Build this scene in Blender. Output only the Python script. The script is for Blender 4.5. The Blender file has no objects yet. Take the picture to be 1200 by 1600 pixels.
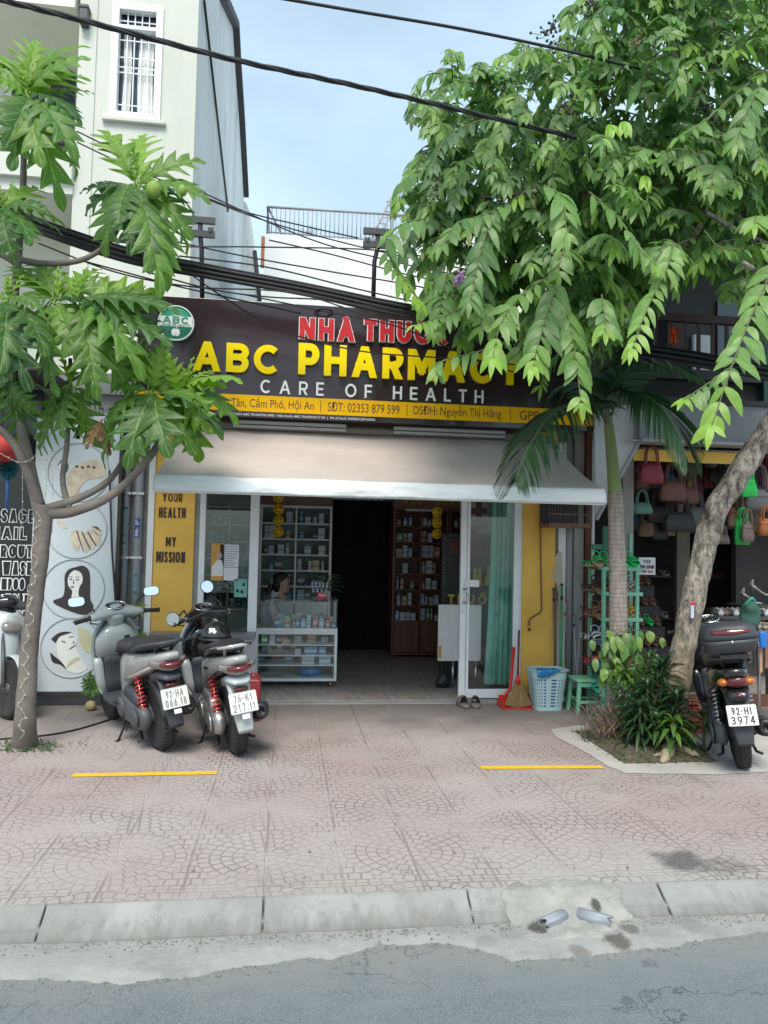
import bpy, bmesh, math, random
from mathutils import Vector, Matrix, Euler, noise as mnoise

SC = bpy.context.scene
COL = SC.collection
rnd = random.Random(11)
V = Vector
rad = math.radians

# ---------------------------------------------------------------- camera
CAM_H = 1.5
FPX = 1183.0                     # focal length in pixels of the 1200x1600 photograph
yaw, pitch, roll = rad(7.277), rad(2.635), rad(1.23)
fwd = V((math.sin(yaw)*math.cos(pitch), math.cos(yaw)*math.cos(pitch), math.sin(pitch)))
r0 = V((math.cos(yaw), -math.sin(yaw), 0)); u0 = r0.cross(fwd)
rgt = r0*math.cos(roll) + u0*math.sin(roll); upv = rgt.cross(fwd)
cam = bpy.data.cameras.new('camera'); co = bpy.data.objects.new('camera', cam); COL.objects.link(co)
co.matrix_world = Matrix(((rgt.x, upv.x, -fwd.x, 0), (rgt.y, upv.y, -fwd.y, 0), (rgt.z, upv.z, -fwd.z, CAM_H), (0, 0, 0, 1)))
cam.sensor_fit = 'VERTICAL'; cam.sensor_height = 24.0; cam.lens = 24.0*FPX/1600.0
cam.clip_start = 0.05; cam.clip_end = 3000
SC.camera = co

def ray(x, y): return fwd + rgt*((x-600)/FPX) - upv*((y-800)/FPX)
def at(x, y, Y):                 # photo pixel -> point at depth Y
    d = ray(x, y); return V((0, 0, CAM_H)) + d*(Y/d.y)
def G(x, y, z=0.0):              # photo pixel -> point at height z
    d = ray(x, y); return V((0, 0, CAM_H)) + d*((z-CAM_H)/d.z)
def onx(x, y, X):                # photo pixel -> point on the plane x = X
    d = ray(x, y); return V((0, 0, CAM_H)) + d*(X/d.x)
def rect(x0, y0, x1, y1, Y):
    a, b, c, d = at(x0, y0, Y), at(x1, y0, Y), at(x0, y1, Y), at(x1, y1, Y)
    return (a.x+c.x)/2, (b.x+d.x)/2, (c.z+d.z)/2, (a.z+b.z)/2

# ---------------------------------------------------------------- sky, sun, exposure
SUN_EL, SUN_AZ = rad(53), rad(192)     # azimuth clockwise from +Y: high, behind the camera
W = bpy.data.worlds.new('World'); SC.world = W; W.use_nodes = True
nt = W.node_tree; bg = nt.nodes['Background']
sky = nt.nodes.new('ShaderNodeTexSky'); sky.sky_type = 'NISHITA'; sky.sun_disc = False
sky.sun_elevation = SUN_EL; sky.sun_rotation = SUN_AZ
sky.air_density = 1.0; sky.dust_density = 2.0; sky.ozone_density = 1.0
tc = nt.nodes.new('ShaderNodeTexCoord'); mp = nt.nodes.new('ShaderNodeMapping'); mp.inputs['Scale'].default_value = (1, 1, 2.2)
nz = nt.nodes.new('ShaderNodeTexNoise'); nz.inputs['Scale'].default_value = 1.6; nz.inputs['Detail'].default_value = 5
cr = nt.nodes.new('ShaderNodeMapRange'); cr.inputs[1].default_value = .3; cr.inputs[2].default_value = .75; cr.inputs[3].default_value = .30; cr.inputs[4].default_value = .85
mx = nt.nodes.new('ShaderNodeMix'); mx.data_type = 'RGBA'
mx.inputs[7].default_value = (5.5, 7.2, 8.3, 1)      # thin bright cloud
nt.links.new(tc.outputs['Generated'], mp.inputs[0]); nt.links.new(mp.outputs[0], nz.inputs['Vector'])
nt.links.new(nz.outputs['Fac'], cr.inputs[0]); nt.links.new(cr.outputs[0], mx.inputs[0])
nt.links.new(sky.outputs[0], mx.inputs[6]); nt.links.new(mx.outputs[2], bg.inputs[0])
bg.inputs[1].default_value = 0.080
sl = bpy.data.lights.new('sun', 'SUN'); so = bpy.data.objects.new('sun', sl); COL.objects.link(so)
sl.energy = 1.7; sl.angle = rad(25); sl.color = (1, .95, .86)
sd = V((math.sin(SUN_AZ)*math.cos(SUN_EL), math.cos(SUN_AZ)*math.cos(SUN_EL), math.sin(SUN_EL)))
so.rotation_euler = sd.to_track_quat('Z', 'Y').to_euler(); so.location = (0, -5, 20)
SC.view_settings.view_transform = 'Standard'; SC.view_settings.look = 'None'
SC.view_settings.exposure = 1.13; SC.view_settings.gamma = 1
SC.cycles.max_bounces = 10; SC.cycles.transparent_max_bounces = 24; SC.cycles.use_denoising = True
SC.cycles.diffuse_bounces = 6; SC.cycles.sample_clamp_indirect = 6

# ---------------------------------------------------------------- objects, names, labels
WL = {}
def tag(o, label=None, cat=None, group=None, kind=None):
    if label: o['label'] = label
    if cat: o['category'] = cat
    if group: o['group'] = group
    if kind: o['kind'] = kind
    return o
def thing(name, label, cat, loc=(0, 0, 0), rz=0, group=None):
    o = bpy.data.objects.new(name, None); COL.objects.link(o)
    o.location = loc; o.rotation_euler = (0, 0, rz); o.empty_display_size = .1
    WL[o.name] = V(loc)
    return tag(o, label, cat, group)
def copy_tree(o, parent=None):
    c = o.copy(); COL.objects.link(c); WL[c.name] = V(o.location)
    if parent: c.parent = parent
    for ch in o.children: copy_tree(ch, c)
    return c

class MB:
    """collects shapes in world (or thing-local) coordinates and links them as one mesh"""
    def __init__(s): s.v = []; s.f = []; s.c = []; s.flat = []
    def add(s, vs, fs, col=None, flat=False):
        n = len(s.v); s.v += [tuple(p) for p in vs]
        s.f += [tuple(i+n for i in f) for f in fs]; s.flat += [flat]*len(fs)
        if col is None: s.c += [(0.5, 0.5, 0.5, 0.5)]*len(vs)
        elif isinstance(col, tuple): s.c += [col]*len(vs)
        else: s.c += col
        return s
    def box(s, x0, x1, y0, y1, z0, z1, M=None):
        vs = [V((x, y, z)) for z in (z0, z1) for y in (y0, y1) for x in (x0, x1)]
        if M is not None: vs = [M @ p for p in vs]
        return s.add(vs, [(0, 2, 3, 1), (4, 5, 7, 6), (0, 1, 5, 4), (2, 6, 7, 3), (0, 4, 6, 2), (1, 3, 7, 5)], flat=True)
    def bar(s, p, q, w, h=None, up=(0, 0, 1)):
        h = h or w; p, q = V(p), V(q); d = (q-p); L = d.length; d.normalize()
        u = V(up)
        if abs(d.dot(u)) > .98: u = V((0, 1, 0))
        r = d.cross(u).normalized(); u = r.cross(d)
        M = Matrix(((r.x, d.x, u.x, p.x), (r.y, d.y, u.y, p.y), (r.z, d.z, u.z, p.z), (0, 0, 0, 1)))
        return s.box(-w/2, w/2, 0, L, -h/2, h/2, M)
    def tube(s, pts, r, n=8, cap=True, closed=False):
        pts = [V(p) for p in pts]; m = len(pts)
        rr = r if isinstance(r, (list, tuple)) else [r]*m
        vs = []; fs = []; pu = None
        for i, p in enumerate(pts):
            a = pts[i-1] if (i or closed) else p; b = pts[(i+1) % m] if (i < m-1 or closed) else p
            t = (b-a).normalized() if (b-a).length > 1e-9 else V((0, 0, 1))
            if pu is None:
                pu = V((0, 0, 1)) if abs(t.z) < .9 else V((1, 0, 0))
            x = t.cross(pu)
            if x.length < 1e-6: x = t.cross(V((1, .3, 0)))
            x.normalize(); y = x.cross(t).normalized(); pu = y
            for k in range(n):
                an = 2*math.pi*k/n
                vs.append(p + (x*math.cos(an) + y*math.sin(an))*rr[i])
        for i in range(m if closed else m-1):
            j = (i+1) % m
            for k in range(n):
                l = (k+1) % n
                fs.append((i*n+k, j*n+k, j*n+l, i*n+l))
        if cap and not closed:
            fs.append(tuple(range(n))); fs.append(tuple((m-1)*n+k for k in reversed(range(n))))
        return s.add(vs, fs)
    def cyl(s, p, q, r, r1=None, n=16): return s.tube([p, q], [r, r if r1 is None else r1], n)
    def lathe(s, prof, M=None, n=24, close=False):
        """prof: (radius, height) pairs round local z"""
        vs = []; fs = []; m = len(prof)
        for (r, z) in prof:
            for k in range(n):
                a = 2*math.pi*k/n; p = V((r*math.cos(a), r*math.sin(a), z))
                vs.append(M @ p if M is not None else p)
        for i in range(m if close else m-1):
            j = (i+1) % m
            for k in range(n):
                l = (k+1) % n; fs.append((i*n+k, i*n+l, j*n+l, j*n+k))
        if not close:
            if prof[0][0] > 1e-5: fs.append(tuple(reversed(range(n))))
            if prof[-1][0] > 1e-5: fs.append(tuple((m-1)*n+k for k in range(n)))
        return s.add(vs, fs)
    def prism(s, poly, M, d):
        """poly: (x, z) outline in the local xz plane, depth d along local y"""
        n = len(poly)
        vs = [M @ V((x, 0, z)) for x, z in poly] + [M @ V((x, d, z)) for x, z in poly]
        fs = [tuple(range(n)), tuple(n+i for i in reversed(range(n)))]
        fs += [(i, n+i, n+(i+1) % n, (i+1) % n) for i in range(n)]
        return s.add(vs, fs, flat=True)
    def loft(s, rings, cap=True, closed=False):
        n = len(rings[0]); vs = [p for r in rings for p in r]; fs = []
        m = len(rings)
        for i in range(m if closed else m-1):
            j = (i+1) % m
            for k in range(n):
                l = (k+1) % n; fs.append((i*n+k, i*n+l, j*n+l, j*n+k))
        if cap and not closed:
            fs.append(tuple(reversed(range(n)))); fs.append(tuple((m-1)*n+k for k in range(n)))
        return s.add(vs, fs)
    def ball(s, c, rx, ry=None, rz=None, n=16, m=10, M=None):
        ry = ry or rx; rz = rz or rx; c = V(c); rings = []
        for i in range(m+1):
            a = -math.pi/2 + math.pi*i/m; rr = max(math.cos(a), .001)
            ring = []
            for k in range(n):
                b = 2*math.pi*k/n; p = V((rx*rr*math.cos(b), ry*rr*math.sin(b), rz*math.sin(a)))
                ring.append(c + (M @ p if M is not None else p))
            rings.append(ring)
        return s.loft(rings)
    def grid(s, rows, col=None):
        n = len(rows[0]); vs = [p for r in rows for p in r]
        fs = [(i*n+k, i*n+k+1, (i+1)*n+k+1, (i+1)*n+k) for i in range(len(rows)-1) for k in range(n-1)]
        return s.add(vs, fs, col)
    def build(s, name, m, parent=None, bevel=0, sub=0, solid=0, smooth=True, off=None, seg=2):
        me = bpy.data.meshes.new(name)
        o3 = V((0, 0, 0)) if parent is None else WL.get(parent.name, V((0, 0, 0)))
        if off is not None: o3 = V(off)
        vs = [(x-o3.x, y-o3.y, z-o3.z) for x, y, z in s.v]
        me.from_pydata(vs, [], s.f)
        if smooth:
            me.polygons.foreach_set('use_smooth', [not q for q in s.flat])
        if any(c != (0.5, 0.5, 0.5, 0.5) for c in s.c[:200]):
            a = me.attributes.new('ld', 'FLOAT_COLOR', 'POINT')
            a.data.foreach_set('color', [q for c in s.c for q in c])
        me.update()
        o = bpy.data.objects.new(name, me); COL.objects.link(o); me.materials.append(m)
        if parent is not None: o.parent = parent
        elif off is not None: o.location = off
        WL[o.name] = o3
        if bevel:
            b = o.modifiers.new('b', 'BEVEL'); b.width = bevel; b.segments = seg; b.limit_method = 'ANGLE'; b.angle_limit = rad(40)
        if solid:
            b = o.modifiers.new('t', 'SOLIDIFY'); b.thickness = solid; b.offset = 0
        if sub:
            b = o.modifiers.new('s', 'SUBSURF'); b.levels = sub; b.render_levels = sub
        return o

def sect(c, X, Y, rx, ry, n=16, p=2.6):
    """superellipse ring round c in the plane of X and Y"""
    c, X, Y = V(c), V(X), V(Y); out = []
    for k in range(n):
        a = 2*math.pi*k/n; ca, sa = math.cos(a), math.sin(a)
        x = math.copysign(abs(ca)**(2/p), ca)*rx; y = math.copysign(abs(sa)**(2/p), sa)*ry
        out.append(c + X*x + Y*y)
    return out
def spline(pts, n=8):
    """Catmull-Rom through pts"""
    P = [V(p) for p in pts]; out = []
    for i in range(len(P)-1):
        a = P[max(i-1, 0)]; b = P[i]; c = P[i+1]; d = P[min(i+2, len(P)-1)]
        for k in range(n):
            t = k/n
            out.append(.5*((2*b) + (c-a)*t + (2*a-5*b+4*c-d)*t*t + (3*b-a-3*c+d)*t**3))
    out.append(P[-1]); return out
def lerp(a, b, t): return a+(b-a)*t

# ---------------------------------------------------------------- materials
def newmat(name):
    m = bpy.data.materials.new(name); m.use_nodes = True
    return m, m.node_tree, m.node_tree.nodes['Principled BSDF']
class NT:
    """small helper that writes maths as nodes"""
    def __init__(s, t): s.t = t
    def n(s, kind, **kw):
        nd = s.t.nodes.new(kind)
        for k, v in kw.items(): setattr(nd, k, v)
        return nd
    def put(s, sock, v):
        if isinstance(v, bpy.types.NodeSocket): s.t.links.new(v, sock)
        elif v is not None: sock.default_value = v
    def m(s, op, a, b=None, c=None, clamp=False):
        nd = s.n('ShaderNodeMath', operation=op, use_clamp=clamp)
        for i, v in enumerate((a, b, c)): s.put(nd.inputs[i], v)
        return nd.outputs[0]
    def mix(s, f, a, b, typ='MIX'):
        nd = s.n('ShaderNodeMix', data_type='RGBA', blend_type=typ)
        s.put(nd.inputs[0], f); s.put(nd.inputs[6], a if not isinstance(a, tuple) else (*a[:3], 1)); s.put(nd.inputs[7], b if not isinstance(b, tuple) else (*b[:3], 1))
        return nd.outputs[2]
    def noise(s, vec, scale, detail=4, rough=.55):
        nd = s.n('ShaderNodeTexNoise'); s.put(nd.inputs['Vector'], vec)
        nd.inputs['Scale'].default_value = scale; nd.inputs['Detail'].default_value = detail; nd.inputs['Roughness'].default_value = rough
        return nd.outputs['Fac']
    def rng(s, v, a, b, c=0, d=1):
        nd = s.n('ShaderNodeMapRange'); s.put(nd.inputs[0], v)
        for i, q in enumerate((a, b, c, d)): nd.inputs[i+1].default_value = q
        return nd.outputs[0]
    def map(s, vec, scale):
        nd = s.n('ShaderNodeMapping'); s.put(nd.inputs[0], vec); nd.inputs['Scale'].default_value = scale
        return nd.outputs[0]
    def obj(s): return s.n('ShaderNodeTexCoord').outputs['Object']
    def pos(s): return s.n('ShaderNodeNewGeometry').outputs['Position']
    def bump(s, h, strength, dist=.01):
        nd = s.n('ShaderNodeBump'); s.put(nd.inputs['Height'], h); nd.inputs['Strength'].default_value = strength; nd.inputs['Distance'].default_value = dist
        return nd.outputs[0]

def mat(name, col, rough=.6, var=.12, scale=6, bump=.12, bscale=90, metal=0, col2=None, dirt=0, dirtcol=(.05, .045, .04), coat=0, stretch=(1, 1, 1), spec=.5):
    m, t, b = newmat(name); q = NT(t); P = q.map(q.pos() if dirt else q.obj(), stretch)
    f = q.rng(q.noise(P, scale, 5), .3, .7)
    lo = tuple(c*(1-var) for c in col); hi = tuple(min(c*(1+var), 1) for c in (col2 or col))
    c = q.mix(f, lo, hi)
    if dirt:
        g = q.rng(q.noise(P, scale*.35, 8, .7), .5, .72)
        c = q.mix(q.m('MULTIPLY', g, dirt), c, dirtcol)
    q.put(b.inputs['Base Color'], c)
    q.put(b.inputs['Roughness'], q.rng(q.noise(P, scale*3, 3), .2, .8, max(rough-.08, .02), min(rough+.08, 1)))
    b.inputs['Metallic'].default_value = metal
    b.inputs['Specular IOR Level'].default_value = spec
    if coat: b.inputs['Coat Weight'].default_value = coat; b.inputs['Coat Roughness'].default_value = .05
    if bump: q.put(b.inputs['Normal'], q.bump(q.noise(P, bscale, 3), bump, .006))
    return m
def glass(name, tint=(.86, .95, .92), refl=.9, tr=1.0):
    m, t, b = newmat(name); q = NT(t); out = t.nodes['Material Output']
    tr_ = q.n('ShaderNodeBsdfTransparent'); tr_.inputs[0].default_value = (*tint, 1)
    gl = q.n('ShaderNodeBsdfGlossy'); gl.inputs[0].default_value = (.95, 1, .98, 1); gl.inputs[1].default_value = .01
    fr = q.n('ShaderNodeFresnel'); fr.inputs[0].default_value = 1.5
    fac = q.m('MULTIPLY', fr.outputs[0], refl, clamp=True)
    geo = q.n('ShaderNodeNewGeometry')
    mxs = q.n('ShaderNodeMixShader'); q.put(mxs.inputs[0], fac); q.put(mxs.inputs[1], tr_.outputs[0]); q.put(mxs.inputs[2], gl.outputs[0])
    t.links.new(mxs.outputs[0], out.inputs[0]); return m

M = {}
M['white_al'] = mat('white aluminium', (.78, .80, .80), .35, .05, 5, .03)
M['yellow'] = mat('yellow wall paint', (.82, .50, .095), .75, .10, 3, .12, 60, dirt=.25, dirtcol=(.42, .30, .12))
M['plaster_bare'] = mat('bare plaster', (.55, .48, .38), .9, .15, 12, .3)
M['cream'] = mat('cream wall paint', (.595, .61, .54), .8, .05, 2, .08, 50, dirt=.4, dirtcol=(.44, .47, .41), stretch=(1, 1, .25))
M['cream_dark'] = mat('cream recess paint', (.72, .73, .64), .8, .05, 2, .08)
M['white_wall'] = mat('weathered white wall', (.80, .82, .82), .85, .07, 2, .15, 40, dirt=.3, dirtcol=(.36, .37, .37))
M['dark_trim'] = mat('dark tile trim', (.035, .03, .032), .6, .2, 8)
M['sign_brown'] = mat('dark brown sign sheet', (.040, .026, .030), .14, .06, 1.2, .02, 4, spec=.5)
M['sign_yellow'] = mat('yellow sign band', (.93, .50, .006), .5, .03, 3, .02, spec=.15)
M['letter_yellow'] = mat('yellow acrylic letters', (.95, .72, .004), .5, .03, 3, .02, spec=.15)
M['letter_side'] = mat('letter edge', (.70, .45, .02), .5, .05, 3)
M['letter_red'] = mat('red acrylic letters', (.56, .02, .03), .3, .05, 4, .02)
M['letter_white'] = mat('white acrylic letters', (.82, .82, .80), .4, .03, 3, .02)
M['letter_black'] = mat('black lettering', (.012, .011, .012), .5, .05, 3, .02)
M['letter_brown'] = mat('dark brown lettering', (.05, .022, .016), .5, .05, 3, .02)
M['canvas'] = mat('beige awning canvas', (.49, .42, .38), .85, .07, 2.5, .3, 120, dirt=.45, dirtcol=(.33, .27, .22))
M['lip_white'] = mat('white vinyl awning edge', (.72, .745, .75), .55, .05, 3, .15, 12, dirt=.35, dirtcol=(.40, .40, .38), stretch=(1, 1, 4))
M['grey_metal'] = mat('grey painted metal', (.30, .31, .32), .5, .1, 4, .05)
M['steel'] = mat('brushed steel', (.55, .56, .57), .28, .06, 20, .03, metal=1)
M['chrome'] = mat('chrome', (.8, .8, .82), .12, .03, 8, 0, metal=1)
M['black_plastic'] = mat('black plastic', (.018, .018, .02), .45, .15, 10, .1, 200)
M['black_gloss'] = mat('glossy black plastic', (.012, .012, .014), .15, .1, 6, .01, coat=.5)
M['dark_plastic'] = mat('dark grey plastic', (.045, .05, .058), .5, .12, 8, .1, 200)
M['rubber'] = mat('black rubber', (.022, .021, .021), .8, .25, 20, .3, 120, dirt=.5, dirtcol=(.09, .075, .06))
M['seat_vinyl'] = mat('black seat vinyl', (.02, .02, .022), .5, .15, 10, .25, 300)
M['granite'] = mat('grey granite', (.20, .20, .21), .35, .5, 160, .05)
M['concrete'] = mat('raw concrete', (.30, .30, .29), .9, .12, 5, .4, 50, dirt=.4, dirtcol=(.14, .135, .125))
M['concrete_pale'] = mat('pale concrete', (.44, .42, .385), .92, .12, 4, .5, 60, dirt=.45, dirtcol=(.27, .25, .22))
M['pipe_grey'] = mat('grey pipe plastic', (.26, .28, .31), .5, .1, 5, .05)
M['cable'] = mat('black cable sheath', (.012, .012, .014), .6, .2, 15, .1)
M['wood_brown'] = mat('brown cabinet wood', (.16, .066, .04), .4, .25, 3, .08, 30, stretch=(6, 6, .7))
M['wood_floor'] = mat('dark wood floor', (.38, .34, .31), .5, .25, 4, .1, 40, stretch=(5, .8, 1))
M['wall_in'] = mat('interior wall paint', (.80, .81, .79), .8, .06, 3, .05)
M['wall_brown'] = mat('brown interior wall', (.24, .15, .105), .7, .1, 3, .05)
M['dark_void'] = mat('near black cloth and openings', (.006, .006, .012), .9, .3, 3, .05)
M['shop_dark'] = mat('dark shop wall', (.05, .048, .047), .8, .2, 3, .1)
M['mint'] = mat('mint green paint', (.20, .50, .34), .55, .12, 6, .12, 60, dirt=.3, dirtcol=(.12, .28, .2))
M['curtain'] = mat('mint curtain cloth', (.25, .60, .50), .85, .06, 5, .1, 120)
M['paper'] = mat('white paper', (.72, .73, .72), .8, .05, 8, .05)
M['glass'] = glass('clear glass', (.975, .99, .985), .9)
M['glass_green'] = glass('green tinted glass', (.80, .91, .88), 1.2)
M['glass_dark'] = mat('dark window glass', (.03, .05, .07), .05, .3, 2, 0, spec=.8)
# ================================================================ SETTING
def m_pavement():
    m, t, b = newmat('stamped pavement'); q = NT(t); P = q.pos()
    sx = q.n('ShaderNodeSeparateXYZ'); q.put(sx.inputs[0], P); X, Y = sx.outputs[0], sx.outputs[1]
    wob = q.rng(q.noise(P, 9, 2), 0, 1, -.006, .006)
    X = q.m('ADD', X, wob); Y = q.m('ADD', Y, q.rng(q.noise(P, 7, 2), 0, 1, -.006, .006))
    u = q.m('SUBTRACT', q.m('FRACT', q.m('ADD', q.m('DIVIDE', q.m('ADD', X, .055), .70), .5)), .5)
    v = q.m('SUBTRACT', q.m('FRACT', q.m('ADD', q.m('DIVIDE', q.m('SUBTRACT', Y, 3.765), .655), .5)), .5)
    ux, vy = q.m('MULTIPLY', u, .70), q.m('MULTIPLY', v, .655)
    r = q.m('SQRT', q.m('ADD', q.m('MULTIPLY', ux, ux), q.m('MULTIPLY', vy, vy)))
    def groove(x, w):        # 1 on the line at integers of x, w = half width in units of x
        d = q.m('ABSOLUTE', q.m('SUBTRACT', q.m('FRACT', q.m('ADD', x, .5)), .5))
        return q.m('SUBTRACT', 1, q.rng(d, w*.5, w*1.3))
    ring = q.m('DIVIDE', r, .054)
    g1 = groove(ring, .06)
    ri = q.m('FLOOR', ring)
    ang = q.m('DIVIDE', q.m('ARCTAN2', vy, ux), 2*math.pi)
    cnt = q.m('ADD', q.m('MULTIPLY', ri, 6), 4)
    g2 = q.m('MULTIPLY', groove(q.m('ADD', q.m('MULTIPLY', ang, cnt), q.m('MULTIPLY', ri, .37)), .09), 1)
    circ = q.m('MAXIMUM', g1, g2)
    bx = q.m('DIVIDE', X, .0583); by = q.m('DIVIDE', q.m('SUBTRACT', Y, 3.44), .0655)
    rows = q.m('ADD', bx, q.m('MULTIPLY', q.m('FLOOR', q.m('ADD', by, .5)), .5))
    grid = q.m('MAXIMUM', groove(rows, .07), groove(q.m('ADD', by, .5), .07))
    inside = q.m('LESS_THAN', r, .325)
    pat = q.m('ADD', q.m('MULTIPLY', circ, inside), q.m('MULTIPLY', grid, q.m('SUBTRACT', 1, inside)))
    jx = groove(q.m('DIVIDE', q.m('ADD', X, .055), .35), .017); jy = groove(q.m('DIVIDE', q.m('SUBTRACT', Y, 3.765), .3275), .012)
    fade = q.rng(q.noise(P, 1.3, 4), .32, .60, .40, 1.0)       # the stamp is worn in patches
    far = q.m('SUBTRACT', 1, q.rng(sx.outputs[1], 5.6, 6.6, 0, .75))
    pat = q.m('MULTIPLY', q.m('MULTIPLY', pat, fade), far)
    h = q.m('MAXIMUM', pat, q.m('MAXIMUM', q.m('MULTIPLY', jx, .9), q.m('MULTIPLY', jy, q.m('MULTIPLY', fade, .6))))
    big = q.rng(q.noise(P, .9, 5), .35, .65)
    c = q.mix(big, (.375, .305, .285), (.40, .365, .34))
    red = q.m('MULTIPLY', q.rng(q.noise(P, .55, 3), .42, .62), .55)
    c = q.mix(red, c, (.345, .245, .225))
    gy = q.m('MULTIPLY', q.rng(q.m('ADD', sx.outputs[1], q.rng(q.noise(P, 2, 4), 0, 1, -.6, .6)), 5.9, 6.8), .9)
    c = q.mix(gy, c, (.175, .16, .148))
    edge = q.m('SUBTRACT', 1, q.rng(q.m('ADD', sx.outputs[1], q.rng(q.noise(P, 3, 4), 0, 1, -.25, .25)), 3.4, 4.0))
    c = q.mix(q.m('MULTIPLY', edge, .45), c, (.34, .33, .31))
    tile = q.n('ShaderNodeTexWhiteNoise'); cmb = q.n('ShaderNodeCombineXYZ')
    q.put(cmb.inputs[0], q.m('FLOOR', q.m('DIVIDE', q.m('ADD', sx.outputs[0], .055), .35))); q.put(cmb.inputs[1], q.m('FLOOR', q.m('DIVIDE', q.m('SUBTRACT', sx.outputs[1], 3.765), .3275)))
    q.put(tile.inputs[0], cmb.outputs[0])
    c = q.mix(q.rng(tile.outputs[0], 0, 1, 0, .11), c, (.22, .19, .175))
    sp = q.rng(q.noise(P, 120, 3, .7), .3, .7, .8, 1.2)
    hs = q.n('ShaderNodeHueSaturation'); q.put(hs.inputs['Color'], c); q.put(hs.inputs['Value'], sp); c = hs.outputs[0]
    grime = q.rng(q.noise(P, 4.5, 7, .7), .52, .75, 0, .32); c = q.mix(grime, c, (.15, .13, .115))
    gc = q.mix(q.rng(q.noise(P, 2.1, 3), .45, .60), (.11, .085, .075), (.44, .42, .40))   # dark or chalky joints
    c = q.mix(q.m('MULTIPLY', h, .50), c, gc)
    # dark patches by the scooters and door, kerbside stains
    for (px, py, rr, st) in ((1068, 1345, .16, .75), (1140, 1352, .12, .4), (300, 1160, .28, .45), (390, 1168, .22, .5), (640, 1130, .3, .25), (1130, 1175, .2, .35)):
        g = G(px, py); dv = q.n('ShaderNodeVectorMath', operation='DISTANCE'); q.put(dv.inputs[0], P); dv.inputs[1].default_value = g
        d = q.m('ADD', dv.outputs['Value'], q.rng(q.noise(P, 9, 5), 0, 1, -.12, .12))
        c = q.mix(q.rng(d, rr*.5, rr, st, 0), c, (.055, .052, .055))
    q.put(b.inputs['Base Color'], c); q.put(b.inputs['Roughness'], q.rng(q.noise(P, 14, 3), .3, .7, .7, .95))
    hh = q.m('SUBTRACT', q.m('MULTIPLY', q.noise(P, 160, 3), .25), h)
    q.put(b.inputs['Normal'], q.bump(hh, .9, .005)); return m
def m_asphalt():
    m, t, b = newmat('worn asphalt'); q = NT(t); P = q.pos()
    c = q.mix(q.rng(q.noise(P, 260, 2, .8), .35, .66), (.085, .10, .106), (.285, .325, .335))
    c = q.mix(q.rng(q.noise(P, 1.1, 5), .4, .7, 0, .55), c, (.20, .235, .245))
    c = q.mix(q.rng(q.noise(q.map(P, (1, 5, 1)), 2.4, 6), .52, .75, 0, .45), c, (.27, .275, .26))
    ck = q.m('MULTIPLY', q.m('SUBTRACT', 1, q.rng(q.m('ABSOLUTE', q.m('SUBTRACT', q.noise(P, 1.6, 7, .62), .5)), .0012, .005)), q.rng(q.noise(P, .9, 3), .50, .6)); c = q.mix(q.m('MULTIPLY', ck, .6), c, (.05, .055, .058))
    sx = q.n('ShaderNodeSeparateXYZ'); q.put(sx.inputs[0], P)
    sand = q.m('MULTIPLY', q.rng(q.m('ADD', sx.outputs[1], q.rng(q.noise(P, 5, 6, .7), 0, 1, -.30, .30)), 2.70, 3.02), .6); c = q.mix(sand, c, (.29, .285, .26))
    c = q.mix(q.rng(q.noise(P, 70, 2, .9), .62, .72, 0, .5), c, (.36, .37, .36)); c = q.mix(q.rng(q.noise(P, 28, 4, .8), .66, .74, 0, .6), c, (.05, .055, .06))
    q.put(b.inputs['Base Color'], c); b.inputs['Roughness'].default_value = .88
    q.put(b.inputs['Normal'], q.bump(q.m('SUBTRACT', q.noise(P, 230, 3, .8), ck), 1.0, .006)); return m
def m_kerb():
    m, t, b = newmat('kerb concrete'); q = NT(t); P = q.pos()
    c = q.mix(q.rng(q.noise(P, 2.5, 6), .35, .68), (.245, .245, .232), (.33, .33, .312))
    c = q.mix(q.rng(q.noise(P, 11, 7, .78), .52, .72, 0, .7), c, (.16, .155, .14))
    sx = q.n('ShaderNodeSeparateXYZ'); q.put(sx.inputs[0], P)
    low = q.rng(q.m('ADD', sx.outputs[2], q.rng(q.noise(q.map(P, (3, 1, 1)), 9, 5), 0, 1, -.05, .05)), -.09, -.03, .8, 0)  # dirty foot, darkened further to stand in for the shadow line at the lip
    c = q.mix(low, c, (.15, .145, .13))
    q.put(b.inputs['Base Color'], c); b.inputs['Roughness'].default_value = .92
    q.put(b.inputs['Normal'], q.bump(q.noise(P, 120, 5, .7), .5, .005)); return m
M['pavement'] = m_pavement(); M['asphalt'] = m_asphalt(); M['kerb'] = m_kerb()
def m_gutter(nm, c1, c2, dk, bs, spots):
    m, t, b = newmat(nm); q = NT(t); P = q.pos()
    c = q.mix(q.rng(q.noise(P, 6, 7, .7), .3, .68), c1, c2); c = q.mix(q.rng(q.noise(P, 90, 4, .8), .55, .75, 0, .5), c, dk)
    c = q.mix(q.rng(q.noise(q.map(P, (1, 2.5, 1)), 2.2, 7, .72), .5, .72, 0, .65), c, tuple(.62*v for v in c1))
    for (px, py, rr, st, col) in spots:
        g = G(px, py, -.09); dv = q.n('ShaderNodeVectorMath', operation='DISTANCE'); q.put(dv.inputs[0], q.map(P, (1, 1, .3))); dv.inputs[1].default_value = (g.x, g.y, g.z*.3)
        d = q.m('ADD', dv.outputs['Value'], q.rng(q.noise(P, 16, 6, .7), 0, 1, -rr*.75, rr*.75)); c = q.mix(q.rng(d, rr*.6, rr*.95, st, 0), c, col)
    q.put(b.inputs['Base Color'], c); b.inputs['Roughness'].default_value = .92
    q.put(b.inputs['Normal'], q.bump(q.noise(P, bs, 6, .75), 1.0, .008)); return m
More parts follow.
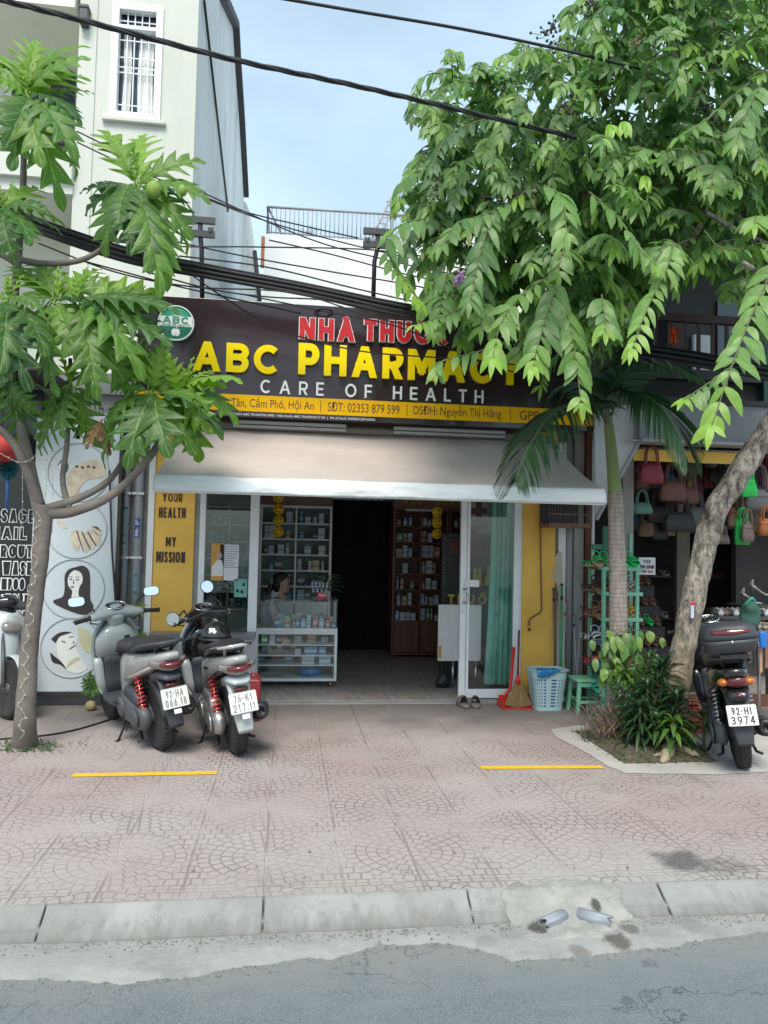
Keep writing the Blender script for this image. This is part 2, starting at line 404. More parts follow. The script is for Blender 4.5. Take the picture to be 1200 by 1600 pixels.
STN = [(965, 1468, .075, .85, (.085, .07, .055)), (985, 1452, .05, .7, (.10, .085, .07)), (838, 1452, .05, .85, (.05, .045, .04)), (930, 1432, .035, .9, (.05, .045, .04)), (862, 1425, .03, .7, (.08, .07, .06)), (905, 1485, .05, .6, (.12, .105, .09)), (760, 1470, .06, .4, (.16, .15, .14)), (1080, 1445, .07, .4, (.16, .15, .14))]  # mud spots, plus dark patches painted in for shaded holes at the pipe ends
M['gutter'] = m_gutter('gutter concrete', (.27, .275, .26), (.36, .36, .335), (.17, .165, .155), 60, STN)
M['mortar'] = m_gutter('rough mortar', (.26, .255, .235), (.40, .395, .365), (.15, .14, .125), 38, STN)
M['soil'] = mat('dry soil', (.105, .085, .058), .95, .35, 14, .9, 60, dirt=.5, dirtcol=(.06, .07, .03))
M['line_yellow'] = mat('yellow road paint', (.78, .44, .03), .7, .08, 9, .3, 60, dirt=.25, dirtcol=(.40, .27, .12))

ZR = -.105
road = MB().box(-60, 60, -40, 3.3, ZR-.2, ZR).build('road', M['asphalt']); tag(road, kind='structure')
# concrete gutter apron with a broken front edge
pts = [(-14, 3.0)]
for px, py in ((0, 1530), (80, 1530), (190, 1538), (300, 1527), (330, 1518), (420, 1507), (510, 1497), (600, 1478), (700, 1474), (760, 1486), (800, 1502), (900, 1497), (1000, 1484), (1100, 1470), (1200, 1456)):
    g = G(px, py, ZR); pts.append((g.x, g.y))
pts.append((14, 3.04))
fine = []
for (a, b_) in zip(pts, pts[1:]):
    n = max(2, int(abs(b_[0]-a[0])/.02)); n = min(n, 120)
    for k in range(n):
        t = k/n; x = lerp(a[0], b_[0], t); fine.append((x, lerp(a[1], b_[1], t) + .035*mnoise.noise(V((x*6, 1, 0))) + .022*mnoise.noise(V((x*21, 4, 0))) + .010*mnoise.noise(V((x*60, 7, 0)))))
gm = MB(); rows = [[], [], [], []]
for (x, y) in fine:
    z = ZR+.012+.004*mnoise.noise(V((x*5, 0, 3)))
    rows[0].append(V((x, y, ZR-.002))); rows[1].append(V((x, y+.008, z))); rows[2].append(V((x, (y+3.22)/2, z+.003))); rows[3].append(V((x, 3.235, z+.004)))
gm.grid(rows); tag(gm.build('gutter', M['gutter']), kind='structure')
gt = MB()
for k in range(1500):
    x = rnd.uniform(-1.6, 2.6); e = min(fine, key=lambda q_: abs(q_[0]-x)) if k % 3 == 0 else None
    y = (e[1]-abs(rnd.gauss(0, .03))) if e else 3.19-abs(rnd.gauss(0, .035)); z = ZR if e else ZR+.015; r = rnd.uniform(.0015, .006)
    gt.ball((x, y, z+r*.3), r, r*rnd.uniform(.6, 1.2), r*.6, 5, 3)
tag(gt.build('grit', mat('grey grit', (.20, .19, .17), .95, .5, 60)), 'loose grit and sand lying along the gutter edge', 'grit', None, 'stuff')
# kerb stones with open joints
kb = MB(); KX0 = -.055; KL = .885
prof = [(3.345, -.16), (3.20, -.16), (3.196, ZR+.018), (3.206, ZR+.030), (3.328, -.003), (3.345, .0005)]
for k in range(-14, 16):
    x0, x1 = KX0+k*KL+.004, KX0+(k+1)*KL-.004
    wob = .006*math.sin(k*2.3)
    kb.loft([[V((x0, y+wob, z)) for y, z in prof], [V((x1, y+wob, z)) for y, z in prof]])
kb.flat = [True]*len(kb.f)
kb.box(-14, 14, 3.235, 3.34, -.2, -.055)
tag(kb.build('kerb', M['kerb'], bevel=.006), kind='structure')
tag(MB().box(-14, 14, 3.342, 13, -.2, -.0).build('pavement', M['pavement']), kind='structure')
# cement patch over the kerb with two broken drain pipes
pm = MB()
c0 = G(900, 1450, ZR+.02)
rows = []
for j in range(19):
    row = []
    for i in range(34):
        u, v = -1+2*i/33, -1+2*j/18
        x = c0.x + u*.27 + .04*mnoise.noise(V((v*4, u*3, 7))); y = lerp(3.04, 3.40, (v+1)/2) + .015*mnoise.noise(V((u*6, v, 2)))
        e = max(0, 1-u*u)**.5*max(0, 1-v*v)**.35
        base = ZR+.014 if y < 3.185 else min(ZR+.036+max(y-3.2, -.01)*.62, 0)
        row.append(V((x, y, base - .010 + e*(.022+.016*mnoise.noise(V((x*14, y*14, 0)))+.012*mnoise.noise(V((x*30, y*30, 5)))+.006*mnoise.noise(V((x*80, y*80, 5)))))))
    rows.append(row)
pm.grid(rows); tag(pm.build('cement_patch', M['mortar']), kind='structure')
# second puddle-like skirt of cement reaching over the gutter
for (nm, px, py, dx, ln) in (('drain_pipe', 856, 1442, -1.5, .075), ('drain_pipe', 940, 1438, 1.3, .085)):
    p = G(px, py, ZR+.030); d = V((dx, -.8, -.05)).normalized(); r_ = d.cross(V((0, 0, 1))).normalized(); uu = r_.cross(d)
    b_ = MB(); rings = []
    for (t, r, jag) in ((-.10, .030, 0), (ln*.4, .029, 0), (ln*.4, .025, 0), (-.10, .026, 0)):
        rings.append([p + d*(t + (0.012*math.sin(k*1.7) if t > 0 else 0)) + r_*(math.cos(2*math.pi*k/20)*r) + uu*(math.sin(2*math.pi*k/20)*r) for k in range(20)])
    b_.loft(rings, cap=False, closed=True)
    o = b_.build(nm, M['pipe_grey'])
    tag(o, 'broken grey drain pipe end in the kerb, ' + ('pointing left of the cement patch' if dx < 0 else 'wet mud lying below its mouth'), 'drain pipe', 'drain pipes poking through the kerb')
# parking lines on the pavement
for (a, b_, lab) in (((113, 1212), (339, 1208), 'long yellow painted line on the pavement in front of two grey scooters'), ((751, 1200), (942, 1199), 'yellow painted line on the pavement ending at the tree pit border')):
    p, q_ = G(*a), G(*b_); m_ = MB(); n = 40; lo = []; hi = []
    for k in range(n+1):
        x = lerp(p.x, q_.x, k/n); y = lerp(p.y, q_.y, k/n)
        lo.append(V((x, y-.036+.006*mnoise.noise(V((x*30, 0, 0))), .004))); hi.append(V((x, y+.036+.006*mnoise.noise(V((x*30, 5, 0))), .004)))
    m_.grid([lo, hi]); tag(m_.build('painted_line', M['line_yellow']), lab, 'road marking', 'yellow lines on the pavement')
# tree pit: pale border, soil
def sheet(name, px, z, m, n=14, jit=.012):
    P = [G(*p) for p in px]; out = []
    for a, b_ in zip(P, P[1:]+P[:1]):
        for k in range(n):
            p = a.lerp(b_, k/n); out.append(V((p.x+jit*mnoise.noise(p*9), p.y+jit*mnoise.noise(p*9+V((3, 3, 3))), z)))
    s = MB(); s.add(out, [tuple(range(len(out)))])
    o = s.build(name, m, smooth=False); return o
tag(sheet('concrete_border', [(860, 1140), (905, 1134), (960, 1137), (1050, 1136), (1210, 1132), (1210, 1206), (1120, 1211), (978, 1209), (950, 1198), (905, 1170), (868, 1152)], .004, M['concrete_pale']), kind='structure')
sp = [G(*p) for p in ((896, 1143), (976, 1194), (1119, 1191), (1063, 1143))]
sm = MB(); rows = []
for j in range(21):
    rows.append([])
    for i in range(21):
        u, v = i/20, j/20
        p = (sp[0].lerp(sp[3], u)).lerp(sp[1].lerp(sp[2], u), v)
        e = min(u, 1-u, v, 1-v)*6; e = min(e, 1)
        rows[-1].append(V((p.x, p.y, .008 + e*(.035+.025*mnoise.noise(p*5)+.012*mnoise.noise(p*18)))))
sm.grid(rows); tag(sm.build('pit_soil', M['soil']), kind='structure')
SOIL = [p.copy() for r in rows for p in r]

# ================================================================ LEFT HOUSE
LBY = 9.3
hx1 = at(303, 200, LBY).x; hx0 = at(123, 120, LBY).x
house = thing('town_house', 'tall cream house with a barred narrow window and a long stained side wall', 'house', (hx0, LBY, 0))
wm = MB()
# front with the window hole
wx0, wx1, wz0, wz1 = rect(180, 14, 247, 183, LBY)
TOPZ = 9.6
wm.box(hx0, wx0, LBY, LBY+.2, 0, TOPZ).box(wx1, hx1, LBY, LBY+.2, 0, TOPZ).box(wx0, wx1, LBY, LBY+.2, 0, wz0).box(wx0, wx1, LBY, LBY+.2, wz1, TOPZ)
px1 = at(283, 100, LBY).x
wm.box(px1, hx1+.012, LBY-.025, LBY, 0, TOPZ)
wm.box(hx0-.01, at(150, 100, LBY).x, LBY-.02, LBY, 0, TOPZ)
wm.build('front_wall', M['cream'], house)
rc = MB()
rc.box(-8, hx0, LBY+1.3, LBY+1.5, 0, TOPZ)
rc.box(hx0-.05, hx0-.002, LBY+.2, LBY+1.3, 0, TOPZ)
z1 = at(60, 14, LBY).z; z2 = at(60, 238, LBY).z
rc.box(-8, hx0-.05, LBY-.1, LBY+1.3, z1, z1+.5)
rc.build('balcony_recess', M['cream_dark'], house)
pp = MB(); zb0 = at(60, 283, LBY).z
pp.box(-8, hx0-.002, LBY-.12, LBY, zb0, z2).box(-8, hx0-.002, LBY-.05, LBY+1.3, zb0-.15, zb0)
pp.build('balcony_parapet', M['cream'], house)
MB().tube([(-8, LBY-.05, z2+.1), (hx0-.02, LBY-.05, z2+.1)], .025, 8).build('balcony_rail', M['dark_trim'], house)
# recess window and door
bx0, bx1, bz0, bz1 = rect(10, 54, 120, 220, LBY+1.27)
wf = MB(); wf.box(bx0, bx1, LBY+1.24, LBY+1.298, bz1-.06, bz1).box(bx0, bx0+.08, LBY+1.24, LBY+1.298, bz0-1, bz1-.06).box(bx1-.4, bx1-.34, LBY+1.24, LBY+1.298, bz0-1, bz1-.06)
fr_ = wf.build('window', M['white_al'], house)
MB().box(bx0+.08, bx1-.02, LBY+1.26, LBY+1.29, bz0-1, bz1-.06).build('pane', M['glass_dark'], fr_)
# narrow barred window
fm = MB(); t_ = .045
def frame(mb, x0, x1, z0, z1, y0, y1, t, tt=None):
    tt = tt or t
    mb.box(x0, x0+t, y0, y1, z0, z1).box(x1-t, x1, y0, y1, z0, z1).box(x0+t, x1-t, y0, y1, z0, z0+tt).box(x0+t, x1-t, y0, y1, z1-tt, z1)
frame(fm, wx0-.05, wx1+.05, wz0-.04, wz1+.05, LBY-.03, LBY+.08, .085)
zt = lerp(wz0, wz1, .80)
fm.box(wx0+.03, wx1-.03, LBY-.02, LBY+.07, zt, zt+.05)
win = fm.build('window', M['white_al'], house, bevel=.006)
MB().box(wx0+.03, wx1-.03, LBY+.11, LBY+.12, wz0, wz1).build('pane', M['glass_dark'], win)
cm = MB()
for (xa, xb, s) in ((wx0+.07, lerp(wx0, wx1, .33), 1), (lerp(wx0, wx1, .52), wx1-.06, -1)):
    rows = []
    for j in range(12):
        z = lerp(wz0+.05, zt, j/11); row = []
        for i in range(17):
            u = i/16; sh = .05*s*(1-abs(2*j/11-1))
            row.append(V((lerp(xa, xb, u)+sh*.3, LBY+.095+.012*math.sin(u*22+j*.1), z)))
        rows.append(row)
    cm.grid(rows)
cm.build('curtain', M['paper'], win)
gr = MB()
for k in range(1, 5):
    x = lerp(wx0+.04, wx1-.04, k/5); gr.box(x-.006, x+.006, LBY+.03, LBY+.042, wz0+.03, wz1-.02)
for u in (.12, .42, .47, .56, .72, .90): 
    z = lerp(wz0, wz1, u); gr.box(wx0+.03, wx1-.03, LBY+.043, LBY+.055, z-.006, z+.006)
gr.build('window_bars', M['white_al'], win)
MB().box(wx0-.12, wx1+.12, LBY-.06, LBY, wz0-.09, wz0-.04).build('sill', M['cream'], win, bevel=.008)
lx0, lx1, lz0, lz1 = rect(127, 16, 140, 43, LBY-.05)
lm = MB().box(lx0, lx1, LBY-.14, LBY-.03, lz0, lz1).box(lx0-.008, lx1+.008, LBY-.15, LBY-.02, lz1-.03, lz1+.012)
wl = lm.build('wall_lamp', M['dark_plastic'], house, bevel=.008)
# side wall: gable seen along its length
def m_streaks():
    m, t, b = newmat('stained render side wall'); q = NT(t); P = q.pos()
    f = q.rng(q.noise(q.map(P, (1, .8, .10)), 1.3, 8, .72), .45, .75)
    c = q.mix(q.rng(q.noise(P, .8, 4), .3, .7), (.60, .62, .60), (.70, .72, .70))
    c = q.mix(q.m('MULTIPLY', f, .5), c, (.28, .29, .28))
    f2 = q.rng(q.noise(q.map(P, (1, .5, .25)), 3.3, 8, .75), .58, .72)
    c = q.mix(q.m('MULTIPLY', f2, .6), c, (.16, .165, .16))
    q.put(b.inputs['Base Color'], c); b.inputs['Roughness'].default_value = .9
    q.put(b.inputs['Normal'], q.bump(q.noise(P, 30, 5), .25, .01)); return m
M['streaks'] = m_streaks()
def sidepts(l): return [onx(x, y, hx1) for x, y in l]
S = sidepts([(343, -2), (364, 42), (367, 95), (374, 190), (381, 308)])
ys = [(LBY+.2, 9.6)] + [(p.y, p.z) for p in S]
yend = S[-1].y
sw = MB(); poly = [(LBY+.2, 0)] + ys + [(yend, 0)]
sw.prism(poly, Matrix(((0, -1, 0, hx1), (1, 0, 0, 0), (0, 0, 1, 0), (0, 0, 0, 1))), .25)
sw.build('side_wall', M['streaks'], house)
tr = MB()
for (a, b_) in zip(ys[1:], ys[2:]):
    L = math.hypot(b_[0]-a[0], b_[1]-a[1]); n = max(2, int(L/.35))
    for k in range(n):
        p = V((hx1+.01, lerp(a[0], b_[0], k/n), lerp(a[1], b_[1], k/n)+.05)); q_ = V((hx1+.01, lerp(a[0], b_[0], (k+.96)/n), lerp(a[1], b_[1], (k+.96)/n)+.03))
        tr.bar(p, q_, .22, .12)
tr.build('roof_edge', M['dark_trim'], house)
MB().box(-8, hx1-.3, LBY+.2, yend, 9.0, 9.3).build('roof', M['cream_dark'], house)
an = thing('rear_extension', 'low stained white extension behind the tall cream house', 'house', (hx1, yend, 0))
pl = [at(x, y, yend+.1) for x, y in ((372, 309), (384, 316), (391, 332), (398, 385), (409, 470), (410, 520), (372, 520))]
MB().prism([(p.x, p.z) for p in pl], Matrix.Translation((0, yend+.1, 0)), 3.0).build('wall', M['streaks'], an)
MB().tube([at(398, 392, yend), at(406, 470, yend)], .05).build('downpipe', M['dark_trim'], an)
dr = MB().tube([at(309, 0, LBY+.3)+V((.08, 0, 0)), at(352, 330, 14)+V((.05, 0, 0))], .018)
dr.build('wall_cable', M['dark_trim'], an)

# ================================================================ REAR WHITE HOUSE
RY = 13.0
a0 = at(414, 366, RY); a1 = at(612, 378, RY); a2 = at(690, 382, RY)
rear = thing('rear_house', 'white rear house with a railed roof terrace behind the pharmacy sign', 'house', (a0.x, RY, 0))
rm = MB().box(a0.x, a1.x, RY, RY+5, 2.6, (a0.z+a1.z)/2)
rm.box(a1.x, a2.x+.1, RY-.12, RY+5, 2.6, a2.z)
rm.build('wall', M['white_wall'], rear)
bc = MB().box(a1.x+.15, a2.x+.12, RY-.2, RY+.1, a2.z, a2.z+.08)
M['brick'] = mat('orange brick', (.42, .16, .08), .85, .2, 14, .2)
bc.box(a0.x-.06, a0.x-.002, RY-.03, RY+.12, a0.z-.55, a0.z-.05)
bc.build('brick_coping', M['brick'], rear)
rl = MB(); zt0 = at(416, 321, RY).z; zt1 = at(640, 335, RY).z; xr = at(640, 335, RY).x
zbm = (a0.z+a1.z)/2
rl.tube([(a0.x+.03, RY+.05, zt0), (xr, RY+.05, zt1)], .022, 6)
rl.tube([(a0.x+.03, RY+.05, zbm+.05), (a1.x+.3, RY+.05, zbm+.05)], .014, 6)
for k in range(33):
    x = lerp(a0.x+.03, xr, k/32); rl.tube([(x, RY+.05, zbm), (x, RY+.05, lerp(zt0, zt1, k/32))], .009, 5)
rl.tube([(a0.x+.03, RY+.05, zt0), (a0.x+.03, RY+4, zt0)], .018, 6).tube([(a0.x+.03, RY+.05, zt0), (a0.x+.8, RY+2.5, zbm)], .02, 6)
for k in range(14):
    y = RY+.05+k*.3; rl.tube([(a0.x+.03, y, zbm), (a0.x+.03, y, zt0)], .009, 5)
rl.build('terrace_railing', M['grey_metal'], rear)
fm = MB()
zt = at(618, 300, RY).z; x0 = at(618, 300, RY).x; x1 = at(672, 308, RY).x
fm.tube([(x0, RY+.4, zbm), (x0, RY+.4, zt+.05)], .035, 6).tube([(x1, RY+.4, zbm), (x1, RY+.4, zt)], .035, 6)
for dz in (0, -.25, -.9): fm.tube([(x0-.1, RY+.4, zt+dz), (x1+.8, RY+.4, zt+dz-.03)], .022, 6)
fm.tube([(x0-.45, RY+.3, zbm), (x0-.03, RY+.3, zt+.05)], .02, 6).tube([(x0-.3, RY+.3, zbm), (x0+.02, RY+.3, zt-.1)], .02, 6)
for k in range(1, 8): 
    t = k/8; fm.tube([(x0-.45+.42*t, RY+.3, lerp(zbm, zt, t)), (x0-.3+.32*t, RY+.3, lerp(zbm, zt, t))], .012, 5)
fm.tube([(x0, RY+.4, zt), (x1, RY+.4, zt-.25)], .015, 5).tube([(x1, RY+.4, zt), (x1+.8, RY+.4, zt-.28)], .015, 5)
fm.build('metal_frame', M['grey_metal'], rear)
fn = thing('fan_grille', 'round wire fan grille leaning on the rear roof terrace railing', 'fan', at(482, 364, RY+.3))
c = at(482, 364, RY+.25); g_ = MB()
for r in (.14, .09, .05): g_.tube([c+V((r*math.cos(k*.26), 0, r*math.sin(k*.26))) for k in range(24)], .006, 5, closed=True)
for k in range(12): g_.tube([c, c+V((.14*math.cos(k*.524), 0, .14*math.sin(k*.524)))], .004, 4)
g_.build('wire_cage', M['steel'], fn)
# beige house behind the big tree
bh = thing('beige_house', 'plain beige house wall partly hidden behind the large leafy tree', 'house', (at(690, 400, 11.5).x, 11.5, 0))
b0 = at(688, 340, 11.5)
MB().box(b0.x, b0.x+6, 11.5, 16, 0, b0.z+.1).build('wall', M['cream_dark'], bh)
MB().tube([at(690, 395, 11.4), at(683, 470, 11.4), at(683, 520, 11.4)], .04).build('downpipe', M['wood_brown'], bh)
# ================================================================ LETTERING
def arc(cx, cy, rx, ry, a0, a1, n=14):
    return [(cx+rx*math.cos(rad(lerp(a0, a1, k/n))), cy+ry*math.sin(rad(lerp(a0, a1, k/n)))) for k in range(n+1)]
_S = [(p.x, p.y) for p in spline([(.95, .78, 0), (.76, .96, 0), (.5, 1, 0), (.16, .94, 0), (.03, .75, 0), (.18, .58, 0), (.5, .5, 0), (.82, .43, 0), (.97, .25, 0), (.84, .06, 0), (.5, 0, 0), (.24, .04, 0), (.04, .22, 0)], 3)]
_bowl = lambda y0, y1, x: [(0, y1), (x, y1)] + arc(x, (y0+y1)/2, 1-x, (y1-y0)/2, 80, -80, 8) + [(x, y0), (0, y0)]
GL = {
 'A': (.95, [[(0, 0), (.5, 1)], [(1, 0), (.5, 1)], [(.2, .3), (.8, .3)]]),
 'B': (.76, [[(0, 0), (0, 1)], _bowl(.53, 1, .6), _bowl(0, .53, .62)]),
 'C': (.90, [arc(.54, .5, .54, .5, 46, 314, 22)]),
 'D': (.82, [[(0, 0), (0, 1)], _bowl(0, 1, .42)]),
 'E': (.66, [[(0, 0), (0, 1)], [(0, 1), (1, 1)], [(0, .5), (.9, .5)], [(0, 0), (1, 0)]]),
 'F': (.64, [[(0, 0), (0, 1)], [(0, 1), (1, 1)], [(0, .48), (.9, .48)]]),
 'G': (.92, [arc(.52, .5, .52, .5, 46, 330, 22), [(.97, .25), (.97, .46)], [(.6, .46), (.97, .46)]]),
 'H': (.80, [[(0, 0), (0, 1)], [(1, 0), (1, 1)], [(0, .5), (1, .5)]]),
 'I': (.24, [[(.5, 0), (.5, 1)]]),
 'K': (.78, [[(0, 0), (0, 1)], [(0, .4), (1, 1)], [(.35, .6), (1, 0)]]),
 'L': (.62, [[(0, 0), (0, 1)], [(0, 0), (1, 0)]]),
 'M': (1.0, [[(0, 0), (0, 1)], [(1, 0), (1, 1)], [(0, 1), (.5, .25)], [(1, 1), (.5, .25)]]),
 'N': (.82, [[(0, 0), (0, 1)], [(1, 0), (1, 1)], [(0, 1), (1, 0)]]),
 'O': (.98, [arc(.5, .5, .5, .5, 0, 360, 30)]),
 'P': (.74, [[(0, 0), (0, 1)], _bowl(.40, 1, .6)]),
 'R': (.76, [[(0, 0), (0, 1)], _bowl(.42, 1, .6), [(.5, .42), (1, 0)]]),
 'S': (.72, [_S]),
 'T': (.72, [[(.5, 0), (.5, 1)], [(0, 1), (1, 1)]]),
 'U': (.80, [[(0, 1), (0, .36)] + arc(.5, .36, .5, .36, 180, 360, 14) + [(1, .36), (1, 1)]]),
 'V': (.9, [[(0, 1), (.5, 0)], [(1, 1), (.5, 0)]]),
 'W': (1.25, [[(0, 1), (.26, 0)], [(.5, 1), (.26, 0)], [(.5, 1), (.74, 0)], [(1, 1), (.74, 0)]]),
 'X': (.84, [[(0, 0), (1, 1)], [(0, 1), (1, 0)]]),
 'Y': (.88, [[(0, 1), (.5, .42)], [(1, 1), (.5, .42)], [(.5, .5), (.5, 0)]]),
 '0': (.62, [arc(.5, .5, .5, .5, 0, 360, 24)]),
 '1': (.34, [[(.7, 0), (.7, 1)], [(.7, 1), (.05, .74)]]),
 '2': (.62, [[(.03, .72)] + arc(.5, .7, .47, .3, 160, -10, 10) + [(.9, .5), (.02, 0)], [(.02, 0), (1, 0)]]),
 '3': (.62, [arc(.48, .74, .45, .26, 150, -90, 10), arc(.48, .26, .5, .26, 90, -150, 10)]),
 '4': (.66, [[(.72, 0), (.72, 1)], [(.72, 1), (0, .28)], [(0, .28), (1, .28)]]),
 '5': (.62, [[(.9, 1), (.15, 1), (.08, .55)], [(.08, .55)] + arc(.46, .31, .5, .31, 105, -150, 12)]),
 '6': (.62, [arc(.5, .3, .5, .3, 0, 360, 18), [(.02, .34), (.2, .75), (.7, 1)]]),
 '7': (.60, [[(0, 1), (1, 1)], [(.95, 1), (.35, 0)]]),
 '8': (.62, [arc(.5, .75, .42, .25, 0, 360, 16), arc(.5, .26, .5, .26, 0, 360, 16)]),
 '9': (.62, [arc(.5, .7, .5, .3, 0, 360, 18), [(.98, .66), (.8, .25), (.3, 0)]]),
 '-': (.40, [[(0, .5), (1, .5)]]), '.': (.16, [[(.5, 0), (.5, .02)]]), '&': (.85, [[(1, 0), (.2, .75)] + arc(.42, .8, .22, .2, 190, -20, 8) + [(.1, .3)] + arc(.4, .24, .36, .24, 170, 350, 8) + [(.95, .5)]]),
 ' ': (.42, []),
}
ACC = {'À': ('A', [[(.3, 1.36), (.58, 1.16)]]), 'Ố': ('O', [[(.2, 1.14), (.5, 1.34), (.8, 1.14)], [(.82, 1.34), (1.05, 1.54)]])}
def stroke_text(mb, s, M, w, h, t=.2, gap=.16, d=.01, grow=0.0, miter=1.6):
    """bold sans lettering: local x right, z up, front face at y=0, depth d; fills width w and height h"""
    tot = sum(GL[ACC.get(ch, (ch,))[0]][0] for ch in s) + gap*(len(s)-1)
    k = w/(tot*h); x = 0; T = t*h; lay = 0
    for ch in s:
        base = ACC.get(ch, (ch, []))[0]; gw, pls = GL[base]; ex = ACC[ch][1] if ch in ACC else []
        W_ = gw*h*k
        for pl in list(pls)+list(ex):
            acc = pl in ex
            dg = len(pl) == 2 and abs(pl[0][0]-pl[1][0]) > .05 and abs(pl[0][1]-pl[1][1]) > .3 and not acc
            P = [(x + T*(.58 if dg else .5) + px*(W_-T*(1.16 if dg else 1)), pz*h if dg and pz in (0, 1) else T/2 + pz*(h-T)) for px, pz in pl]
            closed = math.hypot(P[0][0]-P[-1][0], P[0][1]-P[-1][1]) < 1e-6 and len(P) > 3
            if closed: P = P[:-1]
            n = len(P); L = []; R_ = []
            hw = (T*(.8 if acc else 1))/2 + grow
            for i in range(n):
                a = P[(i-1) % n] if (closed or i) else P[i]; b = P[i]; c = P[(i+1) % n] if (closed or i < n-1) else P[i]
                def nrm(p, q):
                    dx, dy = q[0]-p[0], q[1]-p[1]; l = math.hypot(dx, dy) or 1; return (-dy/l, dx/l)
                n1 = nrm(a, b) if a != b else nrm(b, c); n2 = nrm(b, c) if b != c else n1
                mx_, my_ = n1[0]+n2[0], n1[1]+n2[1]; ml = math.hypot(mx_, my_) or 1; mx_ /= ml; my_ /= ml
                cs = max(mx_*n1[0]+my_*n1[1], 1/miter); off = hw/cs
                L.append([b[0]+mx_*off, b[1]+my_*off]); R_.append([b[0]-mx_*off, b[1]-my_*off])
            if not closed and not acc:
                for e, j in ((0, 1), (n-1, n-2)):
                    if len(pl) > 8 and e == 0 and ch in 'CGS': continue
                    if len(pl) > 8 and ch in 'CS': continue
                    dx, dy = P[e][0]-P[j][0], P[e][1]-P[j][1]; l = math.hypot(dx, dy) or 1; dx /= l; dy /= l
                    uy = pl[e][1]
                    for lst in (L, R_):
                        q = lst[e]
                        if abs(dy) > .35 and uy in (0, 1):
                            tgt = -grow if uy == 0 else h+grow
                            s_ = (tgt-q[1])/dy; q[0] += dx*s_; q[1] += dy*s_
                        else:
                            q[0] += dx*hw*.98; q[1] += dy*hw*.98
            lay += 1; o = (lay % 7)*.0004
            vs = []
            for y in (o, d):
                for q in L: vs.append(M @ V((q[0], y, q[1])))
                for q in R_: vs.append(M @ V((q[0], y, q[1])))
            fs = []
            for i in range(n if closed else n-1):
                j = (i+1) % n
                fs.append((i, j, n+j, n+i)); fs.append((2*n+i, 3*n+i, 3*n+j, 2*n+j))
                fs.append((i, 2*n+i, 2*n+j, j)); fs.append((n+i, n+j, 3*n+j, 3*n+i))
            if not closed:
                fs.append((0, n, 3*n, 2*n)); fs.append((n-1, 3*n-1, 4*n-1, 2*n-1))
            mb.add(vs, fs, flat=True)
        x += W_ + gap*h*k
    return mb
def px_text(mb, s, x0, y0, x1, y1, Y, **kw):
    X0, X1, Z0, Z1 = rect(x0, y0, x1, y1, Y)
    return stroke_text(mb, s, Matrix.Translation((X0, Y, Z0)), X1-X0, Z1-Z0, **kw)
def font_text(name, s, x0, y0, x1, y1, Y, m, parent, ex=.002, off=0.0, world=None):
    X0, X1, Z0, Z1 = world or rect(x0, y0, x1, y1, Y)
    cu = bpy.data.curves.new('t', 'FONT'); cu.body = s; cu.size = 1; cu.offset = off; cu.extrude = 0; cu.resolution_u = 4
    o = bpy.data.objects.new('t', cu); COL.objects.link(o)
    bpy.context.view_layer.update()
    me = bpy.data.meshes.new_from_object(o.evaluated_get(bpy.context.evaluated_depsgraph_get()))
    bpy.data.objects.remove(o); bpy.data.curves.remove(cu)
    me.name = name
    xs = [v.co.x for v in me.vertices]; ys_ = [v.co.y for v in me.vertices]
    a, b_, c, d = min(xs), max(xs), min(ys_), max(ys_)
    p = WL.get(parent.name, V((0, 0, 0)))
    for v in me.vertices:
        v.co = V((lerp(X0, X1, (v.co.x-a)/(b_-a)), Y, lerp(Z0, Z1, (v.co.y-c)/(d-c)))) - p
    me.materials.clear(); me.materials.append(m)
    ob = bpy.data.objects.new(name, me); COL.objects.link(ob); ob.parent = parent; WL[ob.name] = p
    return ob
def disc(mb, c, r, y0, y1, n=40): 
    return mb.lathe([(r, 0), (r, y1-y0)], Matrix.Translation((c.x, y0, c.z)) @ Matrix.Rotation(rad(-90), 4, 'X'), n)

# ================================================================ PHARMACY BUILDING
YF = 7.35
PX0, PX1 = -1.26, 2.73
BACK = 10.75
shop = thing('pharmacy_building', 'yellow fronted pharmacy with open doorway and dark interior under a beige awning', 'shop', (PX0, YF, 0))
lp0, lp1 = at(238, 900, YF).x, at(301, 900, YF).x
zg = at(300, 990, YF).z
pl = MB().box(lp0, lp1, YF, YF+.3, zg, 3.3)
left_p = pl.build('front_pillar', M['yellow'], shop)
rp0, rp1 = at(815, 950, YF).x, at(871, 950, YF).x
pr = MB().box(rp0, rp1-.03, YF, YF+.3, 0, 3.3)
right_p = pr.build('front_pillar', M['yellow'], shop)
# flaked plaster at the edge of the right pillar
ch = [(874, 905), (862, 862), (855, 872), (862, 893), (858, 906), (866, 916), (868, 935), (873, 950), (875, 1050), (876, 1085), (872, 1086), (871, 1000), (868, 955)]
fl = [at(x, y, YF) for x, y in ((874, 862), (869, 866), (866, 874), (868, 884), (864, 894), (863, 903), (868, 910), (870, 918), (873, 928), (874.5, 1085), (878, 1085), (878, 862))]
MB().prism([(p.x, p.z) for p in fl], Matrix.Translation((0, YF-.004, 0)), .30).build('bare_plaster', M['plaster_bare'], right_p)
for (s, a) in (('YOUR', (254, 771, 285, 784)), ('HEALTH', (248, 793, 290, 809)), ('MY', (259, 839, 275, 854)), ('MISSION', (244, 862, 289, 879)), ('CARE', (252, 736, 287, 752))):
    px_text(MB(), s, *a, YF-.008, t=.145, gap=.22, d=.008).build('word', M['letter_brown'], left_p)
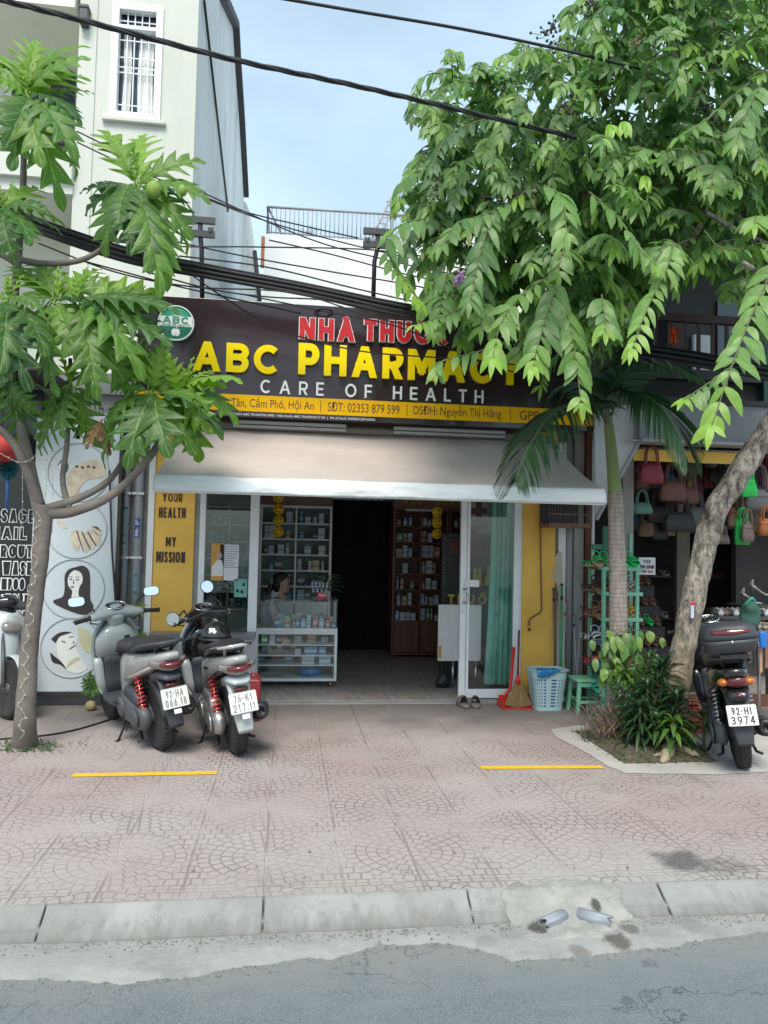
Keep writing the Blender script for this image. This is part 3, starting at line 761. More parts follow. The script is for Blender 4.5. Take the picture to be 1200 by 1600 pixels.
# shell: side walls, back wall with doorway, ceiling, header
dx0, dx1 = .63, 1.49; dz1 = 2.16
sh = MB()
sh.box(PX0, PX0+.1, YF+.3, BACK, 0, 3.5).box(PX1-.1, PX1, YF+.3, BACK, 0, 3.5)
sh.box(PX0, dx0, BACK, BACK+.12, 0, 3.5).box(dx0, dx1, BACK, BACK+.12, dz1, 3.5)
sh.build('inner_wall', M['wall_in'], shop)
MB().box(dx1, PX1, BACK, BACK+.12, 0, 3.5).build('back_wall', M['wall_brown'], shop)
MB().box(PX0, PX1, YF, BACK, 3.5, 3.62).build('roof_slab', M['concrete'], shop)
MB().box(PX0+.1, PX1-.1, YF+.3, BACK, 2.75, 2.80).build('ceiling', M['wall_in'], shop)
MB().box(lp1, rp0, YF+.02, YF+.28, 2.28, 3.5).build('lintel', M['wall_brown'], shop)
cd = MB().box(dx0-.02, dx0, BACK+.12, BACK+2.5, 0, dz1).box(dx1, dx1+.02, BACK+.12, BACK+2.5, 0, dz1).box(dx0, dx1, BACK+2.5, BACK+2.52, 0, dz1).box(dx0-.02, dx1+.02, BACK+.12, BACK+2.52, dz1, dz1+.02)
cd.build('dark_passage', M['dark_void'], shop)  # passage walls near black: the darkness inside is put into their colour
rows = [[V((dx0+.02+(dx1-dx0-.04)*i/40, BACK+.10+.018*math.sin(i*1.3), z)) for i in range(41)] for z in (.05, dz1)]
MB().grid(rows).build('door_curtain', M['dark_void'], shop)
MB().box(dx0-.035, dx0, BACK-.03, BACK, 0, dz1+.03).box(dx1, dx1+.03, BACK-.03, BACK, 0, dz1+.03).box(dx0, dx1, BACK-.03, BACK, dz1, dz1+.03).build('door_frame', M['steel'], shop)
tag(MB().box(PX0+.1, PX1-.1, YF-.02, BACK+2.5, -.02, .022).build('shop_floor', M['wood_floor']), kind='structure')
ds = [G(x, y) for x, y in ((398, 1083), (720, 1092), (822, 1094), (880, 1100))]
tag(MB().box(lp0, rp1, YF-.11, YF-.022, -.02, .016).build('door_sill', M['concrete']), kind='structure')
# aluminium shopfront: left fixed pane
g0, g1 = at(309, 900, YF).x, at(401, 900, YF).x
wfm = MB(); frame(wfm, g0, g1, .03, 2.27, YF+.02, YF+.08, .055)
wfm.box(g1-.075, g1+.01, YF-.005, YF+.10, .024, 2.275)
sf = wfm.build('window_frame', M['white_al'], shop, bevel=.004)
MB().box(g0+.05, g1-.07, YF+.045, YF+.052, .08, 2.22).build('pane', M['glass_green'], sf)
MB().box(lp1, g0-.002, YF+.03, YF+.10, .024, 2.28).build('door_jamb', M['grey_metal'], shop)
MB().box(g1+.012, rp0, YF+.015, YF+.11, 2.215, 2.28).build('door_track', M['white_al'], shop)
# right sliding leaf
d0, d1 = at(718, 950, YF).x, at(811, 950, YF).x
dm = MB(); frame(dm, d0, d1, .035, 2.21, YF-.02, YF+.03, .062, .085)
dm.box(at(728.5, 950, YF).x, at(733, 950, YF).x, YF-.012, YF+.025, .12, 2.13)
leaf = dm.build('sliding_door', M['white_al'], shop, bevel=.005)
MB().box(d0+.06, d1-.06, YF+.002, YF+.009, .11, 2.14).build('pane', M['glass'], leaf)
hm = MB(); hp = at(727, 931, YF-.03)
hm.tube(spline([hp+V((-.02, 0, .07)), hp+V((.0, -.05, .06)), hp+V((.012, -.055, 0)), hp+V((0, -.05, -.06)), hp+V((-.02, 0, -.07))], 5), .009, 8)
hm.box(hp.x-.03, hp.x-.008, YF-.028, YF-.018, hp.z-.17, hp.z+.09)
hm.build('handle', M['steel'], leaf)
k = rect(726, 906, 748, 917, YF-.02); MB().box(k[0], k[1], YF-.035, YF-.022, k[2], k[3]).build('notice_plate', M['paper'], leaf)
MB().box(d1+.004, rp0-.002, YF+.0, YF+.10, .024, 2.214).build('door_jamb', M['white_al'], shop, bevel=.004)
# stickers on the left pane
def card(name, px, Y, m, lab, cat, th=.003, parent=None, group=None):
    a = rect(*px, Y); mb = MB().box(a[0], a[1], Y-th, Y, a[2], a[3])
    if parent: return mb.build(name, m, parent)
    t = thing(name, lab, cat, (a[0], Y, a[2]), 0, group); o = mb.build('sheet', m, t); return t, a
M['poster_orange'] = mat('orange poster print', (.62, .30, .05), .5, .1, 6)
M['teal_print'] = mat('teal sticker print', (.16, .42, .36), .5, .3, 30)
M['ink_grey'] = mat('grey ink', (.22, .24, .24), .7, .1, 9)
M['skin'] = mat('skin', (.52, .33, .24), .55, .06, 20, .05)
M['coat_cloth'] = mat('white coat cloth', (.66, .66, .70), .85, .06, 9, .1)
M['hair'] = mat('black hair', (.012, .010, .010), .45, .3, 60, .3, 200, stretch=(1, 1, .15))
YS = YF+.040
t, a = card('poster', (330, 849, 350, 907), YS, M['poster_orange'], 'narrow orange poster with a person in white stuck on the shop window', 'poster')
b = rect(334, 878, 349, 893, YS-.004); MB().ball(((b[0]+b[1])/2, YS-.004, at(338, 868, YS).z), .028, .002, .036).build('printed_face', M['skin'], t)
pm = MB(); X0, X1, Z0, Z1 = rect(331, 875, 349, 900, YS-.004)
pm.prism([(X0, Z0), (X1, Z0), (X1, Z0+.09), (X0+.09, Z1), (X0+.05, Z1), (X0, Z0+.09)], Matrix.Translation((0, YS-.006, 0)), .002); pm.build('printed_shirt', M['paper'], t)
t, a = card('notice', (344, 851, 373, 886), YS, M['paper'], 'white printed notice with lines of text on the left window', 'notice')
ln = MB()
for i in range(9):
    z = lerp(a[3]-.02, a[2]+.015, i/8); ln.box(a[0]+.012, a[1]-.012-rnd.random()*.04*(i > 3), YS-.005, YS-.0035, z-.003, z+.003)
ln.build('printed_lines', M['ink_grey'], t)
t, a = card('blank_notice', (348, 887, 372, 907), YS, M['paper'], 'small blank white card below the printed notice on the window', 'notice')
t, a = card('teal_sticker', (366, 905, 386, 933), YS, M['teal_print'], 'teal sticker with small dark icons low on the shop window', 'sticker')
ic = MB()
for (u, v) in ((.25, .35), (.72, .7), (.6, .3)): ic.box(lerp(a[0], a[1], u)-.012, lerp(a[0], a[1], u)+.012, YS-.0045, YS-.0032, lerp(a[2], a[3], v)-.015, lerp(a[2], a[3], v)+.015)
ic.build('icons', M['letter_black'], t)
# granite bench ledge in front of the window
b0, b1 = at(232, 990, 7.12), at(399, 990, 7.12)
bench = thing('granite_bench', 'grey granite bench slab below the yellow pillar, behind the two scooters', 'bench', (b0.x, 7.12, 0))
MB().box(b0.x, b1.x, 7.12, YF-.012, b0.z-.045, b0.z).build('seat', M['granite'], bench, bevel=.006)
M['granite_pale'] = mat('polished pale granite', (.36, .37, .40), .3, .15, 60, .03)
MB().box(b0.x+.03, b1.x-.003, 7.135, 7.165, b0.z-.25, b0.z-.0465).build('front_slab', M['granite_pale'], bench)
MB().box(b0.x+.06, b0.x+.14, 7.17, YF-.02, 0, b0.z-.047).build('leg', M['granite'], bench)
MB().box(b1.x-.45, b1.x-.38, 7.17, YF-.02, 0, b0.z-.047).build('leg', M['granite'], bench)

# ---------------------------------------------------------------- sign
YG = 6.95
sx0, sz1 = at(217, 459, YG).x, at(400, 471, YG).z
sx1 = at(927, 660, YG).x
zy1 = (at(435, 620, YG).z + at(900, 640, YG).z)/2; zy0 = (at(435, 646.5, YG).z + at(900, 663, YG).z)/2
sz0 = (at(435, 656, YG).z + at(900, 671, YG).z)/2
sign = thing('shop_sign', 'wide dark brown pharmacy sign with big yellow letters and a yellow band', 'shop sign', (sx0, YG, sz0))
MB().box(sx0, sx1, YG, YG+.16, sz0, sz1).build('panel', M['sign_brown'], sign, bevel=.004)
MB().box(sx0+.002, sx1-.002, YG-.004, YG-.001, zy0, zy1).build('band', M['sign_yellow'], sign)
MB().box(sx0+.1, sx0+.2, YG+.16, YF, sz0+.1, sz1-.1).box(sx1-.2, sx1-.1, YG+.16, YF, sz0+.1, sz1-.1).build('bracket', M['grey_metal'], sign)
def sign_letters(s, X0, X1, z0, z1, Y, t, gap, d, face, back=None, bd=0, bg=0, bt=None):
    h = z1-z0; gs = [GL[ACC.get(ch, (ch,))[0]][0] for ch in s]; k = (X1-X0)/((sum(gs)+gap*(len(s)-1))*h); x = X0
    for ch, gw in zip(s, gs):
        w = gw*h*k
        if ch != ' ':
            o = stroke_text(MB(), ch, Matrix.Translation((x, Y, z0)), w, h, t=t, gap=gap, d=d).build('letter', face, sign)
            if back: stroke_text(MB(), ch, Matrix.Translation((x, Y+d+.0005, z0)), w, h, t=bt or t, gap=gap, d=bd, grow=bg).build('letter_edge', back, o)
        x += w + gap*h*k
for (s, a) in (('NHÀ', (468, 498, 555, 531)), ('THUỐC', (569, 502, 703, 535))):
    R4 = rect(*a, YG-.036); sign_letters(s, *R4, YG-.036, .235, .2, .008, M['letter_red'], M['letter_white'], .026, .0065)
for (s, a, ya, yb) in (('ABC', (301, 533.5, 438, 583), 536, 581.5), ('PHARMACY', (466, 539, 816, 599), 545, 593)):
    R4 = rect(*a, YG-.05); xm_ = (a[0]+a[2])/2
    sign_letters(s, R4[0], R4[1], at(xm_, yb, YG-.05).z, at(xm_, ya, YG-.05).z, YG-.05, .225, .17, .012, M['letter_yellow'], M['letter_side'], .036, -.002)
sign_letters('CARE OF HEALTH', at(407, 605, YG).x, at(755, 615, YG).x, at(580, 622.5, YG).z, at(580, 602, YG).z, YG-.02, .15, .72, .019, M['letter_white'])
M['band_ink'] = mat('brown ink on band', (.10, .045, .02), .5, .05, 4)
def band_text(s, xa, xb, lo=.22, hi=.82, m='band_ink'):
    A = at(xa, 640, YG).x; B = at(xb, 640, YG).x
    return font_text('band_lettering', s, 0, 0, 0, 0, YG-.0055, M[m], sign, world=(A, B, lerp(zy0, zy1, lo), lerp(zy0, zy1, hi)))
band_text('Duy Tân, Cẩm Phô, Hội An', 334, 490, .10, .92); band_text('SĐT: 02353 879 599', 512, 624, .22, .80); band_text('DSĐH: Nguyễn Thị Hằng', 646, 783, .10, .96); band_text('GPP', 812, 842, .22, .8)
bm = MB()
for x in (501, 636, 797): X = at(x, 640, YG).x; bm.box(X-.003, X+.003, YG-.0055, YG-.0041, zy0+.02, zy1-.02)
bm.build('band_divider', M['band_ink'], sign)
A = at(352, 650, YG).x; B = at(586, 655, YG).x
font_text('small_lettering', 'Cty TNHH ABC PHARMACARE - Nhà thuốc ABC PHARMACY 04  |  Mã số thuế: 0403281209-00005', 0, 0, 0, 0, YG-.002, M['letter_white'], sign, world=(A, B, sz0+.008, zy0-.012))
# round logo
lc = at(275, 505, YG-.03); R_ = .163
M['logo_green'] = mat('green logo', (.03, .30, .19), .35, .05, 4)
lg = disc(MB(), lc, R_, YG-.03, YG-.001).build('logo', M['logo_green'], sign)
rg = MB(); rg.tube([lc+V((math.cos(k*.1309)*(R_-.008), -.002, math.sin(k*.1309)*(R_-.008))) for k in range(48)], .007, 6, closed=True)
n = 20; up = [(lc.x+.145*math.cos(rad(lerp(10, 170, k/n))), lc.z+.02+ .115*math.sin(rad(lerp(0, 180, k/n)))*0.9) for k in range(n+1)]
rg.prism([(lc.x-.148, lc.z-.03), (lc.x+.148, lc.z-.03), (lc.x+.140, lc.z+.062), (lc.x-.140, lc.z+.062)], Matrix.Translation((0, YG-.034, 0)), .003)
rg.ball((lc.x-.014, YG-.033, lc.z-.085), .024, .004, .034).ball((lc.x+.014, YG-.033, lc.z-.085), .024, .004, .034)
rg.bar((lc.x, YG-.034, lc.z-.055), (lc.x+.012, YG-.034, lc.z-.035), .005)
rg.build('logo_emblem', M['letter_white'], lg)
tx = MB(); stroke_text(tx, 'ABC', Matrix.Translation((lc.x-.115, YG-.038, lc.z-.004)), .23, .062, t=.22, gap=.2, d=.003)
stroke_text(tx, 'CARE OF HEALTH', Matrix.Translation((lc.x-.125, YG-.038, lc.z-.026)), .25, .016, t=.16, gap=.2, d=.003); tx.build('logo_lettering', M['logo_green'], lg)

# ---------------------------------------------------------------- awning
YA = 5.95
ax0, ax1 = at(241, 765, YA).x, at(944, 776, YA).x
azf = (at(300, 750, YA).z+at(880, 758, YA).z)/2; azb = (at(300, 669, 7.2).z+at(840, 683, 7.2).z)/2
azl = (at(300, 774, YA).z+at(880, 781, YA).z)/2
awn = thing('awning', 'beige canvas awning with a white hanging edge over the pharmacy door', 'awning', (ax0, 7.2, azf))
rows = []
for j in range(15):
    v = j/14; row = []
    for i in range(61):
        u = i/60; x = lerp(lerp(ax0+.02, ax1-.02, u), lerp(ax0, ax1, u), v)
        s = math.sin(math.pi*v)*(-.035 + .014*math.sin(u*9.3)+.010*math.sin(u*23)) + .012*mnoise.noise(V((x*4, v*2.5, 1))) + .004*mnoise.noise(V((x*13, v*6, 1)))
        seam = max(0, 1-min(abs(x-lerp(ax0, ax1, f)) for f in (.305, .64, .135))/.02)
        row.append(V((x, lerp(7.2, YA, v), lerp(azb, azf, v) + s + .007*seam)))
    rows.append(row)
MB().grid(rows).build('canopy', M['canvas'], awn)
rows = []
for j in range(9):
    v = j/8; row = []
    for i in range(141):
        u = i/140; x = lerp(ax0-.008, ax1+.008, u)
        row.append(V((x, YA - .03*math.sin(math.pi*min(v*1.4, 1)*.5) + .009*mnoise.noise(V((x*3, v*5, 9)))+.006*mnoise.noise(V((x*15, v*6, 2))), lerp(azf+.006, azl, v)+.006*mnoise.noise(V((x*2.2, 0, v))) )))
    rows.append(row)
lip = MB().grid(rows)
lip.build('valance', M['lip_white'], awn, solid=.003)
MB().box(ax0, ax1, YA-.012, YA+.03, azl-.008, azl+.022).build('front_bar', M['white_al'], awn)
for f in (.10, .92):
    x = lerp(ax0, ax1, f); xm = x + (.5 if f < .5 else -.5)
    MB().bar((x, 7.32, azb-.25), (xm, 6.6, lerp(azf, azb, .4)-.22), .035, .05).bar((xm, 6.6, lerp(azf, azb, .4)-.22), (x, YA+.05, azl+.05), .03, .045).build('folding_arm', M['white_al'], awn)
cm = MB(); c0 = at(290, 668, 7.12); c1 = at(860, 685, 7.12); zc = (c0.z+c1.z)/2
cm.box(ax0+.05, ax1-.05, 7.1, 7.3, zc-.02, zc+.05); cm.build('roller_case', mat('brown grey roller case', (.16, .13, .115), .5, .1, 5), awn, bevel=.02)
M['dull_al'] = mat('dull aluminium', (.36, .35, .34), .5, .1, 6)
for (xa, xb) in ((364, 541), (616, 790)):
    A, B = at(xa, 664, 7.05), at(xb, 668, 7.05); MB().box(A.x, B.x, 7.05, 7.1, zc+.03, zc+.06).box(A.x, B.x, 7.06, 7.1, zc-.005, zc+.02).build('aluminium_bar', M['dull_al'], awn)

# ---------------------------------------------------------------- shop interior: cabinets and goods
CART = {}
for nm, c1, c2 in (('white', (.62, .64, .66), (.30, .42, .55)), ('blue', (.10, .30, .52), (.55, .62, .66)), ('pale blue', (.35, .58, .66), (.66, .70, .70)), ('pink', (.62, .22, .20), (.66, .52, .48)), ('green', (.10, .48, .20), (.55, .66, .55)), ('cream', (.58, .52, .36), (.45, .20, .10)), ('brown', (.22, .10, .06), (.5, .35, .2)), ('dark', (.05, .06, .08), (.4, .4, .42))):
    m, t, b = newmat(nm+' printed carton'); q = NT(t); P = q.obj(); sx = q.n('ShaderNodeSeparateXYZ'); q.put(sx.inputs[0], P)
    st_ = q.m('LESS_THAN', q.m('ABSOLUTE', q.m('SUBTRACT', sx.outputs[2], .42)), .13)
    tx_ = q.m('MULTIPLY', q.m('GREATER_THAN', q.noise(q.map(P, (14, 14, 30)), 1, 2), .56), q.m('LESS_THAN', q.m('ABSOLUTE', q.m('SUBTRACT', sx.outputs[2], .75)), .12))
    c = q.mix(st_, c1, c2); c = q.mix(q.m('MULTIPLY', tx_, .8), c, (.05, .06, .09)); q.put(b.inputs['Base Color'], c); b.inputs['Roughness'].default_value = .45; CART[nm] = m
_proto = {}
M['cab_back'] = mat('grey teal cabinet back', (.20, .27, .26), .6, .08, 4, .03)
def carton(x, y, z, w, d, h, colr, where, group, flat=False):
    key = ('box', colr)
    lab = '%s medicine carton %s' % (colr, where)
    if key not in _proto:
        o = MB().box(-.5, .5, -.5, .5, 0, 1).build('medicine_box', CART[colr], None, bevel=.02); _proto[key] = o
    else: o = _proto[key].copy(); COL.objects.link(o)
    o.location = (x, y, z); o.scale = (w, d, h); o.rotation_euler = (0, 0, rnd.uniform(-.08, .08))
    return tag(o, lab, 'medicine box', group)
def bottle(x, y, z, r, h, colr, where, group):
    key = ('bottle', colr)
    lab = 'small %s bottle with a cap %s' % (colr, where)
    if key not in _proto:
        o = MB().lathe([(0, 0), (.46, 0), (.5, .03), (.5, .62), (.44, .72), (.22, .78), (.22, .82)], None, 14).build('medicine_bottle', CART[colr])
        MB().lathe([(.27, .80), (.27, .98), (.22, 1), (0, 1)], None, 12).build('cap', CART['white' if colr != 'white' else 'blue'], o); _proto[key] = o
    else: o = copy_tree(_proto[key])
    o.location = (x, y, z); o.scale = (2*r, 2*r, h)
    return tag(o, lab, 'bottle', group)
def cabinet(name, label, x0, x1, y0, y1, z0, z1, rows, cols, m, base=0, where='', group='', pal=(), fill=.8, mglass='glass', hgt=(.45, .9)):
    t = thing(name, label, 'cabinet', (x0, y0, z0)); th = .03
    c = MB(); frame(c, x0, x1, z0, z1, y0, y1, th)
    c.build('carcass', m, t, bevel=.003)
    MB().box(x0+th, x1-th, y1-.012, y1, z0+th, z1-th).build('back_panel', M['cab_back'] if m is M['white_al'] else m, t)
    zb = z0+base
    if base:
        for i in range(cols):
            xa = lerp(x0+th, x1-th, i/cols)+.006; xb = lerp(x0+th, x1-th, (i+1)/cols)-.006
            o = MB().box(xa, xb, y0-.012, y0+.01, z0+th+.01, zb-.01).build('door', m, t, bevel=.004)
            MB().ball((xb-.03 if i == 0 else xa+.03, y0-.02, zb-.14), .010).build('knob', M['steel'], o)
        MB().box(x0+th, x1-th, y0, y1-.014, zb-.012, zb+.012).build('shelf', m, t)
    for i in range(1, cols):
        X = lerp(x0, x1, i/cols); MB().box(X-.011, X+.011, y0+.004, y0+.03, zb+.012, z1-th).build('mullion', m, t)
    zs = [lerp(zb, z1-th, j/rows) for j in range(rows+1)]
    for j in range(rows):
        if j: MB().box(x0+th, x1-th, y0+.035, y1-.014, zs[j]-.009, zs[j]+.009).build('shelf', m, t)
        cell = zs[j+1]-zs[j]-.02
        for i in range(cols):
            X = lerp(x0+th, x1-th, i/cols)+.03; XE = lerp(x0+th, x1-th, (i+1)/cols)-.03
            while X < XE-.03:
                if rnd.random() > fill: X += rnd.uniform(.03, .10); continue
                w = rnd.uniform(.04, .095); h = cell*rnd.uniform(*hgt); colr = rnd.choice(pal)
                if X+w > XE: break
                yy = y0 + .08 + rnd.uniform(0, .05)
                if rnd.random() < .3: bottle(X+w/2, yy, zs[j]+.0095, min(w*.4, .03), h, colr, where, group)
                else: carton(X+w/2, yy+.02, zs[j]+.0095, w*.92, .06, h, colr, where, group)
                X += w+rnd.uniform(.002, .012)
    return t
wc = rect(404, 790, 517, 1000, 9.6)
cabinet('medicine_cabinet', 'white framed glass medicine cabinet behind the pharmacist', wc[0], wc[1], 9.55, 9.95, .03, wc[3], 6, 2, M['white_al'], base=.75, where='in the white cabinet', group='goods in the white cabinet', pal=('white', 'white', 'pale blue', 'cream', 'blue', 'dark'), fill=.62)
MB2 = MB().box(wc[0], wc[1], 9.6, 9.95, wc[3]+.004, 2.74); cf = thing('cabinet_fascia', 'brown fascia board over the white medicine cabinet', 'panel', (wc[0], 9.6, wc[3])); MB2.build('board', M['wall_brown'], cf)
side = rect(320, 800, 400, 1000, 10.2)
cabinet('side_cabinet', 'white side cabinet seen through the left shop window', -1.10, -.42, 10.25, 10.7, .03, 2.0, 6, 2, M['white_al'], base=.6, where='in the side cabinet by the window', group='goods in the side cabinet', pal=('white', 'pale blue', 'green', 'blue'), fill=.6)
bc = rect(613, 795, 700, 1030, 10.1)
cabinet('brown_cabinet', 'tall brown wooden medicine cabinet right of the dark doorway', bc[0], bc[0]+.76, 10.1, 10.5, .06, bc[3], 7, 2, M['wood_brown'], base=.44, where='in the brown cabinet', group='goods in the brown cabinet', pal=('white', 'white', 'white', 'pale blue', 'pale blue', 'pink', 'green', 'cream'), fill=.92)
cabinet('brown_cabinet', 'second brown cabinet, half hidden by the glass door leaf', bc[0]+.77, bc[0]+1.26, 10.1, 10.5, .06, bc[3], 7, 1, M['wood_brown'], base=.44, where='in the half hidden brown cabinet', group='goods in the second brown cabinet', pal=('white', 'pale blue', 'green'), fill=.9)
fs = thing('name_fascia', 'brown board with dull yellow pharmacy lettering above the brown cabinet', 'sign', (bc[0], 10.1, bc[3]))
MB().box(bc[0], PX1-.12, 10.12, 10.2, bc[3]+.003, 2.7).build('board', M['wall_brown'], fs)
M['dull_gold'] = mat('dull gold letters', (.42, .26, .02), .4, .1, 5)
A = rect(629, 773, 760, 790, 10.1); w_ = MB(); stroke_text(w_, 'ABC PHARMACY', Matrix.Translation((A[0], 10.1, A[2])), A[1]-A[0], .155, t=.22, gap=.2, d=.018); w_.build('lettering', M['dull_gold'], fs)
MB().box(at(634, 795, 10.1).x, at(676, 795, 10.1).x, 10.09, 10.095, bc[3]-.035, bc[3]-.005).build('label_strip', M['paper'], fs)
crs = thing('cross_sign', 'round white sign with a dark red cross behind the door glass', 'sign', at(748, 800, 9.4))
cc = at(748, 798, 9.4); m_ = disc(MB(), cc, .135, 9.4, 9.44); m_.build('disc', M['paper'], crs)
M['cross_red'] = mat('dark red print', (.20, .03, .05), .5)
MB().box(cc.x-.11, cc.x+.11, 9.392, 9.399, cc.z-.036, cc.z+.036).box(cc.x-.036, cc.x+.036, 9.3905, 9.3985, cc.z-.11, cc.z+.11).build('cross', M['cross_red'], crs)
MB().tube([cc+V((0, .02, .13)), V((cc.x, 9.42, 2.75))], .006).build('hanger', M['steel'], crs)

# glass display counter on castors
cx0, cx1 = at(399, 1000, 7.96).x, at(527, 1000, 7.96).x; cz1 = at(465, 936, 7.96).z; cy0, cy1 = 7.96, 8.42
ctr = thing('display_counter', 'white framed glass display counter on castors beside the shop entrance', 'counter', (cx0, cy0, 0))
c = MB(); zc0 = .09
frame(c, cx0, cx1, zc0, .60, cy0, cy1, .028)
MB().box(cx0+.028, cx1-.028, cy1-.012, cy1, zc0+.028, .57).build('back_panel', M['cab_back'], ctr)
for z in (.245, .345, .455): c.box(cx0+.028, cx1-.028, cy0+.006, cy1-.013, z, z+.012)
c.box(cx0, cx1, cy0, cy1, .601, .635)
c.build('carcass', M['white_al'], ctr, bevel=.003)
g_ = MB().box(cx0, cx1, cy0-.01, cy1+.01, cz1-.012, cz1).box(cx0+.01, cx1-.01, cy0, cy0+.006, .636, cz1-.013).box(cx1-.016, cx1-.01, cy0+.008, cy1, .636, cz1-.013)
g_.build('glass_case', M['glass'], ctr)
MB().box(cx0+.03, cx1-.03, cy0+.003, cy0+.006, zc0+.03, .57).build('front_glass', M['glass'], ctr)
M['brass'] = mat('brass', (.55, .33, .09), .3, .1, 9, metal=1)
for (x, y) in ((cx0+.06, cy0+.05), (cx1-.06, cy0+.05), (cx0+.06, cy1-.05), (cx1-.06, cy1-.05)):
    w_ = MB(); w_.lathe([(.0, -.012), (.03, -.012), (.034, 0), (.03, .012), (0, .012)], Matrix.Translation((x, y, .055)) @ Matrix.Rotation(rad(90), 4, 'Y'), 14); w_.box(x-.006, x+.006, y-.012, y+.012, .07, .09); w_.build('castor', M['brass'], ctr)
ww = 'inside the glass display counter'; gg = 'goods in the display counter'
for (px, w, h, colr, row) in ((448, .055, .115, 'cream', 0), (459, .03, .06, 'cream', 0), (464.5, .035, .10, 'blue', 0), (473, .045, .09, 'pale blue', 0), (481, .045, .09, 'white', 0), (492, .05, .13, 'pink', 0), (501.5, .05, .10, 'pale blue', 0), (511, .045, .08, 'pink', 0), (521, .05, .05, 'blue', 0),
                              (413, .065, .095, 'green', 3), (425, .06, .095, 'white', 3), (436, .05, .095, 'dark', 3), (447, .08, .04, 'cream', 3), (466, .06, .055, 'white', 2), (486, .13, .08, 'blue', 2), (504, .07, .075, 'blue', 2), (482, .13, .085, 'white', 1), (508, .12, .075, 'pale blue', 1)):
    z = (.636, .258, .358, .468)[row]
    carton(at(px, 1000, 8.05).x, 8.06, z, w, .06, h, colr, ww, gg)
for (px, w, h, colr) in ((482, .045, .05, 'pale blue'), (473, .045, .03, 'dark'), (501, .045, .045, 'dark')):
    carton(at(px, 1000, 8.05).x, 8.06, .636+{482: .091, 473: .091, 501: .101}[px], w, .05, h, colr, 'on top of another box inside the glass display counter', gg)
bottle(at(432, 1000, 8.05).x, 8.06, .636, .03, .12, 'blue', ww, gg)
for k in range(16):
    x = lerp(cx0+.06, cx1-.07, k/15); z = (.258, .358, .468)[k % 3]; carton(x, 8.22, z, rnd.uniform(.05, .09), .06, rnd.uniform(.05, .085), rnd.choice(('white', 'pale blue', 'cream', 'blue', 'pink')), 'in the back row of the glass display counter', 'back row goods in the display counter')
for k in range(13):
    x = lerp(cx0+.20, cx1-.06, k/12); carton(x, 8.16, .636, .05, .05, rnd.uniform(.08, .15), rnd.choice(('white', 'pale blue', 'pink', 'blue', 'cream')), 'in the back row of the glass display counter', 'back row goods in the display counter')
for (px, z, lab) in ((430, .358, 'second shelf'), (428, .258, 'third shelf'), (424, .120, 'lowest shelf')):
    p = thing('paper_pile', 'loose white papers lying on the %s of the display counter' % lab, 'papers', (at(px, 1000, 8.08).x, 8.10, z))
    for k in range(3):
        b_ = MB(); rows = []
        for j in range(4): rows.append([V((p.location.x-.11+.055*i+.01*k, 8.04+.05*j, z+.004+.01*k+.008*rnd.random())) for i in range(5)])
        b_.grid(rows); b_.build('sheet', M['paper'], p)
M['blue_bag'] = mat('blue plastic bag', (.02, .18, .42), .25, .3, 12, .6, 18)
bb = MB(); c_ = at(484, 1052, 8.12); bb.ball((c_.x, 8.15, .165), .125, .10, .075, 22, 12)
bb.v = [(x+.012*mnoise.noise(V((x*25, y*25, z*25))), y, z+.012*mnoise.noise(V((z*30, x*30, 2)))) for x, y, z in bb.v]
t = thing('plastic_bag', 'crumpled blue plastic bag on the lowest shelf of the counter', 'bag', (c_.x, 8.15, .12)); bb.build('bag_body', M['blue_bag'], t)
MB().tube(spline([(c_.x-.03, 8.1, .2), (c_.x-.02, 8.05, .235), (c_.x+.03, 8.06, .215)], 5), .008).build('knot', M['blue_bag'], t)
# things on the counter top
cs = thing('acrylic_stand', 'clear acrylic stand with small white bottles on the counter top', 'stand', (at(500, 930, 8.1).x, 8.2, cz1))
X = cs.location.x
a_ = MB().box(X-.11, X+.12, 8.12, 8.28, cz1, cz1+.006)
for (z, y) in ((.05, 8.17), (.10, 8.22)): a_.box(X-.11, X+.12, y, 8.28, cz1+z, cz1+z+.006)
a_.build('tier', M['glass'], cs)
for i in range(5): bottle(X-.08+.04*i, 8.25, cz1+.107, .014, .07, 'white', 'on the clear stand on the counter', 'bottles on the clear stand')
for i in range(4): bottle(X-.07+.045*i, 8.195, cz1+.057, .014, .05, 'white', 'on the lower tier of the clear stand', 'bottles on the clear stand')
rc_ = rect(496, 926, 511, 934, 8.02); t = thing('price_card', 'small red card standing on the counter edge', 'card', (rc_[0], 8.02, cz1))
MB().prism([(rc_[0], cz1), (rc_[1], cz1), (rc_[1], rc_[3]), (rc_[0], rc_[3])], Matrix.Translation((0, 8.02, 0)), .004).build('card_face', M['letter_red'], t)
for i in range(3): MB().box(lerp(rc_[0], rc_[1], .2+.25*i), lerp(rc_[0], rc_[1], .35+.25*i), 8.0175, 8.0195, lerp(rc_[2], rc_[3], .3), lerp(rc_[2], rc_[3], .7)).build('printed_mark', M['paper'], t)

cpl = thing('counter_plant', 'small dark green plant in a pot at the right end of the counter top', 'plant', (at(511, 925, 8.25).x, 8.3, cz1)); X = cpl.location.x
MB().lathe([(0, 0), (.03, 0), (.042, .07), (.038, .07), (.034, .05), (0, .05)], Matrix.Translation((X, 8.3, cz1)), 16).build('pot', M['paper'], cpl); CPL = cpl
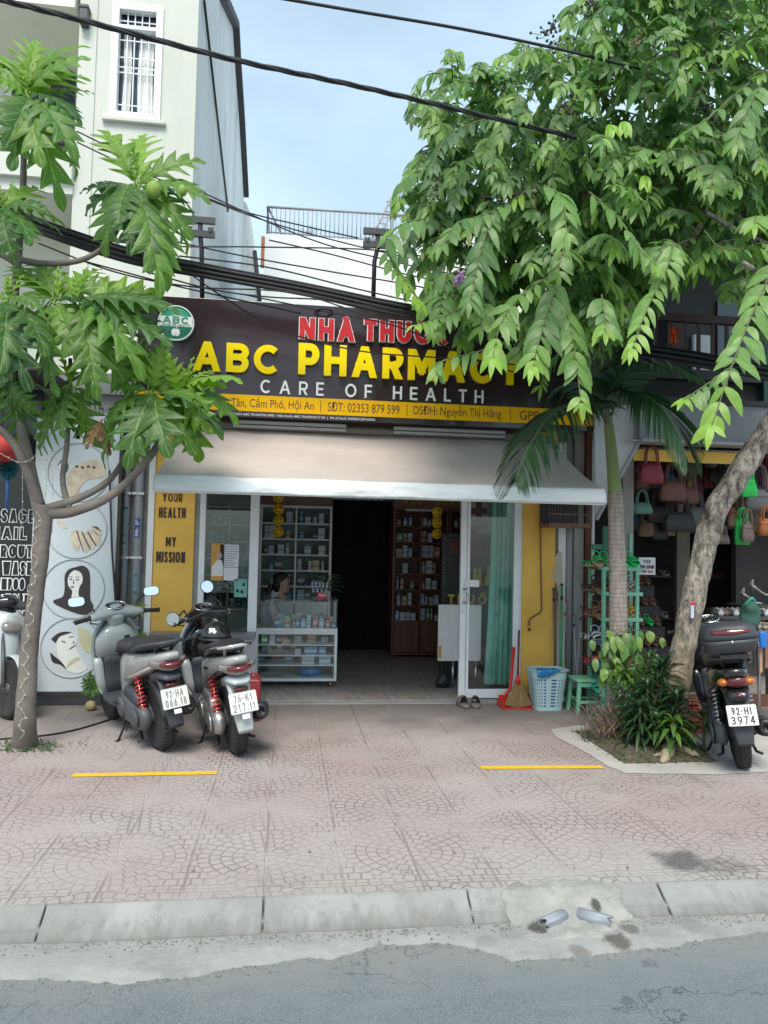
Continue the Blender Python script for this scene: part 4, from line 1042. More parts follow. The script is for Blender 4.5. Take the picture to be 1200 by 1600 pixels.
# person behind the counter: seated, in profile, facing right
hp_ = at(440, 911, 8.72); HX, HY, HZ = hp_.x, 8.72, hp_.z
per = thing('person', 'seated person in a white coat with a black ponytail behind the counter', 'person', (HX-.12, HY, .022))
def skinned(name, verts, edges, radii, m, parent, sub=2):
    me = bpy.data.meshes.new(name); p0 = WL[parent.name]
    me.from_pydata([V(v)-p0 for v in verts], edges, []); me.materials.append(m)
    o = bpy.data.objects.new(name, me); COL.objects.link(o); o.parent = parent; WL[o.name] = p0
    sm_ = o.modifiers.new('skin', 'SKIN')
    for i, r in enumerate(radii):
        sv = me.skin_vertices[0].data[i]; sv.radius = (r, r) if not isinstance(r, tuple) else r; sv.use_root = (i == 0)
    sm_.use_smooth_shade = True
    s = o.modifiers.new('s', 'SUBSURF'); s.levels = sub; s.render_levels = sub
    return o
sx_ = HX-.05; nz_ = HZ-.14; bz = .50
vs = [(sx_-.14, HY, bz), (sx_-.13, HY, bz+.2), (sx_-.09, HY, nz_-.10), (sx_-.03, HY, nz_), (sx_, HY, nz_+.07),
      (sx_-.07, HY-.15, nz_-.07), (sx_+.02, HY-.2, nz_-.30), (sx_+.22, HY-.16, nz_-.33),
      (sx_-.07, HY+.15, nz_-.07), (sx_+.04, HY+.2, nz_-.30), (sx_+.24, HY+.1, nz_-.33),
      (sx_+.12, HY-.10, bz-.02), (sx_+.28, HY-.10, bz-.02), (sx_+.26, HY-.10, .08), (sx_+.12, HY+.10, bz-.02), (sx_+.28, HY+.10, bz-.02), (sx_+.26, HY+.10, .08)]
ed = [(0, 1), (1, 2), (2, 3), (3, 4), (2, 5), (5, 6), (6, 7), (2, 8), (8, 9), (9, 10), (0, 11), (11, 12), (12, 13), (0, 14), (14, 15), (15, 16)]
rd = [.13, .12, .10, .05, .045, .06, .045, .035, .06, .045, .035, .075, .065, .045, .075, .065, .045]
skinned('coat', vs, ed, rd, M['coat_cloth'], per)
for sgn, (wx, wy) in ((-1, (sx_+.22, HY-.16)), (1, (sx_+.24, HY+.1))):     # hands with five fingers
    z = nz_-.33; hv = [(wx-.01, wy, z), (wx+.05, wy, z-.01)]; he = [(0, 1)]; hr = [.02, (.028, .014)]
    for f, (dy, L) in enumerate(((-.024, .05), (-.008, .06), (.008, .055), (.024, .042))):
        i = len(hv); hv += [(wx+.075, wy+dy, z-.012), (wx+.075+L*.5, wy+dy*1.1, z-.02), (wx+.075+L*.85, wy+dy*1.1, z-.045)]; he += [(1, i), (i, i+1), (i+1, i+2)]; hr += [.009, .008, .007]
    i = len(hv); hv += [(wx+.03, wy-sgn*.03, z-.01), (wx+.06, wy-sgn*.045, z-.025)]; he += [(0, i), (i, i+1)]; hr += [.010, .008]
    skinned('hand', hv, he, hr, M['skin'], per, 1)
hd = MB(); rings = []
for (dz, rx, ry, dx) in ((-.115, .035, .035, .012), (-.10, .052, .042, .022), (-.07, .068, .055, .016), (-.03, .078, .066, .010), (.01, .084, .071, .004), (.05, .085, .073, -.002), (.085, .074, .064, -.006), (.108, .048, .042, -.008), (.116, .012, .012, -.008)):
    rings.append(sect((HX+dx, HY, HZ+dz), (1, 0, 0), (0, 1, 0), rx, ry, 18, 2.15))
hd.loft(rings)
hd.loft([sect((HX+.079, HY, HZ+.022), (0, 1, 0), (0, 0, 1), .008, .008, 8, 2), sect((HX+.100, HY, HZ-.022), (0, 1, 0), (0, 0, 1), .013, .011, 8, 2), sect((HX+.078, HY, HZ-.034), (0, 1, 0), (0, 0, 1), .010, .006, 8, 2)])
hd.ball((HX+.082, HY, HZ-.058), .010, .022, .006).ball((HX+.080, HY, HZ-.070), .010, .018, .006)
for s_ in (-1, 1): hd.ball((HX-.004, HY+s_*.072, HZ-.005), .018, .008, .028)
hd.tube([(HX-.02, HY, HZ-.16), (HX-.005, HY, HZ-.08)], [.045, .042], 12)
face = hd.build('head', M['skin'], per)
ey = MB()
for s_ in (-1, 1): ey.ball((HX+.074, HY+s_*.032, HZ+.012), .006, .011, .006).bar((HX+.079, HY+s_*.018, HZ+.034), (HX+.072, HY+s_*.046, HZ+.036), .006, .005)
ey.build('eyes', M['hair'], face)
hr = MB(); rings = []
for (dz, x0_, x1_, ry) in ((-.10, -.082, -.03, .060), (-.06, -.092, -.012, .074), (-.02, -.098, -.002, .084), (.02, -.102, .030, .088), (.055, -.104, .068, .088), (.085, -.098, .078, .080), (.112, -.078, .062, .060), (.130, -.035, .02, .02)):
    rings.append(sect((HX+(x0_+x1_)/2, HY, HZ+dz), (1, 0, 0), (0, 1, 0), (x1_-x0_)/2, ry, 20, 2.3))
hr.loft(rings)
hr.loft([sect(p, (1, .2, .25), (0, 1, 0), r, r*1.1, 12, 2) for p, r in (((HX-.085, HY, HZ+.0), .03), ((HX-.115, HY, HZ-.02), .036), ((HX-.145, HY-.01, HZ-.10), .036), ((HX-.170, HY-.02, HZ-.20), .028), ((HX-.180, HY-.02, HZ-.27), .012))])
hr.build('hair', M['hair'], face)
MB().loft([sect((HX-.045+.012*k, HY, nz_+.035-.01*k), (1, 0, .35), (0, 1, 0), .055+.012*(k == 0), .066, 14, 2) for k in (0, 1)], cap=False).build('collar', M['paper'], per, solid=.004)
st_ = thing('stool', 'low black stool under the person behind the counter', 'stool', (sx_-.10, HY, .022))
MB().lathe([(0, .35), (.17, .35), (.18, .365), (.18, .385), (.16, .40), (0, .405)], Matrix.Translation((sx_-.10, HY, 0)), 24).build('seat', M['seat_vinyl'], st_)
for a in range(4): MB().tube([(sx_-.10+.1*math.cos(a*1.57+.78), HY+.1*math.sin(a*1.57+.78), .35), (sx_-.10+.17*math.cos(a*1.57+.78), HY+.17*math.sin(a*1.57+.78), .022)], .012).build('leg', M['steel'], st_)

# LED board, white display board, curtain, bag, fan
lb = rect(690, 834, 782, 950, 8.5); led = thing('sign_board', 'black illuminated sign board with red and yellow lettering behind the glass door', 'sign', (lb[0], 8.5, lb[2]))
MB().box(lb[0], lb[1], 8.5, 8.55, .03, lb[3]).build('panel', M['black_plastic'], led, bevel=.004)
M['neon_red'] = mat('red sign tube', (.55, .03, .06), .4); M['neon_yel'] = mat('yellow sign print', (.50, .45, .05), .4)
w_ = MB(); px_text(w_, 'PHARMACY', 699, 845, 785, 864, 8.48, t=.2, gap=.2, d=.012); w_.build('red_lettering', M['neon_red'], led)
w_ = MB(); px_text(w_, 'PHARMACY', 699, 845, 785, 864, 8.476, t=.2, gap=.2, d=.004, grow=-.004); w_.build('letter_core', M['letter_black'], led)
w_ = MB(); px_text(w_, 'NHÀ', 722, 889, 772, 915, 8.48, t=.22, gap=.3, d=.012); px_text(w_, 'THUỐC', 700, 929, 778, 944, 8.48, t=.24, gap=.3, d=.012); w_.build('yellow_lettering', M['neon_yel'], led)
w_ = MB(); 
for k in range(28): w_.ball((lb[0]+.03, 8.497, lerp(lb[3]-.03, .6, k/27)), .006, .004, .006, 6, 4)
for k in range(18): w_.ball((lerp(lb[0]+.03, lb[1]-.03, k/17), 8.497, lb[3]-.03), .006, .004, .006, 6, 4)
w_.build('bulbs', M['steel'], led)
wb = rect(685, 945, 752, 1033, 7.9); wbt = thing('display_board', 'white board on steel legs just inside the glass door', 'board', (wb[0], 7.9, wb[2]))
MB().box(wb[0], wb[1], 7.9, 7.94, wb[2], wb[3]).build('panel', M['paper'], wbt, bevel=.006)
for x in (lerp(wb[0], wb[1], .36), wb[1]-.05): MB().tube([(x, 7.92, wb[2]), (x, 7.92, .022)], .012).build('leg', M['steel'], wbt)
MB().box(wb[0]+.004, wb[0]+.035, 7.895, 7.899, wb[2]+.03, wb[2]+.16).build('orange_tape', M['poster_orange'], wbt)
hb = thing('hand_bag', 'black bag with straps on the floor below the white board', 'bag', (at(693, 1065, 7.95).x, 7.97, .022))
X = hb.location.x; MB().loft([sect((X, 7.98, .025), (1, 0, 0), (0, 1, 0), .075, .05), sect((X, 7.98, .08), (1, 0, 0), (0, 1, 0), .082, .055), sect((X+.01, 7.98, .15), (1, 0, 0), (0, 1, 0), .05, .04), sect((X+.02, 7.98, .21), (1, 0, 0), (0, 1, 0), .015, .012)]).build('bag_body', M['black_plastic'], hb)
MB().tube(spline([(X-.05, 7.95, .1), (X-.01, 7.92, .25), (X+.03, 7.95, .12)], 6), .008).build('strap', M['seat_vinyl'], hb)
cu = thing('door_curtain', 'mint green curtain hanging behind the glass door leaf', 'curtain', (at(758, 900, 7.75).x, 7.75, 2.2))
xa0, xa1, xb0, xb1 = at(768, 782, 7.75).x, at(801, 782, 7.75).x, at(755, 1072, 7.75).x, at(797, 1072, 7.75).x; rows = []
for j in range(20):
    v = j/19; row = []
    for i in range(61): u = i/60; row.append(V((lerp(lerp(xa0, xb0, v**2), lerp(xa1, xb1, v), u), 7.72+.028*math.sin(u*30+.5*v)+.01*math.sin(u*71), lerp(2.2, .10, v))))
    rows.append(row)
MB().grid(rows).build('cloth', M['curtain'], cu)
MB().tube([(xa0-.1, 7.74, 2.21), (xa1+.1, 7.74, 2.21)], .012).build('rail', M['steel'], cu)

# strings of yellow smiley discs
M['smile'] = mat('yellow smiley print', (.80, .50, .01), .4, .05, 5)
for (cxs, Y, ysx, lab) in ((435, 8.9, (777, 795.5, 813, 831), 'hanging before the white cabinet'), (683, 8.9, (800, 817, 834), 'hanging before the brown cabinet')):
    t = thing('smiley_garland', 'string of yellow smiley discs ' + lab, 'decoration', at(cxs, ysx[0], Y))
    a_, b_ = at(cxs, 760, Y), at(cxs, ysx[-1], Y); MB().tube([(a_.x, Y+.006, 2.75), (b_.x, Y+.006, b_.z)], .002, 5).build('string', M['steel'], t)
    for y in ysx:
        c = at(cxs, y, Y); d_ = disc(MB(), c, .063, Y-.004, Y).build('smiley', M['smile'], t)
        f_ = MB(); f_.ball((c.x-.02, Y-.005, c.z+.012), .006, .002, .008, 8, 6).tube([(c.x-.028+.014*i, Y-.006, c.z-.022-.010*math.sin(math.pi*i/4)) for i in range(5)], .003, 5); f_.build('face_lines', M['letter_brown'], d_)
        f_ = MB(); f_.ball((c.x+.022, Y-.006, c.z+.022), .010, .002, .010, 10, 6).ball((c.x+.034, Y-.006, c.z+.026), .010, .002, .010, 10, 6).ball((c.x+.029, Y-.006, c.z+.012), .009, .002, .010, 10, 6); f_.build('heart', M['letter_red'], d_)
# ================================================================ SCOOTERS
M['grey_paint'] = mat('grey green scooter paint', (.32, .36, .35), .30, .06, 5, .02, coat=.5, dirt=.3, dirtcol=(.22, .205, .18))
M['grey_light'] = mat('light grey scooter paint', (.42, .46, .46), .30, .06, 5, .02, coat=.5, dirt=.3, dirtcol=(.22, .205, .18))
M['grey_tail'] = mat('warm grey scooter paint', (.36, .36, .345), .30, .06, 5, .02, coat=.5, dirt=.3, dirtcol=(.22, .205, .18))
M['black_paint'] = mat('black scooter paint', (.016, .018, .024), .2, .1, 3, .01, coat=.7)
M['lens_red'] = mat('red lamp lens', (.12, .008, .012), .12, .2, 14, .04, 60, coat=.8)
M['lens_smoke'] = mat('smoked lamp lens', (.20, .18, .17), .1, .3, 18, .03, 50, coat=.8)
M['lens_amber'] = mat('amber lamp lens', (.48, .13, .012), .12, .2, 14, .04, 60, coat=.8)
M['spring_red'] = mat('red shock spring', (.55, .03, .03), .35, .1, 8)
M['plate_white'] = mat('licence plate sheet', (.72, .72, .66), .4, .06, 12, .05)
M['cast_grey'] = mat('cast engine grey', (.075, .082, .088), .5, .2, 14, .2, 90, dirt=0)
M['cast_silver'] = mat('cast silver aluminium', (.42, .42, .42), .35, .15, 12, .1, metal=.8)
M['mirror'] = mat('mirror glass', (.9, .93, .93), .03, .02, 3, 0, metal=1)
M['exhaust'] = mat('dark exhaust metal', (.05, .05, .052), .45, .25, 12, .1, metal=.6)

def rings_x(l, p=2.6, n=18, y0=0): return [sect((x, y0, z), (0, 1, 0), (0, 0, 1), w, h, n, p) for x, z, w, h in l]
def wheel(t, x, R, w, tire_m, rim_m, nm='wheel'):
    Mx = Matrix.Translation((x, 0, R)) @ Matrix.Rotation(rad(90), 4, 'X')
    prof = []
    for k in range(15):
        a = rad(lerp(-115, 115, k/14)); prof.append((R-w*.8 + w*.8*math.cos(a), w*math.sin(a)))
    tb = MB()
    n = 72; vs = []; m = len(prof)
    tb.lathe(prof, Mx, n)
    # tread grooves as raised blocks
    for k in range(44):
        for s in (-1, 1):
            a = 2*math.pi*(k+.25*s)/44; rr = R-.0035
            c = Mx @ V((rr*math.cos(a), rr*math.sin(a), s*w*.42)); c2 = Mx @ V((rr*math.cos(a+.05)*.985, rr*math.sin(a+.05)*.985, s*w*.86))
            tb.bar(c, c2, .012, .006)
    o = tb.build(nm, tire_m, t)
    rb = MB(); ri = R-w*1.35
    rb.lathe([(ri, -w*.7), (ri+.012, -w*.75), (ri+.012, w*.75), (ri, w*.7), (ri-.02, w*.3), (ri-.02, -w*.3)], Mx, 40, close=True)
    for k in range(6):
        a = 2*math.pi*k/6; rb.bar(Mx @ V((.03*math.cos(a), .03*math.sin(a), 0)), Mx @ V(((ri-.01)*math.cos(a+.25), (ri-.01)*math.sin(a+.25), 0)), .028, .02, up=(0, 1, 0))
    rb.lathe([(0, -.05), (.045, -.05), (.05, 0), (.045, .05), (0, .05)], Mx, 20)
    rb.build('rim', rim_m, o)
    return o
def scooter(name, label, c):
    t = thing(name, label, 'scooter', (0, 0, 0), 0, 'scooters parked on the pavement')
    body, tail, top = M[c['body']], M[c['tail']], M[c['top']]
    R = .268
    wheel(t, 0, R, .052, M['rubber'], M['cast_grey']); wheel(t, 1.24, R, .045, M['rubber'], M['cast_grey'])
    # tail and side panels
    b = MB().loft(rings_x([(.66, .42, .05, .12), (.60, .45, .09, .20), (.48, .52, .12, .21), (.32, .605, .140, .15), (.12, .665, .146, .10), (-.08, .712, .136, .07), (-.24, .745, .110, .052), (-.36, .772, .078, .036), (-.43, .79, .04, .018)], 3.6))
    b.build('tail_panel', tail, t)
    MB().loft(rings_x([(.30, .53, .148, .026), (.12, .578, .150, .024), (-.10, .648, .138, .022), (-.26, .70, .11, .020)], 3)).build('side_trim', M['black_gloss'] if c.get('trim') else tail, t)
    s = MB().loft(rings_x([(.66, .665, .07, .03), (.60, .725, .105, .05), (.48, .775, .135, .055), (.28, .79, .150, .052), (.12, .80, .15, .05), (.04, .825, .148, .055), (-.14, .845, .125, .045), (-.26, .85, .085, .028), (-.31, .85, .04, .012)], 2.8))
    s.build('seat', M['seat_vinyl'], t)
    # grab rail
    g = MB().tube(spline([(.02, .155, .80), (-.10, .155, .835), (-.28, .125, .87), (-.37, .07, .882), (-.385, 0, .885), (-.37, -.07, .882), (-.28, -.125, .87), (-.10, -.155, .835), (.02, -.155, .80)], 5), .014, 8)
    g.bar((-.33, .08, .875), (-.22, .06, .80), .02).bar((-.33, -.08, .875), (-.22, -.06, .80), .02)
    g.build('grab_rail', M[c.get('rail', 'dark_plastic')], t)
    # footboard, belly, tunnel
    f = MB().loft(rings_x([(.52, .265, .10, .035), (.60, .275, .165, .028), (.85, .275, .170, .028), (1.0, .30, .15, .03), (1.05, .36, .10, .03)], 4))
    f.loft(rings_x([(.10, .33, .08, .07), (.35, .30, .10, .10), (.7, .22, .09, .05), (.95, .22, .06, .04)], 3))
    f.build('footboard', M['dark_plastic'], t, bevel=0)
    # leg shield (outer, curved) and its inner panel towards the rider
    rows = []
    for z, w, xc in ((.22, .12, 1.02), (.30, .165, 1.05), (.42, .19, 1.075), (.55, .20, 1.07), (.68, .205, 1.045), (.78, .20, 1.02), (.86, .17, .995), (.93, .11, .975)):
        rows.append([V((xc+.05 - .13*abs(u)**1.8, u*w, z + .02*abs(u))) for u in [k/8-1 for k in range(17)]])
    MB().grid(rows).build('leg_shield', body, t, solid=.03, sub=1)
    ip = MB().loft([sect((x, 0, z), (0, 1, 0), (1, 0, .35), w, d, 20, 3) for x, z, w, d in ((1.0, .60, .145, .03), (.965, .65, .175, .045), (.935, .72, .185, .055), (.925, .79, .175, .06), (.92, .85, .13, .06), (.925, .90, .075, .05))])
    ip.build('inner_panel', body, t)
    MB().loft([sect((x, 0, z), (0, 1, 0), (1, 0, .2), w, .03, 16, 3) for x, z, w in ((.93, .30, .11), (.985, .42, .12), (.97, .56, .125), (.955, .63, .12))]).build('inner_mat', M['dark_plastic'], t)
    for s_ in (1, -1):
        MB().loft([sect((x, s_*y, z), (1, 0, 0), (0, 1, 0), rx, ry, 14, 3) for x, y, z, rx, ry in ((.99, .115, .30, .03, .03), (.985, .15, .42, .035, .038), (.97, .16, .56, .04, .04), (.965, .165, .62, .03, .03))]).build('side_cover', M[c.get('cover', c['body'])], t)
    sl_ = MB().box(.872, .90, -.045, .045, .742, .752); sl_.box(.862, .89, -.10, -.05, .735, .79)
    sl_.box(.90, .93, -.015, .03, .655, .69)
    sl_.build('glove_recess', M['black_plastic'], t, bevel=.01)
    # steering column cover, handlebar cover, cluster
    MB().loft([sect((x, 0, z), (0, 1, 0), (1, 0, .3), w, d, 18, 2.6) for x, z, w, d in ((.93, .86, .07, .045), (.92, .92, .068, .05), (.91, .96, .085, .06), (.905, 1.0, .10, .07))]).build('steering_cover', top, t)
    hb_ = MB().loft([sect((x, y, z), (1, 0, .1), (0, 0, 1), rx, rz, 16, 2.5) for y, x, z, rx, rz in ((-.235, .835, .985, .022, .026), (-.19, .845, .99, .038, .035), (-.12, .88, 1.0, .055, .048), (-.05, .915, 1.015, .085, .06), (0, .92, 1.02, .092, .064), (.05, .915, 1.015, .085, .06), (.12, .88, 1.0, .055, .048), (.19, .845, .99, .038, .035), (.235, .835, .985, .022, .026))])
    hb_.build('handlebar_cover', top, t, sub=1)
    Rc = Matrix.Translation((.875, 0, 1.055)) @ Matrix.Rotation(rad(-32), 4, 'Y')
    cl = MB(); cl.loft([[Rc @ p for p in sect((0, 0, z), (1, 0, 0), (0, 1, 0), rx, ry, 28, 2.2)] for z, rx, ry in ((-.03, .052, .085), (.004, .056, .088), (.010, .05, .08))])
    clo = cl.build('instrument_cluster', M['black_gloss'], t)
    cr_ = MB(); cr_.tube([Rc @ V((.054*math.cos(a*.2244), .086*math.sin(a*.2244), .010)) for a in range(28)], .005, 6, closed=True)
    cr_.tube([Rc @ V((-.005+.034*math.cos(a*.2244), .034*math.sin(a*.2244), .013)) for a in range(28)], .002, 5, closed=True)
    for k in range(9): a = rad(-60+30*k); cr_.bar(Rc @ V((-.005-.030*math.cos(a), .030*math.sin(a), .012)), Rc @ V((-.005-.024*math.cos(a), .024*math.sin(a), .012)), .002)
    cr_.build('dial_ring', M['chrome'], clo)
    for s_ in (1, -1):
        g_ = MB(); g_.tube([(.838, s_*.225, .985), (.80, s_*.345, .975)], .017, 12).tube([(.80, s_*.345, .975), (.796, s_*.36, .974)], .021, 12)
        for k in range(7): g_.lathe([(.019, -.003), (.019, .003)], Matrix.Translation((lerp(.832, .806, k/6), s_*lerp(.245, .33, k/6), lerp(.984, .976, k/6))) @ Matrix.Rotation(rad(90), 4, 'X'), 12)
        g_.build('grip', M['rubber'], t)
        lv = MB().tube(spline([(.875, s_*.19, .985), (.885, s_*.25, .982), (.868, s_*.34, .976), (.862, s_*.36, .972)], 4), .008, 8)
        lv.box(.82, .875, min(s_*.19, s_*.235), max(s_*.19, s_*.235), .965, 1.005)
        lv.build('brake_lever', M['steel'] if not c.get('dark_lever') else M['black_plastic'], t, bevel=0)
        if s_ in c.get('mirrors', (1, -1)):
            mr = c.get('mirror_pos', {}).get(s_, (.90, s_*.31, 1.17))
            st_ = MB().tube(spline([(.875, s_*.175, 1.0), (.885, s_*.19, 1.06), (mr[0]+.03, s_*.5*(.19+abs(mr[1])), lerp(1.06, mr[2], .6)), (mr[0]+.02, mr[1], mr[2])], 5), .007, 8)
            so_ = st_.build('mirror', M['black_plastic'], t)
            v_ = (Matrix.Rotation(-rad(c.get('hd', 100)), 3, 'Z') @ (V((.6, -5.6, .4)).normalized()+V((.5, -.8, .42)).normalized())); nrm = c.get('mirror_fix', {}).get(s_, v_).normalized(); Rm = nrm.to_track_quat('Z', 'Y').to_matrix().to_4x4(); Rm.translation = V(mr)
            round_ = c.get('mirror_round')
            ew, eh = (.058, .058) if round_ else (.068, .042)
            pw = 2 if round_ else 3.2
            hm_ = MB().loft([[Rm @ p for p in sect((0, 0, z), (1, 0, 0), (0, 1, 0), ew*k, eh*k, 22, pw)] for z, k in ((-.03, .4), (-.022, .85), (-.004, 1.04), (.002, 1.02))])
            ho = hm_.build('mirror_shell', M['black_plastic'], so_)
            MB().loft([[Rm @ p for p in sect((0, 0, z), (1, 0, 0), (0, 1, 0), ew*.95, eh*.93, 22, pw)] for z in (.0025, .004)]).build('mirror_glass', M['mirror'], so_, smooth=False)
    cb = MB()
    for s_ in (1, -1): cb.tube(spline([(.85, s_*.21, .975), (.93, s_*.20, .93), (.955, s_*.10, .90), (.95, s_*.05, .86)], 5), .006, 6)
    cb.build('control_cable', M['black_plastic'], t)
    # fork, front fender, headlamp
    fk = MB()
    for s_ in (1, -1): fk.tube([(1.24, s_*.075, R), (1.06, s_*.07, .74)], .018, 10)
    fk.tube([(1.24, -.09, R), (1.24, .09, R)], .012, 8); fk.build('fork', M['cast_grey'], t)
    rows = []
    for k in range(15):
        a = rad(lerp(15, 150, k/14)); rr = R+.035; rows.append([V((1.24+(rr-.02*abs(u)**2)*math.cos(a), .062*u, R+(rr-.02*abs(u)**2)*math.sin(a))) for u in (-1, -.6, 0, .6, 1)])
    MB().grid(rows).build('front_fender', body, t, solid=.006, sub=1)
    MB().loft([sect((x, 0, z), (0, 1, 0), (-.2, 0, 1), w, h, 18, 2.6) for x, z, w, h in ((1.07, .80, .10, .06), (1.10, .80, .09, .05), (1.12, .795, .05, .03))]).build('headlight', M['lens_smoke'], t)
    # engine, belt case, shock, exhaust, stand
    e = MB().loft(rings_x([(-.02, R, .05, .06), (.10, .30, .09, .09), (.30, .32, .11, .12), (.48, .34, .09, .10), (.56, .35, .05, .05)], 3.5))
    for k in range(6): e.box(.46+.016*k, .468+.016*k, -.10, .10, .25, .43)
    e.build('engine', M['cast_grey'], t, bevel=0)
    cv = MB().loft([sect((x, y, z), (0, 1, 0), (0, 0, 1), w, h, 18, 2.8) for x, y, z, w, h in ((.46, .10, .31, .03, .05), (.42, .115, .31, .05, .10), (.34, .125, .31, .055, .118), (.20, .128, .295, .055, .10), (.05, .125, .275, .053, .105), (-.05, .12, R, .045, .085), (-.09, .115, R, .03, .04))])
    for (x, z, r) in ((.34, .31, .085), (.02, .275, .075)):
        cv.lathe([(r, 0), (r*.92, .012), (r*.4, .016), (0, .016)], Matrix.Translation((x, .178, z)) @ Matrix.Rotation(rad(-90), 4, 'X'), 24)
    for k in range(8): a = k*.785; cv.ball((.34+.10*math.cos(a), .172, .31+.10*math.sin(a)), .008, .008, .008, 6, 4)
    cv.build('belt_case', M[c.get('case', 'cast_grey')], t)
    ab = MB().loft([sect((x, .12, z), (0, 1, 0), (0, 0, 1), .045, h, 14, 3.5) for x, z, h in ((.30, .43, .03), (.26, .44, .055), (.10, .42, .06), (.0, .40, .045))]); ab.build('air_box', M[c.get('airbox', 'dark_plastic')], t)
    for s_ in (1, -1):
        p0, p1 = V((-.045, s_*.125, .285)), V((.075, s_*.115, .62)); d = p1-p0
        so_ = MB().tube([p0, p0.lerp(p1, .35)], .016, 10).tube([p0, p1], .008, 8).tube([p0-d*.02, p0+d*.06], .022, 10).build('shock_absorber', M['steel'], t)
        X = d.cross(V((0, 1, 0))).normalized(); Y = d.cross(X).normalized(); pts = []
        for k in range(9*12+1):
            u = k/(9*12); a = 2*math.pi*9*u; pts.append(p0.lerp(p1, lerp(.16, .96, u)) + (X*math.cos(a)+Y*math.sin(a))*.026)
        MB().tube(pts, .0065, 6).build('spring', M[c.get('spring', 'spring_red')], so_)
    ex = MB().tube(spline([(.48, -.05, .24), (.40, -.11, .17), (.28, -.155, .19), (.20, -.165, .25)], 5), .018, 10)
    ex.loft([sect((x, -.175, z), (0, 1, 0), (0, 0, 1), r, r*1.12, 18, 2.2) for x, z, r in ((.24, .262, .025), (.20, .268, .052), (.10, .285, .060), (-.08, .315, .063), (-.18, .332, .060), (-.205, .336, .045), (-.206, .336, .022), (-.18, .332, .018))])
    eo = ex.build('exhaust', M['exhaust'], t)
    MB().loft([sect((x, -.190, z), (0, 1, 0), (0, 0, 1), .055, .062, 16, 2.6) for x, z in ((.16, .285), (.10, .30), (-.08, .33), (-.15, .340))]).build('heat_shield', M[c.get('shield', 'dark_plastic')], eo)
    sd_ = MB().tube([(.44, .10, .20), (.41, .20, .03)], .010, 8).tube([(.41, .20, .03), (.38, .235, .028)], .012, 8).tube([(.44, .08, .20), (.36, .15, .10)], .006, 6); sd_.build('side_stand', M['black_plastic'], t)
    cs = MB(); 
    for s_ in (1, -1): cs.tube([(.24, s_*.09, .20), (.06, s_*.12, .10), (.04, s_*.16, .085)], .011, 8)
    cs.tube([(.22, -.1, .19), (.22, .1, .19)], .012, 8).build('centre_stand', M['black_plastic'], t)
    for s_ in (1, -1): MB().box(.36, .44, min(s_*.15, s_*.22), max(s_*.15, s_*.22), .33, .35).build('foot_peg', M['rubber'], t, bevel=.006)
    # rear lamp group
    if c.get('lamps') == 'amber':
        MB().loft([sect((x, 0, .705), (0, 1, 0), (-.25, 0, 1), w, h, 18, 2.6) for x, w, h in ((-.26, .085, .045), (-.345, .075, .045), (-.385, .05, .032))]).build('tail_light', M['lens_red'], t)
        for s_ in (1, -1): MB().ball((-.335, s_*.088, .705), .04, .042, .030, 14, 8).build('turn_signal', M['lens_amber'], t)
        MB().loft([sect((x, 0, z), (0, 1, 0), (0, 0, 1), w, h, 16, 3) for x, z, w, h in ((-.20, .64, .10, .05), (-.36, .615, .08, .035), (-.40, .60, .05, .02))]).build('lamp_housing', M['black_gloss'], t)
        MB().ball((-.395, 0, .615), .015, .03, .014).build('reflector', M['lens_red'], t)
    else:
        MB().loft([sect((-.30-.075*(1-(y/.135)**2), y, .705+.03*(y/.135)**2), (1, 0, 0), (-.3, 0, 1), .045*(1-.5*abs(y/.14)), .040*(1-.45*abs(y/.14)), 14, 2.5) for y in [-.135+.27*k/10 for k in range(11)]]).build('lamp_housing', M['lens_smoke'], t)
        MB().loft([sect((-.318-.078*(1-(y/.115)**2), y, .715+.015*(y/.1)**2), (1, 0, 0), (-.3, 0, 1), .043, .030*(1-.55*abs(y/.095)), 14, 2.4) for y in [-.088+.176*k/8 for k in range(9)]]).build('tail_light', M['lens_red'], t)
        MB().loft([sect((x, 0, z), (0, 1, 0), (0, 0, 1), w, h, 16, 3) for x, z, w, h in ((-.16, .60, .10, .05), (-.30, .635, .095, .035), (-.375, .625, .075, .022), (-.40, .615, .05, .012))]).build('under_tail', M[c.get('undertail', 'dark_plastic')], t)
        MB().loft([sect((x, 0, .565), (0, 1, 0), (0, 0, 1), .055, .018, 12, 3) for x in (-.34, -.368, -.374)]).build('reflector', M['lens_red'], t)
    # mudguard, plate
    mg = MB().loft([sect((x, 0, z), (0, 1, 0), V((-.85, 0, -.4)).cross(V((0, 1, 0))).normalized(), w, .018, 14, 3.5) for x, z, w in ((-.22, .63, .09), (-.30, .57, .085), (-.335, .47, .075), (-.355, .36, .068), (-.385, .26, .055))])
    mg.build('mudguard', M[c.get('flap', 'dark_plastic')], t)
    rows = []
    for k in range(13):
        a = rad(lerp(60, 172, k/12)); rr = R+.03; rows.append([V(((rr-.02*abs(u)**2)*math.cos(a), .065*u, R+(rr-.02*abs(u)**2)*math.sin(a))) for u in (-1, -.6, 0, .6, 1)])
    MB().grid(rows).build('tyre_hugger', M['dark_plastic'], t, solid=.006)
    # plate: local x right when seen from behind (= -y), z up, tilted
    n_ = V((-1, 0, .28)).normalized(); up_ = (V((0, 0, 1)) - n_*n_.z).normalized(); rt = V((0, -1, 0))
    pc = V((-.405, 0, .475)); w, h = .20, .148
    Mp = Matrix(((rt.x, -n_.x, up_.x, 0), (rt.y, -n_.y, up_.y, 0), (rt.z, -n_.z, up_.z, 0), (0, 0, 0, 1))); Mp.translation = pc - rt*w/2 - up_*h/2
